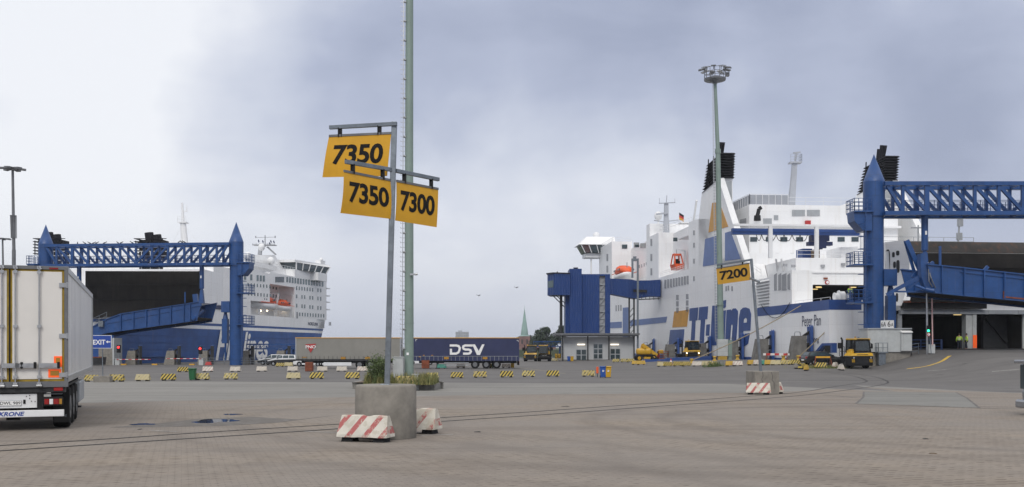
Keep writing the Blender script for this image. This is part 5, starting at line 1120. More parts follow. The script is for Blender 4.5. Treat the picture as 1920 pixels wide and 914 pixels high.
def mast_far():
    Y = 136.; L = ground_at((1352-960)*Y/F, Y); root = thing('lamp_mast', 'tall green lamp mast with a round floodlight basket in front of the white ferry', 'lamp mast', L); M = lambda: MB(L)
    top = P(1340.5, 150, Y); z0 = L.z; m = M(); q = P(1346, 285, Y); m.cyl(L, q, .47, .34, 18, False); m.cyl(q, top, .30, .22, 18); m.cyl(P(1346, 288, Y), P(1346, 280, Y), .42, .42, 16); m.cyl(P(1350, 571, Y), P(1350, 573, Y), .55, .55, 16); m.build('mast', 'mast_green', root)
    l = M(); a, b = P(1342.5, 640, Y-.2), P(1337, 152, Y-.2); l.bar(a, b, .05)
    n = 88
    for i in range(n): p = a+(b-a)*i/n; l.bar(p+Vector((-.14, 0, 0)), p+Vector((.2, 0, 0)), .05); 
    l.bar(a+Vector((-.12, 0, 0)), b+Vector((-.12, 0, 0)), .035); l.build('climbing_ladder', 'steel', root)
    b = M(); b.cyl(top+Vector((0, 0, -.1)), top+Vector((0, 0, .12)), 1.5, 1.55, 20); b.cyl(top+Vector((0, 0, -.6)), top, .3, .7, 16)
    for i in range(14):
        t = 2*math.pi*i/14; p = top+Vector((1.5*math.cos(t), 1.5*math.sin(t), 0)); b.bar(p, p+Vector((0, 0, 1.55)), .06); t2 = 2*math.pi*(i+1)/14; p2 = top+Vector((1.5*math.cos(t2), 1.5*math.sin(t2), 0))
        for z in (.5, 1.0, 1.55): b.bar(p+Vector((0, 0, z)), p2+Vector((0, 0, z)), .06)
    b.box(top.x+1.5, top.x+2.0, Y-.3, Y+.3, top.z+.5, top.z+1.0); b.build('basket', 'lamp_grey', root)
    for i in range(9):
        t = 2*math.pi*(i+.3)/9; d = Vector((math.cos(t), math.sin(t), 0)); o = Vector((-d.y, d.x, 0)); p = top+d*1.5+Vector((0, 0, 1.62)); f = M(); e = p+d*.8+Vector((0, 0, -.20)); f.bar(p-d*.2, e, .62, .14); f.bar(p+Vector((0, 0, -.5)), p, .1); f.build('floodlight', 'steel' if i % 2 else 'lamp_grey', root)
    c = P(1355, 690, Y); g = thing('mast_plinth', 'stacked grey concrete blocks at the foot of the floodlight mast', 'concrete blocks', L+Vector((.1, -.75, 0))); x0, x1 = P(1345.5, 0, Y-1.2).x, P(1364.5, 0, Y-1.2).x
    for i, (za, zb) in enumerate(((.55, 1.15), (1.16, 1.75), (1.76, 2.35), (2.36, 2.9))): MB(g.location).cbox(x0, x1, Y-1.4, Y-.5, L.z+za, L.z+zb, .03).build('block', 'cabinet', g)
    MB(g.location).cbox(x0+.1, x1-.1, Y-1.35, Y-.55, L.z-.1, L.z+.55, .05).build('base_block', 'yellow_dirty', g)
    k = thing('electrical_cabinet', 'pale green cabinet on the blocks beside the floodlight mast', 'cabinet', (x1+.2, Y-.9, L.z+.0)); MB().cbox(-.15, .4, -.4, .4, .5, 2.8, .02).box(-.1, .35, -.3, .3, 0, .5).build('housing', 'mast_green', k)
mast_far()
def post_lamps():
    Y = 80.; L = ground_at((26-960)*Y/F, Y); root = thing('lamp_post', 'tall grey lamp post with four flat heads seen above the white trailer', 'lamp post', L, 0, 'grey lamp posts')
    H_ = P(0, 319, Y).z-L.z; m = MB(); m.cyl((0, 0, 0), (0, 0, H_*.62), .17, .15, 14); m.cyl((-.0, 0, H_*.62), (-.1, 0, H_), .13, .10, 14); m.build('pole', 'lamp_grey', root)
    zc = P(0, 447, Y).z-L.z; m = MB(); m.cyl((-.02, 0, zc), (-.05, 0, zc+1.85), .17, .19, 14)
    for i in range(8):
        t = 2*math.pi*i/8; m.bar((.22*math.cos(t), .22*math.sin(t), zc), (.24*math.cos(t)-.04, .24*math.sin(t), zc+1.9), .03)
    m.cyl((-.05, 0, zc+1.85), (-.05, 0, zc+1.9), .26, .26, 12); m.build('raising_collar', 'lamp_grey', root)
    for i in range(6):
        t = 2*math.pi*(i+.5)/6; d = Vector((math.cos(t), math.sin(t), 0)); m = MB(); c = Vector((-.1, 0, H_)); m.bar(c+Vector((0, 0, .1)), c+d*.35+Vector((0, 0, .16)), .08); m.bar(c+d*.3+Vector((0, 0, .13)), c+d*1.0+Vector((0, 0, .08)), .38, .14); m.build('lamp_head', 'lamp_grey', root)
    dup(root, ground_at((6.5-960)*121/F, 121), .3, 'distant grey lamp post at the picture edge, lower than its neighbour', 'grey lamp posts', (1, 1, .93))
post_lamps()
# ================================================================ REEFER TRAILER in the foreground
def wheel(mb_t, mb_r, c, r, w, ax=(1, 0, 0)):
    c = Vector(c); a = Vector(ax)*w/2
    mb_t.cyl(c-a*.82, c+a*.82, r, r, 24); mb_t.cyl(c-a, c-a*.82, r*.93, r, 24); mb_t.cyl(c+a*.82, c+a, r, r*.93, 24)
    mb_r.cyl(c-a*1.03, c+a*1.03, r*.56, r*.56, 18); mb_r.cyl(c-a*1.12, c+a*1.12, r*.2, r*.2, 10)
def reefer():
    L = Vector((-10.96, 23.7, 0)); L.z = gz(L.x, L.y); u = rad(21.2)
    root = thing('semi_trailer', 'white refrigerated box trailer with rear doors, cut off by the picture edge', 'trailer', L, u)
    W2, LN = 2.58, 13.4; z0, z1 = 1.20, 4.03
    m = MB(); m.box(-W2+.03, -.03, .12, LN, z0, z1-.02); m.build('box_body', 'reefer_side', root)
    m = MB(); m.box(-.028, 0, .06, LN, z1-.14, z1); m.box(-.028, .004, .06, LN, z0-.02, z0+.13); m.box(-.028, .006, LN-.12, LN, z0, z1); m.build('edge_rail', 'steel', root)
    m = MB()
    for i in range(22): y = .5+i*.6; m.box(-.031, -.026, y, y+.02, z0+.15, z1-.15)
    m.build('side_seams', 'grey_paint', root)
    m = MB(); m.box(-W2, 0, 0, .118, z1-.085, z1); m.box(-.085, 0, 0, .118, z0, z1-.085); m.box(-W2, -W2+.085, 0, .118, z0, z1-.085); m.box(-W2, 0, 0, .118, z0-.14, z0); m.build('rear_frame', 'lamp_grey', root, bevel=.006)
    for k, (xa, xb) in enumerate(((-1.275, -.09), (-2.49, -1.305))):
        d = MB(); d.cbox(xa+.045, xb-.045, .02, .11, z0+.06, z1-.135, .008); do = d.build('door', 'reefer_white', root)
        s = MB()
        for a in ((xa, xb, z0+.005, z0+.055), (xa, xb, z1-.135, z1-.09), (xa, xa+.045, z0+.055, z1-.135), (xb-.045, xb, z0+.055, z1-.135)): s.box(a[0], a[1], .035, .105, a[2], a[3])
        s.build('door_seal', 'seal_yellow', do)
        rods = (-.64, -1.16) if k == 0 else (-1.45, -1.97)
        for x in rods:
            r = MB(); r.cyl((x, -.035, z0-.1), (x, -.035, z1-.02), .018, .018, 10)
            for z in (z0-.05, z0+.12, z0+1.35, z1-.16, z1-.05): r.box(x-.045, x+.045, -.06, .02, z-.035, z+.035)
            r.cyl((x-.06, -.04, z0-.10), (x+.06, -.04, z0-.10), .035, .035, 8); r.cyl((x, -.05, z1-.02), (x+.04, -.05, z1-.09), .03, .03, 8); r.build('locking_bar', 'steel', do)
            h = MB(); h.box(x, x+.40, -.075, -.02, z0+.34, z0+.45); h.box(x+.1, x+.28, -.09, -.07, z0+.37, z0+.42); ho = h.build('latch_handle', 'steel', do)
            MB().cbox(x+.40, x+.46, -.09, .0, z0+.32, z0+.48, .015).build('handle_grip', 'black', ho)
    m = MB(); m.box(-1.305, -1.275, .01, .1, z0, z1-.09); m.build('centre_seal', 'black', root)
    for z in (z1-.46, z0+1.12, z0+.16):
        m = MB(); m.box(-.20, .0, -.015, .03, z-.055, z+.055); m.cyl((-.02, -.02, z-.07), (-.02, -.02, z+.07), .022, .022, 8)
        for q in (-.16, -.1): m.cyl((q, -.02, z+.025), (q, -.012, z+.025), .012, .012, 6); m.cyl((q, -.02, z-.025), (q, -.012, z-.025), .012, .012, 6)
        m.build('hinge', 'steel', root)
    for xa, xb, za, zb in ((-.315, -.135, z0+.36, z0+.62), (-.44, -.155, z0+.10, z0+.30)):
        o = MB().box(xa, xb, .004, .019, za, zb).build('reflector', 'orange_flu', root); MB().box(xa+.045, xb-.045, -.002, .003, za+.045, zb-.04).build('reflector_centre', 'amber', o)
    m = MB(); m.box(-.42, -.22, -.005, -.001, z1-.075, z1-.035); m.build('marker_lamp', 'red_lens', root)
    # below the doors
    m = MB(); m.box(-W2+.05, -.06, .05, .3, .93, 1.055); m.build('rear_beam', 'dark_metal', root)
    m = MB(); m.box(-.32, -.12, .02, .05, .97, 1.05); m.build('marker_lamp', 'red_lens', root)
    m = MB(); m.box(-2.0, -.70, .10, .14, .56, .90); m.build('plate_panel', 'white', root)
    m = MB()
    for x, z in ((-.93, .84), (-.86, .86), (-.86, .79), (-.82, .72), (-.74, .71)): m.cyl((x, .085, z), (x, .1, z), .012, .012, 8)
    m.box(-1.0, -.95, .085, .1, .66, .76); m.build('panel_holes', 'black', root)
    p = MB().cbox(-1.58, -1.04, .08, .098, .615, .745, .004).build('number_plate', 'grey_paint', root); p2 = MB(); p2.box(-1.57, -1.05, .078, .0795, .625, .735); p2.build('plate_face', 'sign_white', p)
    t = MB(); text_on(t, "DWL 989", bil((-1.50, .0765, .645), (-1.06, .0765, .645), (-1.06, .0765, .72), (-1.50, .0765, .72)), bold=.01); t.build('plate_lettering', 'black', p)
    m = MB(); m.cbox(-2.4, -.09, .0, .07, .34, .505, .012); bo = m.build('bumper', 'white', root); t = MB(); text_on(t, "KRONE", bil((-1.52, -.004, .37), (-.96, -.004, .37), (-.96, -.004, .475), (-1.52, -.004, .475)), bold=.03, shear=.25); t.build('bumper_lettering', 'sign_blue', bo)
    for x in (-.69, -1.88): MB().box(x, x+.13, .07, .25, .42, .93).build('bumper_bracket', 'black', root)
    lt = MB(); lt.cbox(-.56, -.12, .06, .2, .60, .82, .015); lo = lt.build('tail_light', 'black', root)
    for xa, xb, mt in ((-.53, -.43, 'red_lens'), (-.42, -.34, 'white'), (-.33, -.21, 'red_lens'), (-.20, -.14, 'amber')): MB().box(xa, xb, .05, .059, .64, .77).build('lens', mt, lo)
    m = MB(); m.box(-.54, -.14, .1, .3, .88, .9); m.build('light_bracket', 'lamp_grey', root)
    for xs in ((-.36, .0), (-2.5, -2.2)):
        m = MB(); m.box(xs[0], xs[1], .42, .45, .16, .98); fo = m.build('mudflap', 'black', root)
        if xs[1] == 0: t = MB(); text_on(t, "KRONE", bil((-.27, .416, .30), (-.05, .416, .30), (-.05, .416, .36), (-.27, .416, .36)), bold=.02, shear=.25); t.build('flap_lettering', 'galv', fo)
    m = MB(); m.box(-1.75, -1.6, .3, LN-1, .75, 1.06); m.box(-.95, -.8, .3, LN-1, .75, 1.06)
    for y in (1.3, 2.6, 3.9): m.cyl((-2.2, y, .52), (-.3, y, .52), .08, .08, 8)
    m.box(-1.6, -.95, .6, .75, .5, .9); m.build('chassis', 'dark_metal', root)
    for y in (1.05, 2.36, 3.67):
        for x in (-.20, -2.35):
            a, b = MB(), MB(); wheel(a, b, (x, y, .52), .52, .38); a = a.build('wheel', 'rubber', root); b.build('rim', 'lamp_grey', a)
    m = MB(); m.box(-.42, -.03, .48, 4.4, 1.06, 1.12); m.box(-.42, -.03, .48, .52, .75, 1.06); m.build('mudguard', 'black', root)
    m = MB(); m.cbox(-.5, .0, 5.0, 7.4, .42, 1.02, .03); m.build('pallet_box', 'grey_paint', root)
    for x in (-.45, -2.1): MB().box(x, x+.13, 10.0, 10.13, .0, 1.1).box(x-.1, x+.23, 9.9, 10.23, -.02, .04).build('landing_leg', 'dark_metal', root)
    m = MB(); m.cyl((-1.3, .9, .3), (-1.3, .9, .75), .07, .07, 8); m.box(-1.45, -1.15, .8, 1.0, .22, .32); m.box(-1.38, -1.22, .5, .95, .36, .46); m.build('axle_damper', 'black', root)
reefer()

# ================================================================ CURTAIN TRAILERS
def stroke(mb, pts, w, fn):
    """mitred 2-D stroke, fn maps 2-D to 3-D"""
    q = [Vector(p) for p in pts]; L = []; R = []
    for i, p in enumerate(q):
        d0 = (p-q[i-1]).normalized() if i else (q[1]-p).normalized(); d1 = (q[i+1]-p).normalized() if i < len(q)-1 else d0
        n0 = Vector((-d0.y, d0.x)); n1 = Vector((-d1.y, d1.x)); mm = (n0+n1).normalized(); k = w/2/max(.45, mm.dot(n0)); L.append(p+mm*k); R.append(p-mm*k)
    n = len(q); mb.add([fn(p) for p in L+R], [(i, i+1, n+i+1, n+i) for i in range(n-1)])
def curtain_trailer(label, x0, Y, tarp, marks):
    L = Vector((x0, Y, -.8)); root = thing('curtain_trailer', label, 'trailer', L, 0, 'curtain side trailers parked in line')
    LN = 13.6; m = MB(); m.box(0, LN, .06, 2.5, 1.12, 3.93); m.build('load_box', tarp, root)
    # curtain with slight folds
    c = MB(); n = 70; vs = []
    for i in range(n+1):
        x = .12+(LN-.24)*i/n
        for z in (1.25, 1.6, 2.4, 3.2, 3.9): vs.append((x, .02+.012*math.sin(i*.9)*math.sin(i*.37+z*2)+(.03 if z == 2.4 else 0)*math.sin(i*.11), z))
    c.add(vs, [(i*5+k, (i+1)*5+k, (i+1)*5+k+1, i*5+k+1) for i in range(n) for k in range(4)], True); co = c.build('curtain', tarp, root, fix=False)
    m = MB(); m.box(-.02, LN+.02, -.03, 2.53, 3.93, 4.03); m.build('roof_rail', 'trim_yellow', root)
    [MB().box(xa, xa+.14, -.01, 2.52, 1.1, 3.93).build('corner_post', tarp if tarp == 'navy_tarp' else 'grey_paint', root) for xa in (-.02, LN-.12)]
    m = MB(); m.box(0, LN, -.02, .06, 1.0, 1.25); m.build('side_rail', 'dark_metal' if tarp != 'navy_tarp' else 'navy_tarp', root)
    m = MB()
    for i in range(24): x = .35+i*.56; m.box(x-.018, x+.018, -.04, -.021, 1.05, 1.62)
    if tarp == 'navy_tarp': m.box(.1, LN-.1, -.03, -.021, 1.58, 1.62)
    m.build('curtain_straps', 'dark_metal' if tarp != 'navy_tarp' else 'grey_paint', root)
    m = MB()
    for x in ((5.85, 9.0) if tarp != 'navy_tarp' else (3.9, 8.9)): m.box(x, x+.62, -.06, -.041, 1.22, 1.52)
    m.build('side_marker', 'amber', root)
    m = MB(); m.box(.6, LN-.3, .75, 1.0, .7, 1.0); m.box(.6, LN-.3, 1.5, 1.75, .7, 1.0)
    for x in range(1, 13): m.box(x-.05, x+.05, .1, 2.4, .9, 1.0)
    m.build('chassis', 'dark_metal', root)
    ax = (7.9, 9.35, 10.7) if tarp == 'navy_tarp' else (8.25, 9.65, 11.05)
    for x in ax:
        for y in (.28, 2.2):
            a, b = MB(), MB(); wheel(a, b, (x, y, .53), .53, .38, (0, 1, 0)); a = a.build('wheel', 'rubber', root); b.build('rim', 'lamp_grey', a)
    for y in (.45, 1.95): MB().box(2.9, 3.05, y, y+.14, .1, 1).box(2.75, 3.2, y-.08, y+.22, 0, .1).build('landing_leg', 'dark_metal', root)
    if tarp != 'navy_tarp': MB().cbox(3.6, 7.2, .1, .16, .38, .82, .02).build('side_guard', 'white', root)
    else:
        MB().box(3.9, 7.1, .1, .15, .42, .5).box(3.9, 7.1, .1, .15, .72, .8).build('side_guard', 'grey_paint', root)
    m = MB(); m.box(LN-.2, LN+.05, .1, 2.4, .45, .62); m.box(LN-.25, LN+.02, .4, .55, .5, 1); m.box(LN-.25, LN+.02, 1.9, 2.05, .5, 1); m.build('rear_bumper', 'black', root)
    for y in (.2, 1.95): MB().box(LN, LN+.06, y, y+.35, .72, .9).build('tail_light', 'red_lens', root)
    marks(L, root)
    return root
def pno(L, root):
    S = 14.5; f = lambda p: Vector(((555+(p[0]-822)/5.375-960)/S-L.x, -.035, (651-(560+p[1]/5.375))/S+2.0-L.z))
    m = MB(); m.poly([f(p) for p in ((918, 462), (1028, 456), (972, 548))][:3]); m.build('logo_triangle', 'red', root)
    t = MB(); text_on(t, "PNO", bil(*[f(p)+Vector((0, -.01, 0)) for p in ((922, 505), (1024, 503), (1024, 471), (922, 473))]), bold=.02); t.build('logo_lettering', 'sign_white', root)
    t = MB(); text_on(t, "TRAILER", bil(*[f(p) for p in ((885, 582), (940, 582), (940, 576), (885, 576))]), bold=.0) if False else t.box(f((885, 0)).x, f((935, 0)).x, -.034, -.032, f((0, 597)).z, f((0, 590)).z); t.build('small_plate', 'amber', root)
def dsv(L, root):
    S = 14.5; f = lambda p: Vector(((777+(p[0]-100)/6-960)/S-L.x, -.045, (651-(600+p[1]/6))/S+2.0-L.z))
    m = MB(); w = 25
    stroke(m, [(498, 289), (570, 289), (598, 296), (612, 318), (606, 345), (596, 367), (570, 381), (512, 381), (512, 326)], w, f)
    m2 = MB(); stroke(m2, [(758, 289), (672, 289), (652, 298), (648, 312), (656, 328), (676, 335), (710, 335), (730, 342), (736, 358), (726, 375), (706, 381), (648, 381)], w, f)
    m3 = MB(); m3.add([f(p) for p in ((750, 276), (782, 276), (824, 350), (862, 276), (890, 276), (838, 396), (804, 396))], [(0, 1, 2, 3, 4, 5, 6)])
    for mm in (m, m2, m3): mm.build('letter', 'sign_white', root, fix=False)
    m = MB(); a, b = f((115, 220)), f((130, 226)); stroke(m, [(116, 242), (116, 222), (134, 222)], 4, f); m.build('corner_mark', 'sign_white', root, fix=False); m = MB(); stroke(m, [(1250, 232), (1268, 232), (1268, 250)], 4, f); m.build('corner_mark', 'sign_white', root, fix=False)
    for xa, xb, y in ((198, 216, 400), (290, 312, 400), (150, 172, 416)): m = MB(); q = f((xa, y)); m.box(q.x, f((xb, 0)).x, -.05, -.042, q.z-.05, q.z+.05); m.build('warning_plate', 'amber', root)
curtain_trailer('long grey curtain trailer with red triangle logo, parked behind the sign post', (554.5-960)/14.5, 124, 'grey_tarp', pno)
curtain_trailer('long navy curtain trailer with large white letters DSV on its side', (776-960)/14.5, 124, 'navy_tarp', dsv)

# ================================================================ CARS
def car(name, label, loc, rz, paint, kind='estate', lower=None):
    root = thing(name, label, 'car', loc, rz); h = 1.0 if kind == 'estate' else 1.13
    n = 10
    def arc(cx, r=.37): return [(cx+r*math.cos(t), .33+r*math.sin(t)) for t in [math.pi*k/n for k in range(n+1)]]
    bot = .24*h
    prof = [(2.30, bot+.08)]+[(2.33, .52*h), (2.24, .66*h), (1.9, .78*h), (1.1, .93*h), (.95, .965*h), (-2.12, .99*h), (-2.27, .86*h), (-2.32, .60*h), (-2.30, .36*h), (-2.2, bot)]
    lowp = [(-1.78, bot)]+[p for p in arc(-1.38)[::-1] if p[1] > bot]+[(-.98, bot), (.98, bot)]+[p for p in arc(1.38)[::-1] if p[1] > bot]+[(1.78, bot), (2.2, bot)]
    poly = prof+lowp
    m = MB(); m.prism([(x, -.88, z) for x, z in poly], (0, 1.76, 0)); m.build('body', lower or paint, root, bevel=.035)
    zt = 1.47*h; zb = .965*h
    if lower:
        b = MB(); b.prism([(x, -.885, z) for x, z in ((2.30, .60*h), (2.24, .68*h), (1.9, .795*h), (1.1, .95*h), (.95, .98*h), (-2.12, 1.005*h), (-2.26, .88*h), (1.0, .80*h))], (0, 1.77, 0)); b.build('bonnet', paint, root)
    g = [(1.0, .80, zb), (-2.1, .80, zb+.02), (-1.78, .62, zt-.05), (-.2, .64, zt), (.12, .62, zt-.03)]
    gh = MB(); A = [(x, -y, z) for x, y, z in g]; B = [(x, y, z) for x, y, z in g]; k = len(g)
    gh.add(A+B, [tuple(range(k)), tuple(range(k, 2*k))[::-1]]+[(i, (i+1) % k, k+(i+1) % k, k+i) for i in range(k)]); gh.build('cabin', paint, root, bevel=.03)
    def quad(name, pts, off):
        off = Vector(off); pts = [Vector(p) for p in pts]; MB().prism([p+off for p in pts], -off*.9).build(name, 'glass', root)
    lp = lambda a, b, t: tuple(a[i]+(b[i]-a[i])*t for i in range(3))
    for sy in (-1, 1):
        yb, yt = sy*.79, sy*.645
        for xa, xb, xc, xd in ((.86, .02, .02, .03), (-.06, -.92, -.90, -.06), (-1.0, -1.88, -1.72, -.98)):
            quad('side_window', [(xa, yb, zb+.05), (xb, yb, zb+.05), (xc, yt, zt-.10), (xd if xd != .03 else .15, yt, zt-.10)], (0, sy*.02, 0))
    quad('windscreen', [(.93, -.70, zb+.05), (.93, .70, zb+.05), (.18, .58, zt-.08), (.18, -.58, zt-.08)], (.025, 0, .02)); quad('rear_window', [(-2.05, -.68, zb+.08), (-2.05, .68, zb+.08), (-1.82, .56, zt-.11), (-1.82, -.56, zt-.11)], (-.03, 0, .01))
    for x in (-1.38, 1.38):
        for y in (-.80, .80):
            a, b = MB(), MB(); wheel(a, b, (x, y, .32), .32, .2, (0, 1, 0)); a = a.build('wheel', 'rubber', root); b.build('rim', 'steel', a)
    for y in (-.62, .62):
        MB().cbox(2.18, 2.30, y-.2, y+.2, .60*h, .73*h, .03).build('headlight', 'steel', root); MB().cbox(-2.31, -2.2, y*1.15-.16, y*1.15+.16, .70*h, .92*h, .03).build('tail_light', 'red_lens', root)
        MB().cbox(.62, .8, y*1.55-.08, y*1.55+.08, zb+.0, zb+.14, .03).build('wing_mirror', 'black', root)
    MB().cbox(-2.36, -2.28, -.28, .28, .48*h, .60*h, .01).build('number_plate', 'sign_white', root); MB().cbox(2.28, 2.36, -.6, .6, .34*h, .48*h, .02).build('grille', 'black', root)
    for y in (-.6, .6): MB().bar((-1.6, y, zt+.02), (-.1, y, zt+.05), .04).build('roof_rail', 'black', root)
    return root
def put_cars():
    y = 147; g = lambda px, Y: ground_at((px-960)*Y/F, Y)
    car('parked_car', 'dark sided pale topped off-roader beside the grey trailer, half hidden by its neighbour', g(513, 149), math.pi-.25, 'car_white', 'suv', 'car_dark')
    car('parked_car', 'dark sided pale topped off-roader touching the end of the grey trailer in front of another', g(533, 144), math.pi-.12, 'car_white', 'suv', 'car_dark')
    car('parked_car', 'low white car seen beneath the grey curtain trailer', g(582, 139), math.pi-.1, 'car_white')
    car('parked_car', 'white car seen beneath the navy trailer beside the green mast', g(790, 150), 0.1, 'car_white')
    car('estate_car', 'black estate car parked at the ferry hull behind the yellow trestle', Vector((36.0*.945, 105.2, gz(34, 105.2))), .18, 'car_dark')
    c = car('estate_car', 'silver estate car poking its tail into the picture edge near the ferry ramp', Vector((18.44, 29.5, gz(18, 29.5))), 0.02, 'car_silver', 'suv')
    for k in kids(c):
        if k.name.startswith('tail_light'): k.material_slots[0].link = 'OBJECT'; k.material_slots[0].material = MATS['glass']
    MB().cbox(-2.48, -2.28, -.7, .7, .80, 1.58, .03).build('rear_window', 'glass', c); MB().cbox(-2.72, -1.72, -.62, .62, 1.60, 1.71, .03).build('roof_spoiler', 'car_silver', c); MB().cbox(-2.56, -2.24, -.86, .86, .20, .46, .06).build('rear_bumper', 'car_silver', c)
put_cars()

# ================================================================ TERMINAL TRACTORS
def tractor_proto():
    """port tractor, nose towards -y"""
    r = thing('terminal_tractor', 'tractor', 'tractor')
    m = MB(); m.box(-.5, .5, .6, 5.0, .55, .95); m.box(-1.1, 1.1, .7, 2.3, .9, 1.3); m.cbox(-1.25, 1.25, 4.2, 5.0, .6, 1.0, .05); m.build('chassis', 'black', r)
    m = MB(); m.cbox(-1.3, 1.3, 0, 1.1, .32, 1.32, .08); b = m.build('front_bumper', 'black', r)
    m = MB()
    for i in range(6): m.box(-.7, .7, -.02, -.002, .5+i*.12, .55+i*.12)
    m.build('grille', 'dark_metal', b)
    for x in (-1.18, .88):
        m = MB()
        for i in range(3): m.hexa([(x+i*.12, -.012, .68), (x+i*.12+.06, -.012, .68), (x+i*.12+.06, -.001, .68), (x+i*.12, -.001, .68), (x+i*.12-.05, -.012, 1.02), (x+i*.12+.01, -.012, 1.02), (x+i*.12+.01, -.001, 1.02), (x+i*.12-.05, -.001, 1.02)])
        m.build('hazard_mark', 'yellow', b)
    m = MB(); m.hexa([(-1.28, -.03, 1.34), (1.3, -.03, 1.34), (1.3, 1.4, 1.34), (-1.28, 1.4, 1.34), (-1.05, .12, 1.60), (1.25, .12, 1.66), (1.25, 1.4, 1.70), (-1.05, 1.4, 1.64)]); bo = m.build('bonnet', 'yellow', r, bevel=.04); MB().hexa([(-.65, .0, 1.43), (.7, .0, 1.45), (.7, .1, 1.45), (-.65, .1, 1.43), (-.6, .02, 1.49), (.66, .02, 1.51), (.66, .1, 1.51), (-.6, .1, 1.49)]).build('bonnet_slot', 'black', bo)
    m = MB(); m.hexa([(-.62, .35, 1.55), (1.2, .35, 1.55), (1.2, 2.0, 1.55), (-.62, 2.0, 1.55), (-.55, .5, 3.0), (1.12, .5, 3.0), (1.12, 1.95, 3.0), (-.55, 1.95, 3.0)]); c = m.build('cab_glazing', 'cab_glass', r)
    m = MB()
    for a, d in (((-.62, .35, 1.7), (-.55, .5, 3.0)), ((1.2, .35, 1.7), (1.12, .5, 3.0)), ((1.2, 2.0, 1.7), (1.12, 1.95, 3.0)), ((-.62, 2.0, 1.7), (-.55, 1.95, 3.0)), ((-.62, 1.1, 1.7), (-.56, 1.2, 3.0)), ((1.2, 1.1, 1.7), (1.13, 1.2, 3.0))): m.bar(a, d, .11)
    for a, d in (((-.62, .33, 1.82), (1.2, .33, 1.82)), ((-.56, .48, 2.95), (1.13, .48, 2.95))): m.bar(a, d, .1, .12)
    m.build('cab_pillar', 'black', c)
    m = MB(); m.box(.05, .55, 1.15, 1.6, 1.75, 2.5); m.ball((.3, 1.2, 2.62), .13, 8); m.build('seat', 'navy_cloth', c); 
    m = MB(); m.cbox(-.66, 1.22, .36, 2.02, 2.99, 3.16, .05); ro = m.build('cab_roof', 'yellow', r); MB().box(-.4, 1.0, .34, .358, 3.03, 3.11).build('roof_grille', 'black', ro); MB().cyl((-.5, .5, 3.2), (-.5, .5, 3.34), .09, .07, 10).build('beacon', 'amber', ro)
    m = MB(); m.hexa([(-1.0, .5, 1.62), (-.64, .5, 1.65), (-.64, 1.3, 1.65), (-1.0, 1.3, 1.62), (-.72, .6, 2.0), (-.64, .6, 2.05), (-.64, 1.3, 2.05), (-.95, 1.3, 1.95)]); m.build('side_fairing', 'yellow', r)
    m = MB(); m.cyl((-1.12, 1.9, 1.2), (-1.12, 1.9, 3.0), .1, .1, 12); m.cyl((-1.12, 1.9, 3.0), (-1.25, 1.9, 3.25), .09, .09, 10); m.cyl((-1.42, 1.9, 2.1), (-1.42, 1.9, 2.7), .2, .2, 12); m.bar((-1.42, 1.9, 2.4), (-1.1, 1.9, 2.4), .1); m.build('exhaust_stack', 'black', r)
    m = MB(); railing(m, [(-.6, 2.3, 1.3), (-1.15, 2.3, 1.3)], 1.0, 2, .5, .045); m.bar((-1.1, 1.0, 1.9), (-.6, .9, 2.6), .05); m.build('grab_rail', 'black', r)
    for x in (-.78, 1.38): MB().cbox(x-.1, x+.1, .35, .45, 2.1, 2.6, .02).bar((x, .4, 2.6), (x*.85, .45, 2.7), .05).build('mirror', 'black', r)
    m = MB(); m.hexa([(-.5, 3.0, .95), (.5, 3.0, .95), (.5, 4.5, .95), (-.5, 4.5, .95), (-.45, 3.1, 1.25), (.45, 3.1, 1.25), (.45, 4.4, 1.12), (-.45, 4.4, 1.12)]); m.build('coupling_plate', 'dark_metal', r)
    for x in (-1.08, 1.08):
        a, b = MB(), MB(); wheel(a, b, (x, 1.05, .52), .52, .34); a = a.build('wheel', 'rubber', r); b.build('rim', 'dark_metal', a); a, b = MB(), MB(); wheel(a, b, (x*.9, 3.8, .52), .52, .66); a = a.build('wheel', 'rubber', r); b.build('rim', 'dark_metal', a)
    for x in (-1.0, 1.0): MB().cyl((x, -.03, 1.16), (x, 0, 1.16), .1, .1, 12).build('headlight', 'steel', r)
    return r
def put_tractors():
    p = tractor_proto(); gp = 'yellow port tractors'; g = lambda px, Y: ground_at((px-960)*Y/F, Y)
    L = g(1617, 99.0); p.location = L; p.rotation_euler = (0, 0, rad(14)); tag(p, 'yellow nosed port tractor with dark cab beside the black estate car', group=gp)
    q = dup(p, g(1299, 154), rad(8), 'yellow port tractor with two lit headlights behind the low blue trailer', gp)
    for k in kids(q):
        if k.name.startswith('headlight'): k.material_slots[0].link = 'OBJECT'; k.material_slots[0].material = MATS['lamp_warm']
    dup(p, g(994, 186), rad(-3), 'yellow port tractor facing us beside the far end of the navy trailer', gp); dup(p, g(1022, 191), rad(176), 'yellow port tractor turned tail towards us, between another tractor and the terminal hall', gp)
put_tractors()
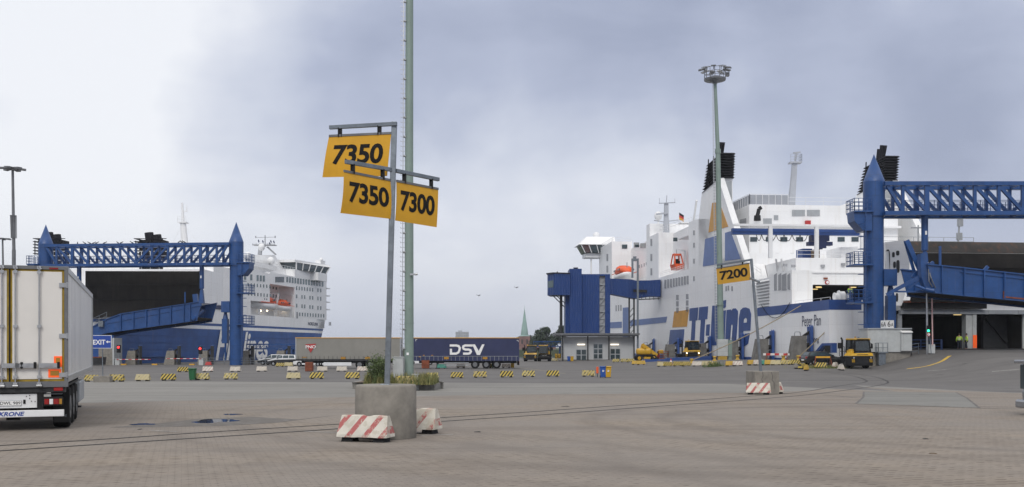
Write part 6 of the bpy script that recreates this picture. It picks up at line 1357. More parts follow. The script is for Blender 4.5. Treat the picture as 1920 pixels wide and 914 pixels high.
def hivis_person(label, loc, rz, pose):
    r = thing('person', label, 'person', loc, rz)
    a = pose
    J = [(0, 0, .98, .13), (0, 0, 1.22, .14), (0, 0, 1.42, .13), (0, 0, 1.52, .06), (0, -.02, 1.66, .095), (0, 0, 1.77, .07),
         (-.1, 0, .92, .10), (-.12+a*.0, -.04-a*.10, .50, .07), (-.13, .02-a*.16, .09, .055), (-.13, -.12-a*.16, .05, .045),
         (.1, 0, .92, .10), (.12, -.02+a*.12, .50, .07), (.13, .05+a*.2, .09, .055), (.13, -.08+a*.2, .05, .045),
         (-.2, 0, 1.41, .07), (-.30, .02, 1.14, .055), (-.26, -.18, .95+a*.2, .045), (-.25, -.26, .92+a*.25, .045),
         (.2, 0, 1.41, .07), (.29, .03, 1.13, .055), (.30, -.08, .90, .045), (.30, -.11, .81, .04)]
    E = [(0, 1), (1, 2), (2, 3), (3, 4), (4, 5), (0, 6), (6, 7), (7, 8), (8, 9), (0, 10), (10, 11), (11, 12), (12, 13), (2, 14), (14, 15), (15, 16), (16, 17), (2, 18), (18, 19), (19, 20), (20, 21)]
    skin('body', J, E, 'skin', r)
    def sub(name, ids, grow, mat):
        mp = {j: i for i, j in enumerate(ids)}; jj = [(*J[j][:3], J[j][3]+grow) for j in ids]; ee = [(mp[a_], mp[b_]) for a_, b_ in E if a_ in mp and b_ in mp]; skin(name, jj, ee, mat, r)
    sub('jacket', [1, 0, 2, 14, 15, 16, 18, 19, 20], .03, 'hivis'); sub('trousers', [0, 6, 7, 8, 10, 11, 12], .022, 'navy_cloth'); 
    h = MB(); h.ball((0, .01, 1.735), .115, 12); h.build('hair', 'hair', r)
    b = MB()
    for z in (1.08, 1.22):  b.lathe([(.178, z), (.184, z+.025), (.178, z+.05)], (0, 0, 0), 16, 1.1, .95)
    b.build('reflective_band', 'sign_white', r)
    return r
for px, pose, rz, lab in ((1798.5, .3, 2.6, 'person in yellow high visibility jacket standing at the stern door further from the orange sleeve'), (1812, -.7, -1.7, 'person in yellow high visibility vest walking at the stern door beside the orange sleeve')):
    t, _ = FR1.cross(px, 657, -1.3); hivis_person(lab, FR1.pt(-1.3, t, 1.76), rz, pose)
t, _ = FR1.cross(1594, 563, 2.0); hivis_person('person in yellow high visibility jacket on the white ferry\'s mooring deck', FR1.pt(2.0, t, 7.5), .2, .3)
# ================================================================ NUMBER SIGNS
def arm_depth(pa, Ya, pb, Yb): return lambda px: 1/(1/Ya+(1/Yb-1/Ya)*(px-pa)/(pb-pa))
def sign_panel(L, root, TL, TR, BR, BL, Yf, body, uv, bold, bulge):
    nu, nv = 10, 8; g = {}
    pt = lambda px, py, d=0: P(px, py, Yf(px)+d)
    def at(u, v, back=0):
        px = (TL[0]*(1-u)+TR[0]*u)*(1-v)+(BL[0]*(1-u)+BR[0]*u)*v; py = (TL[1]*(1-u)+TR[1]*u)*(1-v)+(BL[1]*(1-u)+BR[1]*u)*v
        b = bulge*math.sin(math.pi*(.08+.8*v))*(1-.5*u); p = P(px, py, Yf(px)); n = NRM; return p+n*(b+back)
    a, b = P(TL[0], TL[1], Yf(TL[0])), P(TR[0], TR[1], Yf(TR[0])); e = (b-a); NRM = Vector((e.y, -e.x, 0)).normalized()
    if NRM.y > 0: NRM = -NRM
    m = MB(L); F_ = [at(i/nu, j/nv) for j in range(nv+1) for i in range(nu+1)]; B_ = [at(i/nu, j/nv, -.008) for j in range(nv+1) for i in range(nu+1)]; n = nu+1
    m.add(F_, [(j*n+i, (j+1)*n+i, (j+1)*n+i+1, j*n+i+1) for j in range(nv) for i in range(nu)], True); m.add(B_, [(j*n+i, j*n+i+1, (j+1)*n+i+1, (j+1)*n+i) for j in range(nv) for i in range(nu)], True)
    for i in range(nu): m.add([F_[i], F_[i+1], B_[i+1], B_[i]], [(0, 1, 2, 3)]); k = nv*n; m.add([F_[k+i], F_[k+i+1], B_[k+i+1], B_[k+i]], [(0, 3, 2, 1)])
    for j in range(nv): m.add([F_[j*n], F_[(j+1)*n], B_[(j+1)*n], B_[j*n]], [(0, 3, 2, 1)]); k = nu; m.add([F_[j*n+k], F_[(j+1)*n+k], B_[(j+1)*n+k], B_[j*n+k]], [(0, 1, 2, 3)])
    o = m.build('sign_panel', 'sign_yellow', root, fix=False)
    t = MB(L); vs, fs = text_geo(body, bold=bold, shear=uv[4] if len(uv) > 4 else 0, space=.96)
    bm = bmesh.new(); bv = [bm.verts.new((uv[0]+(uv[1]-uv[0])*u, uv[3]+(uv[2]-uv[3])*v, 0)) for u, v in vs]
    for f_ in fs:
        try: bm.faces.new([bv[i] for i in f_])
        except ValueError: pass
    for ax, n_ in ((0, nu), (1, nv)):
        for i in range(1, n_): co = [0, 0, 0]; co[ax] = i/n_; no = [0, 0, 0]; no[ax] = 1; bmesh.ops.bisect_plane(bm, geom=bm.verts[:]+bm.edges[:]+bm.faces[:], plane_co=co, plane_no=no)
    bmesh.ops.triangulate(bm, faces=bm.faces[:]); bm.verts.index_update(); t.add([at(v.co.x, v.co.y, .006) for v in bm.verts], [tuple(v.index for v in f_.verts) for f_ in bm.faces]); bm.free(); t.build('sign_digits', 'lettering_dark', o, fix=False)
    s = MB(L); off = NRM*.012
    s.bar(at(0, -.02)+off*.0, at(1, -.02), .03, .05); s.build('clamp_bar', 'lamp_grey', o)
    return o
def sign_posts():
    Yp = 21.45; L = P(726, 716.5, Yp); root = thing('sign_post', 'galvanised sign post with three yellow number boards 7350, 7350 and 7300', 'sign post', L)
    m = MB(L); m.bar(P(726, 722, Yp), P(739.5, 229, Yp), .118, .118, (0, 1, 0)); m.build('post', 'galv', root, bevel=.008)
    Yu = arm_depth(618, 21.79, 745, 21.36); Yl = arm_depth(648, 20.39, 822, 22.6)
    def arm(pa, pb, Yf): a = MB(L); a.bar(P(*pa, Yf(pa[0])), P(*pb, Yf(pb[0])), .075, .085); return a.build('arm', 'galv', root, bevel=.006)
    au = arm((618, 239.5), (744, 232.5), Yu); al = arm((648, 303.5), (735, 319), Yl); ar = arm((742, 320.5), (822.5, 337), Yl)
    def bracket(par, px, y0, y1, Yf):
        a, b = P(px, y0, Yf(px)), P(px, y1, Yf(px)); m = MB(L); m.bar(a, b, .06, .025, (0, 1, 0)); m.bar(a+Vector((-.035, 0, 0)), b+Vector((-.035, 0, 0)), .02, .07, (0, 1, 0)); m.bar(a+Vector((.035, 0, 0)), b+Vector((.035, 0, 0)), .02, .07, (0, 1, 0)); m.build('hanger', 'black', par)
    for px, y0, y1 in ((637.5, 240, 257), (711.5, 236, 253)): bracket(au, px, y0, y1, Yu)
    for px, y0, y1 in ((661.5, 308, 326), (717.5, 318, 337)): bracket(al, px, y0, y1, Yl)
    for px, y0, y1 in ((758, 326, 344), (808.5, 336, 354)): bracket(ar, px, y0, y1, Yl)
    Yu2 = lambda px: Yu(px)
    sign_panel(L, root, (617, 257), (733.6, 251.5), (726, 330.5), (605, 333), Yu2, "7350", (.115, .905, .215, .70, .0), .03, .035)
    sign_panel(L, root, (644, 322.5), (734, 340), (737.5, 411.5), (637.5, 400), Yl, "7350", (.115, .915, .205, .72), .03, .05)
    sign_panel(L, root, (743, 341), (821.5, 356), (818.5, 426.5), (740.5, 414), Yl, "7300", (.095, .92, .195, .73), .03, .03)
    c = Vector(((723.5-960)*21.5/F, 21.5, gz(-2.82, 21.5))); b = thing('concrete_drum', 'round grey concrete base carrying the post of three yellow boards', 'concrete base', c)
    m = MB(); m.lathe([(.66, -.03), (.685, .03), (.683, .5), (.68, 1.14), (.665, 1.18), (.655, 1.185)], (0, 0, 0), 56); m.build('body', 'concrete', b)
    m = MB(); m.box(-.47, -.44, -.545, -.53, .02, .5) if False else m.cbox(-.12, .10, -.12, .10, 1.18, 1.2, .008); m.build('post_plate', 'galv', b)
    # the further sign, 7200
    Yq = 50.; L = P(1426.5, 697, Yq); root = thing('sign_post', 'leaning galvanised sign post with yellow number board 7200', 'sign post', L)
    m = MB(L); m.bar(P(1427, 700, Yq), P(1408.5, 485.5, Yq), .13, .13, (0, 1, 0)); m.build('post', 'galv', root, bevel=.01)
    Yf = arm_depth(1345, 53.4, 1410, 50.0); a = MB(L); a.bar(P(1345, 497, Yf(1345)), P(1409, 487.5, Yf(1409)), .1, .1); ao = a.build('arm', 'galv', root, bevel=.01)
    a = MB(L); a.bar(P(1400, 519, 51.5), P(1423, 529, 47.5), .1, .1); a.build('arm', 'galv', root, bevel=.01)
    for px, y0, y1 in ((1353, 497, 505), (1392.5, 491, 497)): p, q = P(px, y0, Yf(px)), P(px, y1, Yf(px)); m = MB(L); m.bar(p, q, .07, .07, (0, 1, 0)); m.build('hanger', 'black', ao)
    sign_panel(L, root, (1343, 504.5), (1405, 494.5), (1407.5, 525.5), (1346, 534), lambda px: Yf(px)-.02, "7200", (.085, .93, .19, .76), .03, .0)
    c = ground_at((1429.5-960)*50.5/F, 50.5); b = thing('concrete_block', 'square cracked concrete block carrying the post of board 7200', 'concrete base', c, .12)
    w = .66; m = MB(); m.cbox(-w, w, -w, w, -.05, 1.2, .03); bo = m.build('body', 'concrete', b)
    k = MB()
    for pts in ([(-.25, 1.17), (-.22, .95), (-.3, .8), (-.24, .6), (-.31, .35)], [(.22, 1.18), (.3, .9), (.25, .75), (.37, .62), (.38, .3)], [(-.05, .6), (.05, .48), (.02, .3)]):
        for (xa, za), (xb, zb) in zip(pts[:-1], pts[1:]): k.bar((xa, -w-.001, za), (xb, -w-.001, zb), .02, .006, (0, 1, 0))
    k.build('crack', 'dark_metal', bo)
sign_posts()

# ================================================================ BARRIERS
def barrier_proto(name, mat, label, hh=.5, feet=True):
    r = thing(name, label, 'barrier'); m = MB(); n = 9
    # chamfered A-section with chipped, slightly uneven edges
    sec = [(-.225, .105), (-.22, .16), (-.075, hh+.06), (-.055, hh+.08), (.055, hh+.08), (.075, hh+.06), (.22, .16), (.225, .105)]
    vs = []; fs = []; k = len(sec); rn = random.Random(sum(map(ord, mat))); xs = [-.6+1.2*i/n for i in range(n+1)]
    for i, x in enumerate(xs):
        for j, (y, z) in enumerate(sec):
            e = -.05 if z > .3 and i == 0 else .05 if z > .3 and i == n else 0
            zz = z-(.05 if j in (3, 4) and i == 5 else 0)
            vs.append((x-e+0*rn.uniform(-1, 1), y+rn.uniform(-.007, .007), zz+rn.uniform(-.008, .006)))
    for i in range(n):
        for j in range(k): fs.append((i*k+j, (i+1)*k+j, (i+1)*k+(j+1) % k, i*k+(j+1) % k))
    fs += [tuple(range(k))[::-1], tuple(range(n*k, n*k+k))]; m.add(vs, fs); m.build('body', mat, r)
    if feet:
        for x in (-.38, .38): MB().hexa([(x-.14, -.17, -.02), (x+.14, -.17, -.02), (x+.14, .17, -.02), (x-.14, .17, -.02), (x-.12, -.15, .107), (x+.12, -.15, .107), (x+.12, .15, .107), (x-.12, .15, .107)]).build('foot', 'black', r)
    return r
def put_barriers():
    protos = {k: barrier_proto('concrete_barrier', v, 'barrier') for k, v in (('y', 'hazard'), ('w', 'hazard_worn'), ('r', 'red_stripe'), ('p', 'white_worn'), ('g', 'concrete'), ('t', 'teal'), ('o', 'yellow_dirty'))}
    used = set()
    def put(k, loc, rz, label, group, sc=1.0):
        if k in used: o = dup(protos[k], loc, rz, label, group)
        else: used.add(k); o = protos[k]; o.location = loc; o.rotation_euler = (0, 0, rz); tag(o, label, None, group)
        o.scale = (sc, sc, sc); return o
    gA = 'yellow black barriers in rows across the yard'; gB = 'pale barriers in the yard'; gC = 'red striped barriers round the sign bases'
    put('r', Vector((-3.13, 20.55, gz(-3.2, 20.4))), rad(-17), 'white and red striped barrier in front of the round concrete base', gC, .97)
    put('r', Vector((-2.30, 22.75, gz(-2.2, 22.6))), rad(-20), 'white and red striped barrier peeping out behind the round concrete base', gC, 1.02)
    put('r', ground_at((1421-960)*49.3/F, 49.2), rad(-12), 'white and red striped barrier in front of the square cracked block', gC, 1.03)
    put('r', ground_at((1461-960)*51/F, 51.0), rad(72), 'white and red striped barrier end on beside the square cracked block', gC, 1.0)
    rows = [
     ('y', 172, 716, 'yellow black barrier half hidden by the reefer trailer'), ('y', 219, 716, 'yellow black barrier touching the base of the EXIT sign'),
     ('w', 268, 715, 'worn yellow black barrier, first one past the EXIT sign base pair'), ('y', 316, 714, 'sharply striped yellow barrier between a worn one and the green bin'),
     ('w', 379, 713, 'yellow black barrier touching the small green bin'), ('w', 433, 712, 'flaking yellow barrier on its own, first beyond the green bin'),
     ('w', 550.5, 711.5, 'yellow black barrier with patchy first stripe, in line below the rusty bin'), ('y', 594, 711, 'yellow black barrier below the grey trailer, closest to the patchy one'),
     ('y', 661, 711, 'yellow black barrier between the grey trailer and the shrub'), ('y', 700, 710.5, 'yellow black barrier mostly hidden by the shrub'), ('w', 810, 711, 'yellow black barrier half in weeds behind the kerb island'),
     ('y', 857, 709.5, 'yellow black barrier just past the weedy kerb island'), ('y', 900, 708.5, 'second yellow black barrier past the weedy kerb island'), ('y', 950, 708, 'yellow black barrier below the trailing end of the navy trailer'),
     ('w', 991, 707, 'worn yellow and white barrier in front of the port tractor pair'), ('y', 1036.5, 706.5, 'yellow black barrier next past the worn yellow and white one'), ('y', 1103, 706.5, 'yellow black barrier beside the orange marker and two wheelie bins'),
     ('y', 343, 698, 'yellow black barrier alone in the far row, in line with white barriers'), ('y', 525, 688, 'yellow black barrier standing in front of the dark off-roaders, first of two'), ('w', 541, 687.5, 'worn yellow barrier standing in front of the dark off-roaders, second of two'),
     ('y', 914, 690.5, 'yellow black barrier under the axles of the navy trailer'), ('w', 1040, 677.5, 'dull yellow barrier near the drums at the terminal hall'),
    ]
    for k, px, py, lab in rows: put(k, G(px, py), RND.uniform(-.16, .16), lab, gA, RND.uniform(.95, 1.04))
    put('y', Vector((-6.30, 56.2, ISLAND_Z-.05)), rad(-6), 'yellow black barrier standing in the weeds at the mast foot', gA, .96)
    for k, px, py, lab in [('p', 390, 697.5, 'pale worn barrier next to the lone yellow barrier of the far row'), ('p', 441.5, 697.5, 'pale worn barrier in front of the gantry tower foot'), ('p', 491, 697, 'pale barrier with faded red blocks in front of the parked off-roaders'),
        ('p', 549, 697, 'pale barrier beside the rusty bin, on the off-roader side'), ('p', 604.5, 697, 'pale barrier beside the rusty bin, on the trailer leg side'), ('p', 641, 697, 'pale barrier under the white side guard of the grey trailer'), ('p', 679.5, 697, 'pale barrier in front of the grey trailer wheels'),
        ('t', 828.5, 691.5, 'teal green painted barrier under the navy trailer'), ('p', 864, 690.5, 'pale red ended barrier under the navy trailer next to the teal one'), ('p', 949, 690.5, 'pale dirty barrier beside the narrow yellow bin'), ('g', 1053, 677.5, 'small whitish barrier pair near the drums at the hall')]:
        put(k, G(px, py), RND.uniform(-.06, .06), lab, gB)
    gD = 'barriers along the quay by the white ferry'
    quay = [('w', 1155, 679.5, 'yellow barrier in front of the open hall door, first of three'), ('w', 1170.5, 679.5, 'yellow barrier in front of the open hall door, middle of three'), ('w', 1182, 679.5, 'yellow barrier in front of the open hall door, last of three'), ('o', 1192, 684, 'dirty yellow barrier at the foot of the grey portal frame'), ('o', 1202, 684.5, 'dirty orange barrier end on behind the boom lift wheels'),
        ('w', 1240, 687.5, 'yellow barrier at the blue trailer, first of three touching'), ('y', 1252, 687.5, 'striped barrier at the blue trailer, middle of three touching'), ('y', 1270.5, 687, 'striped barrier in front of the lit tractor, before the traffic cone gap'), ('y', 1286.5, 687, 'sharply striped barrier in front of the lit tractor'), ('p', 1307, 687, 'whitish barrier where the long mooring rope ends'),
        ('w', 1325, 687, 'worn striped barrier close to the floodlight mast, outer one'), ('w', 1336, 687.5, 'worn striped barrier close to the floodlight mast, inner one'), ('o', 1370, 687, 'yellow barrier just past the floodlight mast blocks'), ('p', 1383, 686.5, 'pale barrier past the floodlight mast, next to a yellow one'),
        ('o', 1411, 685, 'yellow barrier beginning the mixed row behind sign 7200'), ('p', 1422.5, 685, 'white barrier in the mixed row behind sign 7200'), ('t', 1434, 685, 'green barrier in the mixed row behind sign 7200'), ('o', 1443.5, 685, 'plain yellow barrier in the mixed row behind sign 7200'), ('w', 1454, 685, 'faded striped barrier ending the mixed row behind sign 7200'), ('y', 1473, 684.5, 'crisp striped barrier in the pair before the concrete buttress, outer one'), ('y', 1491, 684, 'crisp striped barrier in the pair before the concrete buttress, inner one')]
    for k, px, py, lab in quay: put(k, G(px, py), RND.uniform(-.22, .22), lab, gD, RND.uniform(.92, 1.03))
    gE = 'barriers round the weedy patch by the estate car'
    for k, px, py, rz, lab in [('g', 1493, 691.5, 1.25, 'white topped barrier end on at the edge of the weedy patch'), ('y', 1504, 692, .9, 'yellow barrier turned aside at the weedy patch, behind the orange one'), ('o', 1512, 695, 1.15, 'orange yellow barrier end on at the near edge of the weedy patch'), ('y', 1538.5, 690.5, .05, 'striped barrier standing among weeds below the yellow trestle'), ('p', 1566, 690, 1.0, 'whitish barrier in the weeds beside the port tractor'), ('p', 1577, 694.5, 1.5, 'white barrier end on, triangular, at the port tractor wheel')]:
        put(k, G(px, py), rz, lab, gE)
put_barriers()

# ================================================================ QUAY FURNITURE
def fenders():
    r = thing('quay_fender', 'fender', 'fender'); m = MB(); m.cbox(-.55, .55, .12, .5, -2, 4.3, .04); p = m.build('fender_panel', 'ship_blue', r); m = MB()
    for x in (-.3, .3): m.cyl((x, .2, 4.3), (x, .2, 4.5), .12, .05, 8)
    m.build('panel_cap', 'ship_blue', p)
    m = MB(); m.prism([(-.7, 1.0, -1), (-.7, 1.0, 3.1), (-.7, 2.4, 3.1), (-.7, 3.1, -1)], (1.5, 0, 0)); b = m.build('buttress', 'concrete_dark', r, bevel=.04); m = MB(); m.tube([(0, 1.5, 3.1), (0, 1.6, 3.6), (0, 2.2, 3.6), (0, 2.3, 3.1)], .04); m.build('hand_loop', 'galv', b)
    m = MB(); m.bar((0, .4, 3.6), (0, 1.6, 2.7), .35, .3); m.bar((0, .4, 2.2), (0, 1.05, 1.2), .2); m.bar((0, .45, .8), (0, 1.05, 1.6), .2); m.cyl((0, .5, 1.9), (0, 1.05, 1.9), .3, .3, 10); m.build('fender_arm', 'black', r)
    names = [(1516.5, 'blue fender panel with concrete buttress behind the black estate car'), (1445, 'blue fender panel with slanted buttress behind the mixed barrier row'), (1388.5, 'blue fender panel with buttress under the lettering, past the floodlight mast'), (1328.5, 'blue fender panel with buttress between the lit tractor and the floodlight mast'), (1269, 'blue fender panel with buttress beside the lit tractor, towards the boom lift'), (1223.5, 'blue fender panel rising behind the yellow boom lift')]
    for i, (px, lab) in enumerate(names):
        s, _ = FR1.side(px, 600, -.5); L = FR1.pt(s, -.02, 0); q = FR1.pt(s, -4, 0); L.z = gz(q.x, q.y)-.0
        o = r if i == 0 else dup(r, L, 0); o.location = L; o.rotation_euler = (0, 0, FR1.rz); tag(o, lab, group='blue fenders along the white ferry'); o.scale = (1, 1, .95 if i == 0 else .90)
    for i, (px, lab) in enumerate([(266, 'dark fender panel with pale buttress between the first red signal and its barrier tip'), (339, 'dark fender panel with pale buttress under the striped barrier arm near the red tank'), (401, 'dark fender panel with pale buttress beside the letter F'), (477, 'dark fender panel past the gantry tower foot'), (545, 'dark fender panel just before the grey trailer nose')]):
        o = dup(r, P(px, 683, 152)+Vector((0, 0, .2)), rad(90), lab, 'dark fenders along the blue hulled ferry', (.75, .85, .62))
        for k in kids(o):
            if k.name.startswith('fender_panel'): k.material_slots[0].link = 'OBJECT'; k.material_slots[0].material = MATS['dark_metal']
            if k.name.startswith('buttress'): k.material_slots[0].link = 'OBJECT'; k.material_slots[0].material = MATS['concrete']
fenders()
def quay_things():
    g = lambda px, Y: ground_at((px-960)*Y/F, Y)
    # mooring lines
    def bollard(px, py, lab):
        p = G(px, py); r = thing('mooring_bollard', lab, 'bollard', p); MB().lathe([(.34, 0), (.32, .06), (.2, .1), (.17, .38), (.26, .46), (.28, .56), (.18, .62), (.01, .63)], (0, 0, 0), 16).build('body', 'yellow_dirty', r); return p
    p1 = bollard(1297, 682, 'rusty yellow bollard taking the long mooring rope near the lit tractor'); p2 = bollard(1497, 676.5, 'rusty yellow bollard taking the short mooring rope by the estate car')
    bollard(1340, 677, 'rusty yellow bollard behind the floodlight mast'); bollard(1383, 675, 'rusty yellow bollard beside the blue fender under the lettering'); bollard(1469, 675.5, 'rusty yellow bollard behind the red white board')
    def rope(lab, a, b, sag):
        m = MB(); n = 14; m.tube([a+(b-a)*i/n+Vector((0, 0, -4*sag*(i/n)*(1-i/n))) for i in range(n+1)], .065, 6); tag(m.build('mooring_rope', 'rope'), lab, 'rope', 'mooring ropes of the white ferry')
    s, z = FR1.side(1503, 573.5); rope('long mooring rope slanting across the blue lettering', FR1.pt(s, -.1, z), p1+Vector((0, 0, .4)), .35); t, z = FR1.cross(1601, 566.5, -.1); rope('short mooring rope slanting past the ship name', FR1.pt(-.1, t, z), p2+Vector((0, 0, .4)), .15)
    m = MB(); a, b = FR1.pt(FR1.side(1429, 572)[0], -.1, FR1.side(1429, 572)[1]), FR1.pt(FR1.side(1482, 568)[0], -.1, FR1.side(1482, 568)[1]); n = 12; m.tube([a+(b-a)*i/n+Vector((0, 0, -4*1.9*(i/n)*(1-i/n))) for i in range(n+1)], .04, 5); tag(m.build('mooring_rope', 'black'), 'thin dark rope hanging in a loop below the blue band', 'rope', 'mooring ropes of the white ferry')
    # red and white board
    p = G(1456, 679); r = thing('warning_board', 'red and white board on legs in front of the ferry hull', 'barrier board', p); m = MB(); m.box(-1.55, 1.5, -.03, .03, .75, 1.0); m.build('board', 'pole_redwhite', r)
    for x in (-1.2, 1.2): MB().bar((x, 0, 0), (x, 0, 1.05), .08).build('leg', 'rust', r)
    # folded blue stern platform near the quay
    s, z0 = FR1.side(1545, 655, -.8); 
    r = thing('mooring_platform', 'blue steel bracket with dark opening on the hull behind the estate car', 'platform', FR1.pt(2, -.5, 1)); m = MB(r.location); f = FR1
    q = lambda px, py: FR1.pt(f.side(px, py, -.6)[0], -.6, f.side(px, py, -.6)[1])
    m.prism([q(*a) for a in ((1527, 661), (1541, 644), (1560.5, 643.5), (1560.5, 662), (1557, 662), (1557, 648), (1543, 648.5), (1532, 661))], FR1.pt(0, .55, 0)-FR1.pt(0, 0, 0)); m.build('frame', 'ship_blue', r); m = MB(r.location); m.prism([q(*a) for a in ((1546, 648.5), (1557, 648), (1557, 662), (1546, 662))], FR1.pt(0, .3, 0)-FR1.pt(0, 0, 0)); m.build('opening', 'black', r)
    # boom lift
    Y = 160.; L = g(1212, Y); r = thing('boom_lift', 'yellow boom lift with folded arm parked beside the terminal hall', 'boom lift', L); M = lambda: MB(L)
    X = lambda px: (px-960)*Y/F
    Zp = lambda py: CZ+(HY-py)*Y/F
    m = M(); m.cbox(X(1206), X(1221), Y-.9, Y+.9, Zp(674), Zp(666), .08); m.build('chassis', 'yellow', r)
    for px in (1197, 1224):
        for y in (-1.0, 1.0): a, b = M(), M(); wheel(a, b, (X(px), Y+y, L.z+.5), .5, .4, (0, 1, 0)); a = a.build('wheel', 'rubber', r); b.build('rim', 'yellow', a)
    m = M(); m.cbox(X(1193), X(1221), Y-1.0, Y+1.0, Zp(665.5), Zp(653.5), .35); m.build('turntable', 'yellow', r); M().box(X(1193), X(1228), Y-.9, Y+.9, Zp(669.5), Zp(665.5)).build('under_frame', 'black', r)
    m = M(); m.bar((X(1203), Y-.2, Zp(654)), (X(1205.5), Y-.2, Zp(646)), .5, .5); m.bar((X(1203.5), Y-.3, Zp(646.5)), (X(1231), Y-.3, Zp(667)), .62, .55); m.cyl((X(1206), Y-.9, Zp(652)), (X(1211), Y-.9, Zp(661)), .12, .12, 8); m.build('boom', 'yellow', r)
    m = M(); 
    for k in range(4): m.bar((X(1208.5+k*1.4), Y-.66, Zp(653+k*2)), (X(1209.7+k*1.4), Y-.66, Zp(655+k*2)), .55, .03)
    m.build('boom_lettering', 'black', r)
    m = M(); railing(m, [(X(1233), Y-.9, Zp(672)), (X(1252), Y-.9, Zp(672)), (X(1252), Y+.6, Zp(672)), (X(1233), Y+.6, Zp(672)), (X(1233), Y-.9, Zp(672))], 1.15, 3, .9, .07); m.box(X(1233), X(1252), Y-.9, Y+.6, Zp(674), Zp(672)); m.build('basket', 'rust', r); M().cbox(X(1234), X(1243), Y-.6, Y+.3, Zp(663), Zp(656.5), .08).build('control_box', 'yellow', r); M().cbox(X(1231), X(1236), Y-.5, Y+.3, Zp(671), Zp(664), .05).build('basket_joint', 'red', r)
    # low blue trailer
    Y = 150.; L = g(1260, Y); r = thing('low_trailer', 'low blue platform trailer in front of the boom lift and lit tractor', 'trailer', L); M = lambda: MB(L); X = lambda px: (px-960)*Y/F; Zp = lambda py: CZ+(HY-py)*Y/F
    M().box(X(1209), X(1250), Y, Y+2.2, Zp(679.5), Zp(674)).build('platform', 'ship_blue', r); M().hexa([(X(1250), Y-.1, Zp(679.5)), (X(1333), Y-.1, Zp(676)), (X(1333), Y+2.2, Zp(676)), (X(1250), Y+2.2, Zp(679.5)), (X(1250), Y-.1, Zp(672)), (X(1333), Y-.1, Zp(668.5)), (X(1333), Y+2.2, Zp(668.5)), (X(1250), Y+2.2, Zp(672))]).build('ramp_bed', 'ship_blue', r); 
    for px in (1225, 1232, 1320): a, b = M(), M(); wheel(a, b, (X(px), Y+.5, L.z+.3), .3, .3, (0, 1, 0)); a = a.build('wheel', 'rubber', r); b.build('rim', 'dark_metal', a)
    M().box(X(1232), X(1247), Y-.05, Y-.01, Zp(679), Zp(677.4)).build('marker_strip', 'trim_yellow', r)
    p = G(1258, 684.5); r = thing('traffic_cone', 'red and white traffic cone by the low blue trailer', 'cone', p); MB().cyl((0, 0, .06), (0, 0, .8), .2, .05, 14).build('body', 'red', r); MB().box(-.27, .27, -.27, .27, 0, .06).build('base', 'red', r); MB().cyl((0, 0, .4), (0, 0, .55), .137, .107, 14).build('band', 'sign_white', r)
    # yellow trestle in the weeds
    p = G(1543, 689.5); r = thing('trestle', 'yellow trestle barrier in the weeds in front of the estate car', 'trestle', p); m = MB(); m.box(-.75, .75, -.03, .03, 1.0, 1.18); m.build('rail', 'trim_yellow', r)
    for x in (-.9, .9):
        for y in (-.35, .35): MB().bar((x*(1.0 if y < 0 else .95), y, 0), (x*.85, 0, 1.15), .06).build('leg', 'rust', r)
    # wheelie bins
    def bin_(name, lab, px, py, mat, w=.55, h=1.07, rz=0):
        p = G(px, py); r = thing(name, lab, 'bin', p, rz, 'bins about the yard'); w2 = w/2; MB().hexa([(-w2*.8, -w2*.8, .05), (w2*.8, -w2*.8, .05), (w2*.8, w2*.9, .05), (-w2*.8, w2*.9, .05), (-w2, -w2, h-.12), (w2, -w2, h-.12), (w2, w2*1.1, h-.12), (-w2, w2*1.1, h-.12)]).build('body', mat, r, bevel=.02); MB().cbox(-w2-.03, w2+.03, -w2-.05, w2*1.1+.03, h-.12, h-.03, .03).build('lid', mat, r)
        for x in (-w2*.8, w2*.8): MB().cyl((x-.03, w2*.9, .11), (x+.03, w2*.9, .11), .11, .11, 12).build('wheel', 'rubber', r)
        return r
    a = bin_('wheelie_bin', 'blue wheelie bin with white round mark beside its yellow twin', 1130.5, 708.5, 'bin_blue'); b = bin_('wheelie_bin', 'yellow wheelie bin with pale round mark beside its blue twin', 1140, 708.5, 'yellow')
    for o, mt in ((a, 'sign_white'), (b, 'sign_white')):
        m = MB()
        for k in range(3): t = 2*math.pi*k/3; m.bar((.09*math.cos(t), -.275, .62+.09*math.sin(t)), (.09*math.cos(t+2.0), -.275, .62+.09*math.sin(t+2.0)), .05, .015, (0, 1, 0))
        m.build('mark', mt, o)
    p = G(1120, 707.5); r = thing('marker_post', 'short orange marker post beside the blue wheelie bin', 'marker post', p); MB().cbox(-.1, .1, -.04, .04, .35, .95, .02).build('panel', 'orange', r); MB().bar((0, 0, 0), (0, 0, .4), .06).build('post', 'dark_metal', r)
    bin_('wheelie_bin', 'dark green bin between two yellow black barriers of the near row', 361, 713.5, 'bin_green', .52, 1.05); bin_('wheelie_bin', 'dark green bin beside the navy trailer wheels', 925.5, 690.5, 'bin_green', .5, 1.1); bin_('wheelie_bin', 'narrow yellow bin beside the navy trailer tail', 961, 690.5, 'yellow', .5, 1.1); bin_('wheelie_bin', 'far blue bin against the terminal hall wall', 1066.5, 678, 'bin_blue', .6, 1.0); bin_('wheelie_bin', 'far yellow bin against the terminal hall wall', 1072.5, 678, 'yellow', .6, 1.0)
    def skip(lab, px, py, w, h):
        p = G(px, py); r = thing('rusty_bin', lab, 'bin', p, 0, 'rusty bins'); MB().box(-w/2, w/2, -w/2, w/2, .06, h).build('body', 'rust', r, bevel=.03); MB().box(-w/2-.03, w/2+.03, -w/2-.03, w/2+.03, h*.48, h*.54).build('rim', 'rust', r); MB().box(-w/2+.05, w/2-.05, -w/2+.05, w/2-.05, h, h+.03).build('lid', 'dark_metal', r)
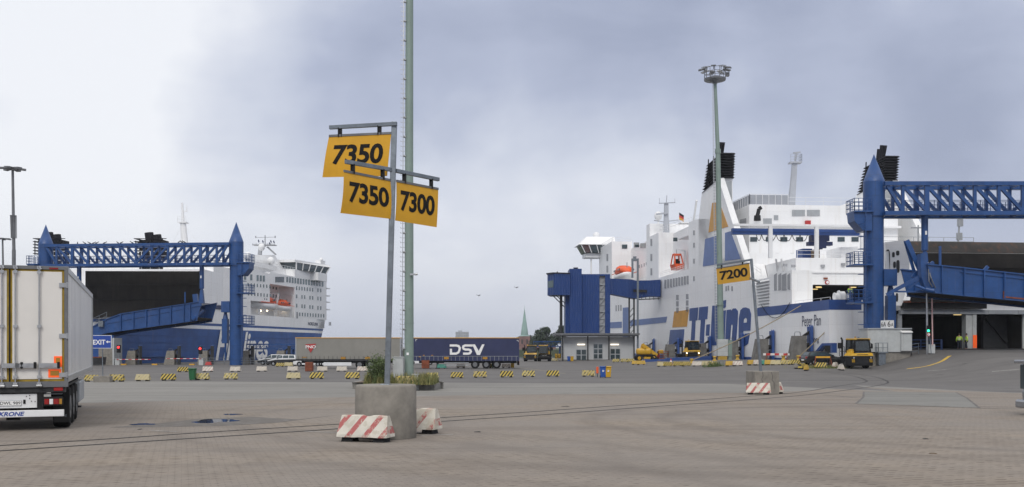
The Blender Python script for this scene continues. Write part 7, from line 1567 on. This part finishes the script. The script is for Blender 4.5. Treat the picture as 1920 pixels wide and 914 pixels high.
    skip('rusty orange steel bin under the nose of the grey trailer', 580, 697.5, .8, 1.1); skip('rusty red steel bin under the nose of the navy trailer', 798, 692, .95, 1.1)
    # yellow drums
    for i, (px, py, lab) in enumerate(((1044, 677.5, 'yellow drum near the terminal hall, the one closer to the tractors'), (1050, 677.5, 'yellow drum near the terminal hall, the one closer to the post'))):
        p = G(px, py)+Vector((0, 1.5, .5)); r = thing('drum', lab, 'drum', p, 0, 'yellow drums'); MB().lathe([(.29, 0), (.3, .03), (.29, .3), (.31, .32), (.29, .34), (.29, .6), (.31, .62), (.29, .64), (.3, .9), (.28, .92)], (0, 0, 0), 16).build('body', 'yellow', r); MB().cyl((0, 0, .92), (0, 0, .95), .25, .25, 16).build('lid', 'yellow', r)
    # EXIT sign
    p = G(193, 717); r = thing('exit_sign', 'blue EXIT sign with arrow on a grey post beyond the reefer trailer', 'sign', p); Y = p.y; m = MB(p); m.cyl(p, P(192, 652, Y), .04, .04, 10); m.build('post', 'galv', r); m = MB(p); m.prism([P(*q, Y-.06) for q in ((171, 653.5), (209, 653.5), (209, 629), (171, 629))], (0, .04, 0)); bo = m.build('board', 'sign_white', r); m = MB(p); m.prism([P(*q, Y-.065) for q in ((171.6, 652.8), (208.2, 652.8), (208.2, 629.8), (171.6, 629.8))], (0, .004, 0)); m.build('blue_face', 'sign_blue', bo); t = MB(p); text_on(t, "EXIT", bil(*[P(*q, Y-.07) for q in ((174.5, 646.5), (197.5, 646.5), (197.5, 637.5), (174.5, 637.5))]), bold=.02); t.build('lettering', 'sign_white', bo); t = MB(p); t.add([P(*q, Y-.07) for q in ((207, 640.6), (207, 642.2), (202.5, 642.2), (202.5, 644), (198.3, 641.4), (202.5, 638.8), (202.5, 640.6))], [tuple(range(7))]); t.build('arrow', 'sign_white', bo)
    m = MB(); b = thing('concrete_block', 'brownish concrete slab holding up the EXIT sign post', 'concrete base', p); w = .66; MB().cbox(-w, w, -.3, .3, -.05, .5, .04).build('body', 'concrete', b)
    # quay edge by the blue hulled ferry
    Y = 148.; g0 = lambda px: Vector(((px-960)*Y/F, Y, -.8)); S = F/Y
    def signal(px, lab, top, armx, armlab):
        r = thing('signal_post', lab, 'signal', g0(px), 0, 'red signals on the quay'); m = MB(); m.bar((0, 0, 0), (0, 0, top), .1); m.build('post', 'galv', r); hd = MB().cbox(-.28, .28, -.2, .1, top-1.3, top-.1, .04).build('signal_head', 'black', r); MB().cyl((0, -.24, top-.45), (0, -.2, top-.45), .17, .17, 12).build('red_lamp', 'lamp_red', hd)
        b = thing('boom_barrier', armlab, 'barrier arm', g0(px+(-2 if armx > 0 else 2)), 0, 'striped barrier arms'); MB().cbox(-.35, .35, -.3, .3, 0, 1.0, .03).build('cabinet', 'cabinet', b); m = MB(); m.box(min(0, armx), max(0, armx), -.42, -.34, .84 if armx > 0 else .96, .94 if armx > 0 else 1.06); m.build('arm', 'pole_redwhite', b); MB().box(-.4, .4, -.4, .35, 1.0, 1.06).build('cabinet_lid', 'cabinet', b)
    signal(223, 'red signal lamp on a post beside the EXIT sign', 3.2, 5.2, 'red white barrier arm reaching away from the EXIT sign'); signal(376, 'red signal lamp on a post near the gantry tower', 3.0, -5.3, 'red white barrier arm beside the signal near the gantry tower')
    r = thing('concrete_pier', 'cream stained concrete pier end beside the EXIT sign', 'pier', g0(199)); MB().cbox(-1.2, 1.0, 0, 3, -.2, 4.0, .05).build('wall', 'concrete', r); MB().cbox(1.0, 1.25, -.1, 3, -.2, 4.2, .02).build('edge_plate', 'cabinet', r)
    r = thing('steel_skip', 'long rusty dark skip below the cream pier', 'skip', g0(191)+Vector((0, -3, 0))); m = MB(); m.hexa([(-1.5, -.8, .1), (1.5, -.8, .1), (1.5, .8, .1), (-1.5, .8, .1), (-1.6, -.9, 1.3), (1.6, -.9, 1.3), (1.6, .9, 1.3), (-1.6, .9, 1.3)]); m.build('body', 'dark_metal', r); m = MB(); m.box(-1.65, 1.65, -.95, -.88, 1.2, 1.34); m.box(-1.62, -1.2, -.93, -.85, .1, 1.2); m.build('rim', 'rust', r)
    r = thing('red_tank', 'small red barrier tank on the quay by the signal post', 'barrier', g0(391)); MB().hexa([(-.5, -.25, 0), (.5, -.25, 0), (.5, .25, 0), (-.5, .25, 0), (-.4, -.15, .5), (.4, -.15, .5), (.4, .15, .5), (-.4, .15, .5)]).build('body', 'red', r, bevel=.03)
    r = thing('quay_railing', 'long galvanised railing along the quay below the blue hull', 'railing', g0(388)); m = MB(r.location); railing(m, [g0(382), g0(555)], 1.1, 3, 1.6, .06); m.build('rails', 'galv', r)
    for px, lab in ((232, 'faded yellow kerb stone on the quay edge beside the first signal'), (290, 'faded yellow kerb stone on the quay edge between the arms'), (360, 'faded yellow kerb stone on the quay edge near the gantry tower')):
        m = MB(g0(px)); m.cbox(g0(px).x-.4, g0(px).x+.4, Y-.2, Y+.2, -.8, -.6, .03); o = m.build('kerb_stone', 'trim_yellow'); o.location = g0(px); tag(o, lab, 'kerb stone', 'kerb stones on the quay edge')
    # blue boarding gangway lattice in front of the hull, and one beyond the tractors
    def lattice(lab, px0, px1, y0, y1, Y, mat):
        a, b = P(px0, y1, Y), P(px1, y1, Y); h = (y1-y0)*Y/F; r = thing('lattice_gangway', lab, 'gangway', a); m = MB(a); up = Vector((0, 0, h))
        for d in (0,):
            D = Vector((0, d, 0)); m.bar(a+D, b+D, .2); m.bar(a+D+up, b+D+up, .2); n = max(3, int((b-a).length/h))
            for i in range(n): p, q = a+(b-a)*i/n, a+(b-a)*(i+1)/n; m.bar(p+D, q+D+up, .07); m.bar(p+D, p+D+up, .07)
        m.build('lattice', mat, r); m = MB(a); m.hexa([a, b, b+Vector((0, 1.4, 0)), a+Vector((0, 1.4, 0)), a+Vector((0, 0, .1)), b+Vector((0, 0, .1)), b+Vector((0, 1.4, .1)), a+Vector((0, 1.4, .1))]); m.build('floor', 'dark_metal', r)
        for u in (.08, .92): p = a+(b-a)*u; MB(a).bar(Vector((p.x, p.y+.7, -.8)), p+Vector((0, .7, 0)), .3).build('support', mat, r)
    lattice('blue lattice gangway on supports in front of the lettering of the blue hull', 462, 556, 646, 654.5, 153, 'gantry_blue'); lattice('blue lattice gangway behind the port tractor pair', 1000, 1054, 641, 650, 205, 'gantry_blue')
    # control cabin and entrance to the ship ramp
    Y = 101.3; X = lambda px: (px-960)*Y/F; Zp = lambda py: CZ+(HY-py)*Y/F; L = ground_at(X(1660), Y); r = thing('control_cabin', 'pale grey control cabin on a concrete plinth at the foot of the tall gantry', 'cabin', L); M = lambda: MB(L)
    M().box(X(1628), X(1708), Y+.15, Y+2.4, L.z-1, Zp(660)).build('plinth', 'concrete', r); M().cbox(X(1627), X(1690), Y, Y+2.5, Zp(660.5), Zp(618), .03).build('wall', 'cabinet', r); M().box(X(1626), X(1709.5), Y-.1, Y+2.6, Zp(618), Zp(615.5)).build('roof', 'grey_paint', r); M().cbox(X(1688), X(1708), Y-.3, Y+1, Zp(658.5), Zp(622), .03).build('side_box', 'cabinet', r); M().hexa([(X(1687.5), Y-.5, Zp(624)), (X(1708.5), Y-.5, Zp(624)), (X(1708.5), Y, Zp(624)), (X(1687.5), Y, Zp(624)), (X(1687.5), Y-.45, Zp(623)), (X(1708.5), Y-.45, Zp(623)), (X(1708.5), Y, Zp(620)), (X(1687.5), Y, Zp(620))]).build('awning', 'sign_white', r)
    m = M(); m.box(X(1640), X(1659), Y-.9, Y-.02, Zp(662), Zp(660.5)); railing(m, [(X(1641), Y, Zp(660.5)), (X(1641), Y-.85, Zp(660.5)), (X(1658.5), Y-.85, Zp(660.5))], .95, 2, .55, .05); m.box(X(1643), X(1656), Y-.7, Y-.02, L.z-.2, Zp(662)); m.build('steps', 'galv', r)
    s = thing('berth_sign', 'white berth sign 6A on the cabin roof', 'sign', (X(1668), Y+.4, Zp(615.5))); m = MB(s.location); a, b, c = Vector((X(1659.5), Y+1.2, 0)), Vector((X(1664.5), Y+.3, 0)), Vector((X(1679), Y+.4, 0)); d = Vector((X(1676), Y+1.2, 0)); m.prism([v+Vector((0, 0, Zp(615.4))) for v in (a, b, c, d)], (0, 0, Zp(600.8)-Zp(615.4))); so_ = m.build('board', 'sign_white', s)
    t = MB(s.location); zq = lambda v, py, o: v+Vector((0, o, Zp(py))); text_on(t, "6", bil(zq(b+(c-b)*.12, 613, -.02), zq(b+(c-b)*.52, 613, -.02), zq(b+(c-b)*.52, 602.5, -.02), zq(b+(c-b)*.12, 602.5, -.02)), bold=.005); text_on(t, "A", bil(zq(b+(c-b)*.58, 612.5, -.02), zq(b+(c-b)*.92, 612.5, -.02), zq(b+(c-b)*.92, 605.5, -.02), zq(b+(c-b)*.58, 605.5, -.02)), bold=.005); e = Vector((-.02, -.02, 0)); text_on(t, "6A", bil(*[v+e for v in (zq(a+(b-a)*.1, 612.5, 0), zq(a+(b-a)*.9, 612.5, 0), zq(a+(b-a)*.9, 604, 0), zq(a+(b-a)*.1, 604, 0))]), bold=.0); t.build('lettering', 'black', so_)
    Y = 100.5; L = ground_at(X(1738.5), Y); r = thing('lamp_pole', 'slim white pole in front of the girder at the ramp entrance', 'pole', L); m = MB(L); m.cyl(L, P(1737.5, 490, Y), .11, .09, 12); m.build('pole', 'steel', r); MB(L).bar(P(1738.5, 512, Y-.1), P(1739, 492, Y-.1), .12).build('cap', 'sign_white', r)
    L = ground_at(X(1741.5), Y-.6); r = thing('traffic_light', 'signal showing green above a round sign at the ramp entrance', 'signal', L); m = MB(L); m.cyl(L, P(1741.5, 613, Y-.6), .05, .05, 8); m.build('post', 'galv', r); MB(L).cbox(P(1739, 0, Y-.8).x, P(1744, 0, Y-.8).x, Y-.8, Y-.55, P(0, 624, Y).z, P(0, 611, Y).z, .03).build('signal_head', 'black', r); c = P(1741, 620.5, Y-.84); MB(L).cyl(c, c+Vector((0, .04, 0)), .12, .12, 12).build('green_lamp', 'lamp_green', r); c = P(1741.3, 627.5, Y-.84); d = MB(L).cyl(c, c+Vector((0, .03, 0)), .19, .19, 16).build('round_sign', 'red', r); MB(L).cyl(c+Vector((0, -.012, 0)), c, .13, .13, 14).build('sign_face', 'sign_white', d); MB(L).box(c.x-.02, c.x+.02, c.y-.022, c.y-.013, c.z-.08, c.z+.08).build('sign_bar', 'black', d)
    L = ground_at(X(1747.5), Y-.4); r = thing('boom_barrier', 'grey barrier cabinet with its red white arm raised upright at the ramp entrance', 'barrier arm', L); MB(L).cbox(P(1741, 0, Y-.4).x, P(1752, 0, Y-.4).x, Y-.6, Y-.2, L.z, P(0, 646, Y).z, .03).build('cabinet', 'cabinet', r); m = MB(L); m.bar(P(1748.5, 648, Y-.7), P(1747.5, 560, Y-.7), .12, .06, (0, 1, 0)); m.build('arm', 'pole_redwhite_up', r)
    r = thing('ramp_railing', 'grey railing stepping down beside the control cabin', 'railing', ground_at(X(1710), 102.5)); m = MB(r.location); pts = [ground_at(X(x), 102.3) for x in (1709, 1722, 1736)]; railing(m, pts, 1.15, 3, .55, .06); m.build('rails', 'galv', r)
    r = thing('ramp_railing', 'dark blue railing at the edge of the stern opening beside the barrier cabinet', 'railing', ground_at(X(1750), 107)); m = MB(r.location); railing(m, [ground_at((1708-960)*107/F, 107)+Vector((0, 0, .2)), ground_at((1764-960)*107/F, 107)+Vector((0, 0, .0)), ground_at((1766-960)*104/F, 104)], 1.1, 3, 1.0, .08); m.build('rails', 'rail_blue', r)
    r = thing('ramp_plate', 'dark steel plate bridging the quay and the ship\'s stern opening', 'ramp', FR1.pt(-3, 15, 1.7)); m = MB(r.location); c4 = []
    for t in (8.2, 24.5):
        for s_ in (-5, -.05): c4.append((t, s_))
    q = lambda s_, t, dz: Vector((FR1.pt(s_, t, 0).x, FR1.pt(s_, t, 0).y, (gz(FR1.pt(-5, t, 0).x, FR1.pt(-5, t, 0).y)+.02 if s_ < -1 else 1.80)+dz)); m.hexa([q(-5, 9.4, -.3), q(-5, 23.8, -.3), q(-.05, 23.8, -.3), q(-.05, 9.4, -.3), q(-5, 9.4, .03), q(-5, 23.8, .03), q(-.05, 23.8, .03), q(-.05, 9.4, .03)]); m.build('plate', 'dark_metal', r)
    # tank trailer inside the ferry
    r = thing('tank_trailer', 'tail of a pale round tank trailer inside the dark car deck', 'tank trailer', FR1.pt(9, 10.3, 1.73)); m = MB(r.location); a = FR1.pt(8, 10.4, 3.55); b = FR1.pt(16, 10.4, 3.55); m.cyl(a, b, 1.2, 1.2, 22); m.build('tank', 'galv', r); m = MB(r.location); FR1.box(m, 7.9, 16, 9.3, 11.5, 2.0, 2.3); m.build('chassis', 'dark_metal', r); m = MB(r.location); FR1.box(m, 7.7, 7.95, 9.2, 9.5, 4.8, 5.0); m.build('marker_lamp', 'deck_lamp', r)
    for t in (9.4, 11.3): a, b = MB(r.location), MB(r.location); ax = FR1.pt(0, 1, 0)-FR1.pt(0, 0, 0); wheel(a, b, FR1.pt(9.5, t, 2.25), .5, .4, ax); a = a.build('wheel', 'rubber', r); b.build('rim', 'dark_metal', a)
    # scraps on the paving
    for px, py, w, lab in ((1060, 762.5, .3, 'flat black rubber scrap lying near the rails, the bigger scrap'), (895, 810.5, .16, 'small black scrap on the pavers behind the round concrete base'), (1735, 823.5, .09, 'small dark scrap on the pavers towards the ferry ramp'), (1749, 851, .12, 'brown leaf like scrap on the near pavers'), (262, 805.5, .08, 'tiny dark scrap beside the puddle')):
        p = G(px, py); m = MB(); m.hexa([(-w/2, -.05, 0), (w/2, -.08, 0), (w/2, .09, 0), (-w/2, .06, 0), (-w/2, -.04, .008), (w/3, -.06, .016), (w/3, .07, .014), (-w/3, .05, .010)]); o = m.build('rubber_scrap', 'black' if w != .12 else 'wood'); o.location = p; tag(o, lab, 'scrap', 'scraps on the paving')
quay_things()

# ================================================================ PLANTS AND THE FAR SHORE
def leaves(mb, c, n, rx, ry, rz, size, rn, hollow=.35):
    for _ in range(n):
        while True:
            v = Vector((rn.uniform(-1, 1), rn.uniform(-1, 1), rn.uniform(-1, 1)))
            if hollow < v.length < 1: break
        p = c+Vector((v.x*rx, v.y*ry, v.z*rz)); a = Vector((rn.gauss(0, 1), rn.gauss(0, 1), rn.gauss(0, 1))).normalized(); b = a.cross(Vector((rn.gauss(0, 1), rn.gauss(0, 1), rn.gauss(0, 1)))).normalized(); s = size*rn.uniform(.6, 1.4)
        mb.add([p-a*s, p+b*s*.5, p+a*s, p-b*s*.5], [(0, 1, 2, 3)])
def far_tree(label, px, Y, h, w, seed, n=1500):
    rn = random.Random(seed); L = Vector(((px-960)*Y/F, Y, .5)); r = thing('broadleaf_tree', label, 'tree', L, 0, 'trees on the far shore'); m = MB(); m.cyl((0, 0, 0), (0, 0, h*.5), w*.035, w*.02, 8)
    br = []
    for i in range(6): t = rn.uniform(0, 6.28); e = Vector((math.cos(t)*w*.3, math.sin(t)*w*.3, h*rn.uniform(.5, .85))); m.cyl((0, 0, h*rn.uniform(.2, .45)), e, w*.014, w*.005, 6); br.append(e)
    m.build('trunk', 'bark', r); m = MB(); k = 12
    for i in range(k):
        u = i/k; t = rn.uniform(0, 6.28); rr = w*.5*rn.uniform(.15, .72); zc = h*(.30+.6*rn.random()); q = 1-abs(zc/h-.5)*.9; s = w*rn.uniform(.15, .26)*q; leaves(m, Vector((math.cos(t)*rr*q, math.sin(t)*rr*q, zc)), n//k, s, s, s*.8, .42, rn, .2)
    leaves(m, Vector((0, 0, h*.55)), n//5, w*.3, w*.3, h*.33, .42, rn, .1); m.build('crown', 'leaf_far', r, fix=False)
def plants():
    S = 1.0
    far_tree('tall rounded far tree between the church spire and the blue tower', 1019, 420, 11.5, 10.5, 3, 2600); far_tree('far tree touching the stair tower post, partly hidden by the hall roof', 1052, 430, 11.5, 9, 5, 2000); far_tree('lower far tree filling the gap behind the port tractors', 1033, 460, 8, 12, 8, 1800); far_tree('low far tree beside the tall rounded one, nearer the spire', 1003, 500, 7, 9, 11, 1500)
    far_tree('small pale far tree just past the navy trailer, behind the brick tower', 976, 640, 9, 10, 13, 1200); far_tree('small far tree behind the church tower on the side of the tall trees', 993, 660, 10, 9, 15, 1200)
    Y = 620.; c = P(983.5, 660, Y); r = thing('church', 'far church with a pale green copper spire on a brick tower', 'church', (c.x, Y, 0)); sc = Y/F; m = MB(); m.box(-10*sc, 10.5*sc, -3.4, 3.4, -1, CZ+(HY-631)*sc); t = m.build('tower', 'brick', r); zb = CZ+(HY-631)*sc; zt = CZ+(HY-577)*sc; m = MB(); m.cyl((0, 0, zb), (0, 0, zb+.8), 3.8, 2.6, 8); m.cyl((0, 0, zb+.8), (0, 0, zt), 2.5, 0, 8); m.cyl((0, 0, zt-.5), (0, 0, zt+1.2), .08, .05, 6); m.build('spire', 'copper_green', t)
    m = MB()
    for x in (-1.6, 1.6): m.box(x-.5, x+.5, -3.46, -3.41, zb-5, zb-2)
    m.build('belfry_opening', 'dark_metal', t); MB().hexa([(5, -3, -1), (20, -3, -1), (20, 5, -1), (5, 5, -1), (5, -3, 4), (20, -3, 4), (20, 5, 4), (5, 5, 4)]).build('nave', 'brick', r); MB().prism([(5, -3.4, 4), (5, 5.4, 4), (5, 1, 8)], (15, 0, 0)).build('nave_roof', 'rust', r)
    Y = 900.; a, b = P(854, 640, Y), P(878, 622.5, Y); r = thing('apartment_block', 'distant pale apartment block rising just above the navy trailer roof', 'building', (a.x, Y, 0)); m = MB((a.x, Y, 0)); m.box(a.x, b.x, Y, Y+9, 0, b.z); w = m.build('wall', 'far_grey', r); m = MB((a.x, Y, 0)); m.box(a.x+2.5, a.x+6, Y+2, Y+5, b.z, b.z+1.3); m.build('roof_house', 'far_grey', r)
    for i in range(5):
        for j in range(3): m = MB((a.x, Y, 0)); x = a.x+.6+i*2.35; z = b.z-1.9-j*2.4; m.box(x, x+1.5, Y-.06, Y-.01, z, z+1.3); m.build('window', 'ship_grey', w)
    # shrub beside the mast
    rn = random.Random(21); c = Vector((-7.95, 56.6, ISLAND_Z-.05)); r = thing('leafy_shrub', 'leafy green shrub at the mast foot behind the round concrete base', 'shrub', c); st = MB(); lf = MB()
    for i in range(60):
        t = rn.uniform(0, 6.28); lean = rn.uniform(.05, 1.15); hh = rn.uniform(.7, 2.15)*(1.1-.42*lean); b0 = Vector((rn.uniform(-.25, .25), rn.uniform(-.2, .2), 0)); tip = Vector((math.cos(t)*lean*.95+.12, math.sin(t)*lean*.7, hh)); mid = b0.lerp(tip, .5)+Vector((0, 0, .12)); st.cyl(b0, mid, .012, .008, 5, False); st.cyl(mid, tip, .008, .003, 5, False)
        for k in range(85):
            u = rn.uniform(.18, 1.03); p = b0.lerp(mid, u*2) if u < .5 else mid.lerp(tip, u*2-1); p = p+Vector((rn.gauss(0, .10), rn.gauss(0, .10), rn.gauss(0, .08))); a = Vector((rn.gauss(0, 1), rn.gauss(0, 1), rn.gauss(.2, .6))).normalized(); bb = a.cross(Vector((rn.gauss(0, 1), rn.gauss(0, 1), rn.gauss(0, 1)))).normalized(); s = rn.uniform(.03, .062)
            if p.z > .02: lf.add([p-a*s, p+bb*s*.55, p+a*s, p-bb*s*.55], [(0, 1, 2, 3)])
    st.build('stems', 'bark', r); lf.build('foliage', 'leaf', r, fix=False)
    def tuft(name, label, spots, mat, n, hmin, hmax, rn):
        m = MB()
        for _ in range(n):
            x, y, z = spots(rn); h = rn.uniform(hmin, hmax)*rn.random()**.5; a = rn.uniform(0, 6.28); d = Vector((math.cos(a), math.sin(a), 0)); w = rn.uniform(.008, .02)*(1+h); ln = d*h*rn.uniform(.05, .5); p = Vector((x, y, z)); o = Vector((-d.y, d.x, 0))*w; m.add([p-o, p+o, p+ln*.4+o*.7+Vector((0, 0, h*.6)), p+ln*.4-o*.7+Vector((0, 0, h*.6)), p+ln+Vector((0, 0, h))], [(0, 1, 2, 3), (3, 2, 4)])
        o = m.build(name, mat, fix=False); tag(o, label, 'weeds', kind='stuff')
    x0, x1 = min(p.x for p in ISLAND)+1.3, max(p.x for p in ISLAND)-.25
    def isl(rn):
        x = rn.uniform(x0, x1); return x, rn.uniform(55.9, 59.5), ISLAND_Z
    tuft('weeds', 'dry grass and weeds filling the kerb island at the mast foot', isl, 'weed', 5200, .2, .85, rn); tuft('weeds', 'green weeds between the dry grass of the kerb island', isl, 'leaf', 2400, .15, .72, rn)
    c = G(1543, 690)
    tuft('weeds', 'patch of rough grass round the yellow trestle and barriers', lambda rn: (lambda x, y: (x, y, gz(x, y)))(c.x+rn.gauss(0, 1.1), c.y+rn.gauss(.3, .7)), 'weed', 1500, .1, .42, rn); tuft('weeds', 'patch of rough green grass under the yellow trestle', lambda rn: (lambda x, y: (x, y, gz(x, y)))(c.x+rn.gauss(.5, 1.0), c.y+rn.gauss(.0, .6)), 'leaf', 1000, .1, .35, rn)
    q = G(1341, 688); tuft('weeds', 'tuft of weeds at the foot of the floodlight mast', lambda rn: (lambda x, y: (x, y, gz(x, y)))(q.x+rn.gauss(0, .5), q.y+rn.gauss(.3, .4)), 'leaf', 500, .2, .8, rn)
plants()
# pale air over the harbour
hz = bpy.data.materials.new('haze'); hz.use_nodes = True; t = hz.node_tree; t.nodes.clear(); pv = N(t, 'ShaderNodeVolumePrincipled'); pv.inputs['Color'].default_value = (.86, .91, 1.0, 1); pv.inputs['Density'].default_value = .00015; pv.inputs['Anisotropy'].default_value = .2; oo = N(t, 'ShaderNodeOutputMaterial'); t.links.new(pv.outputs[0], oo.inputs['Volume'])
HAZE = MB().box(-1500, 1500, -70, 2650, -10.2, 48).build('haze', hz); tag(HAZE, kind='stuff')
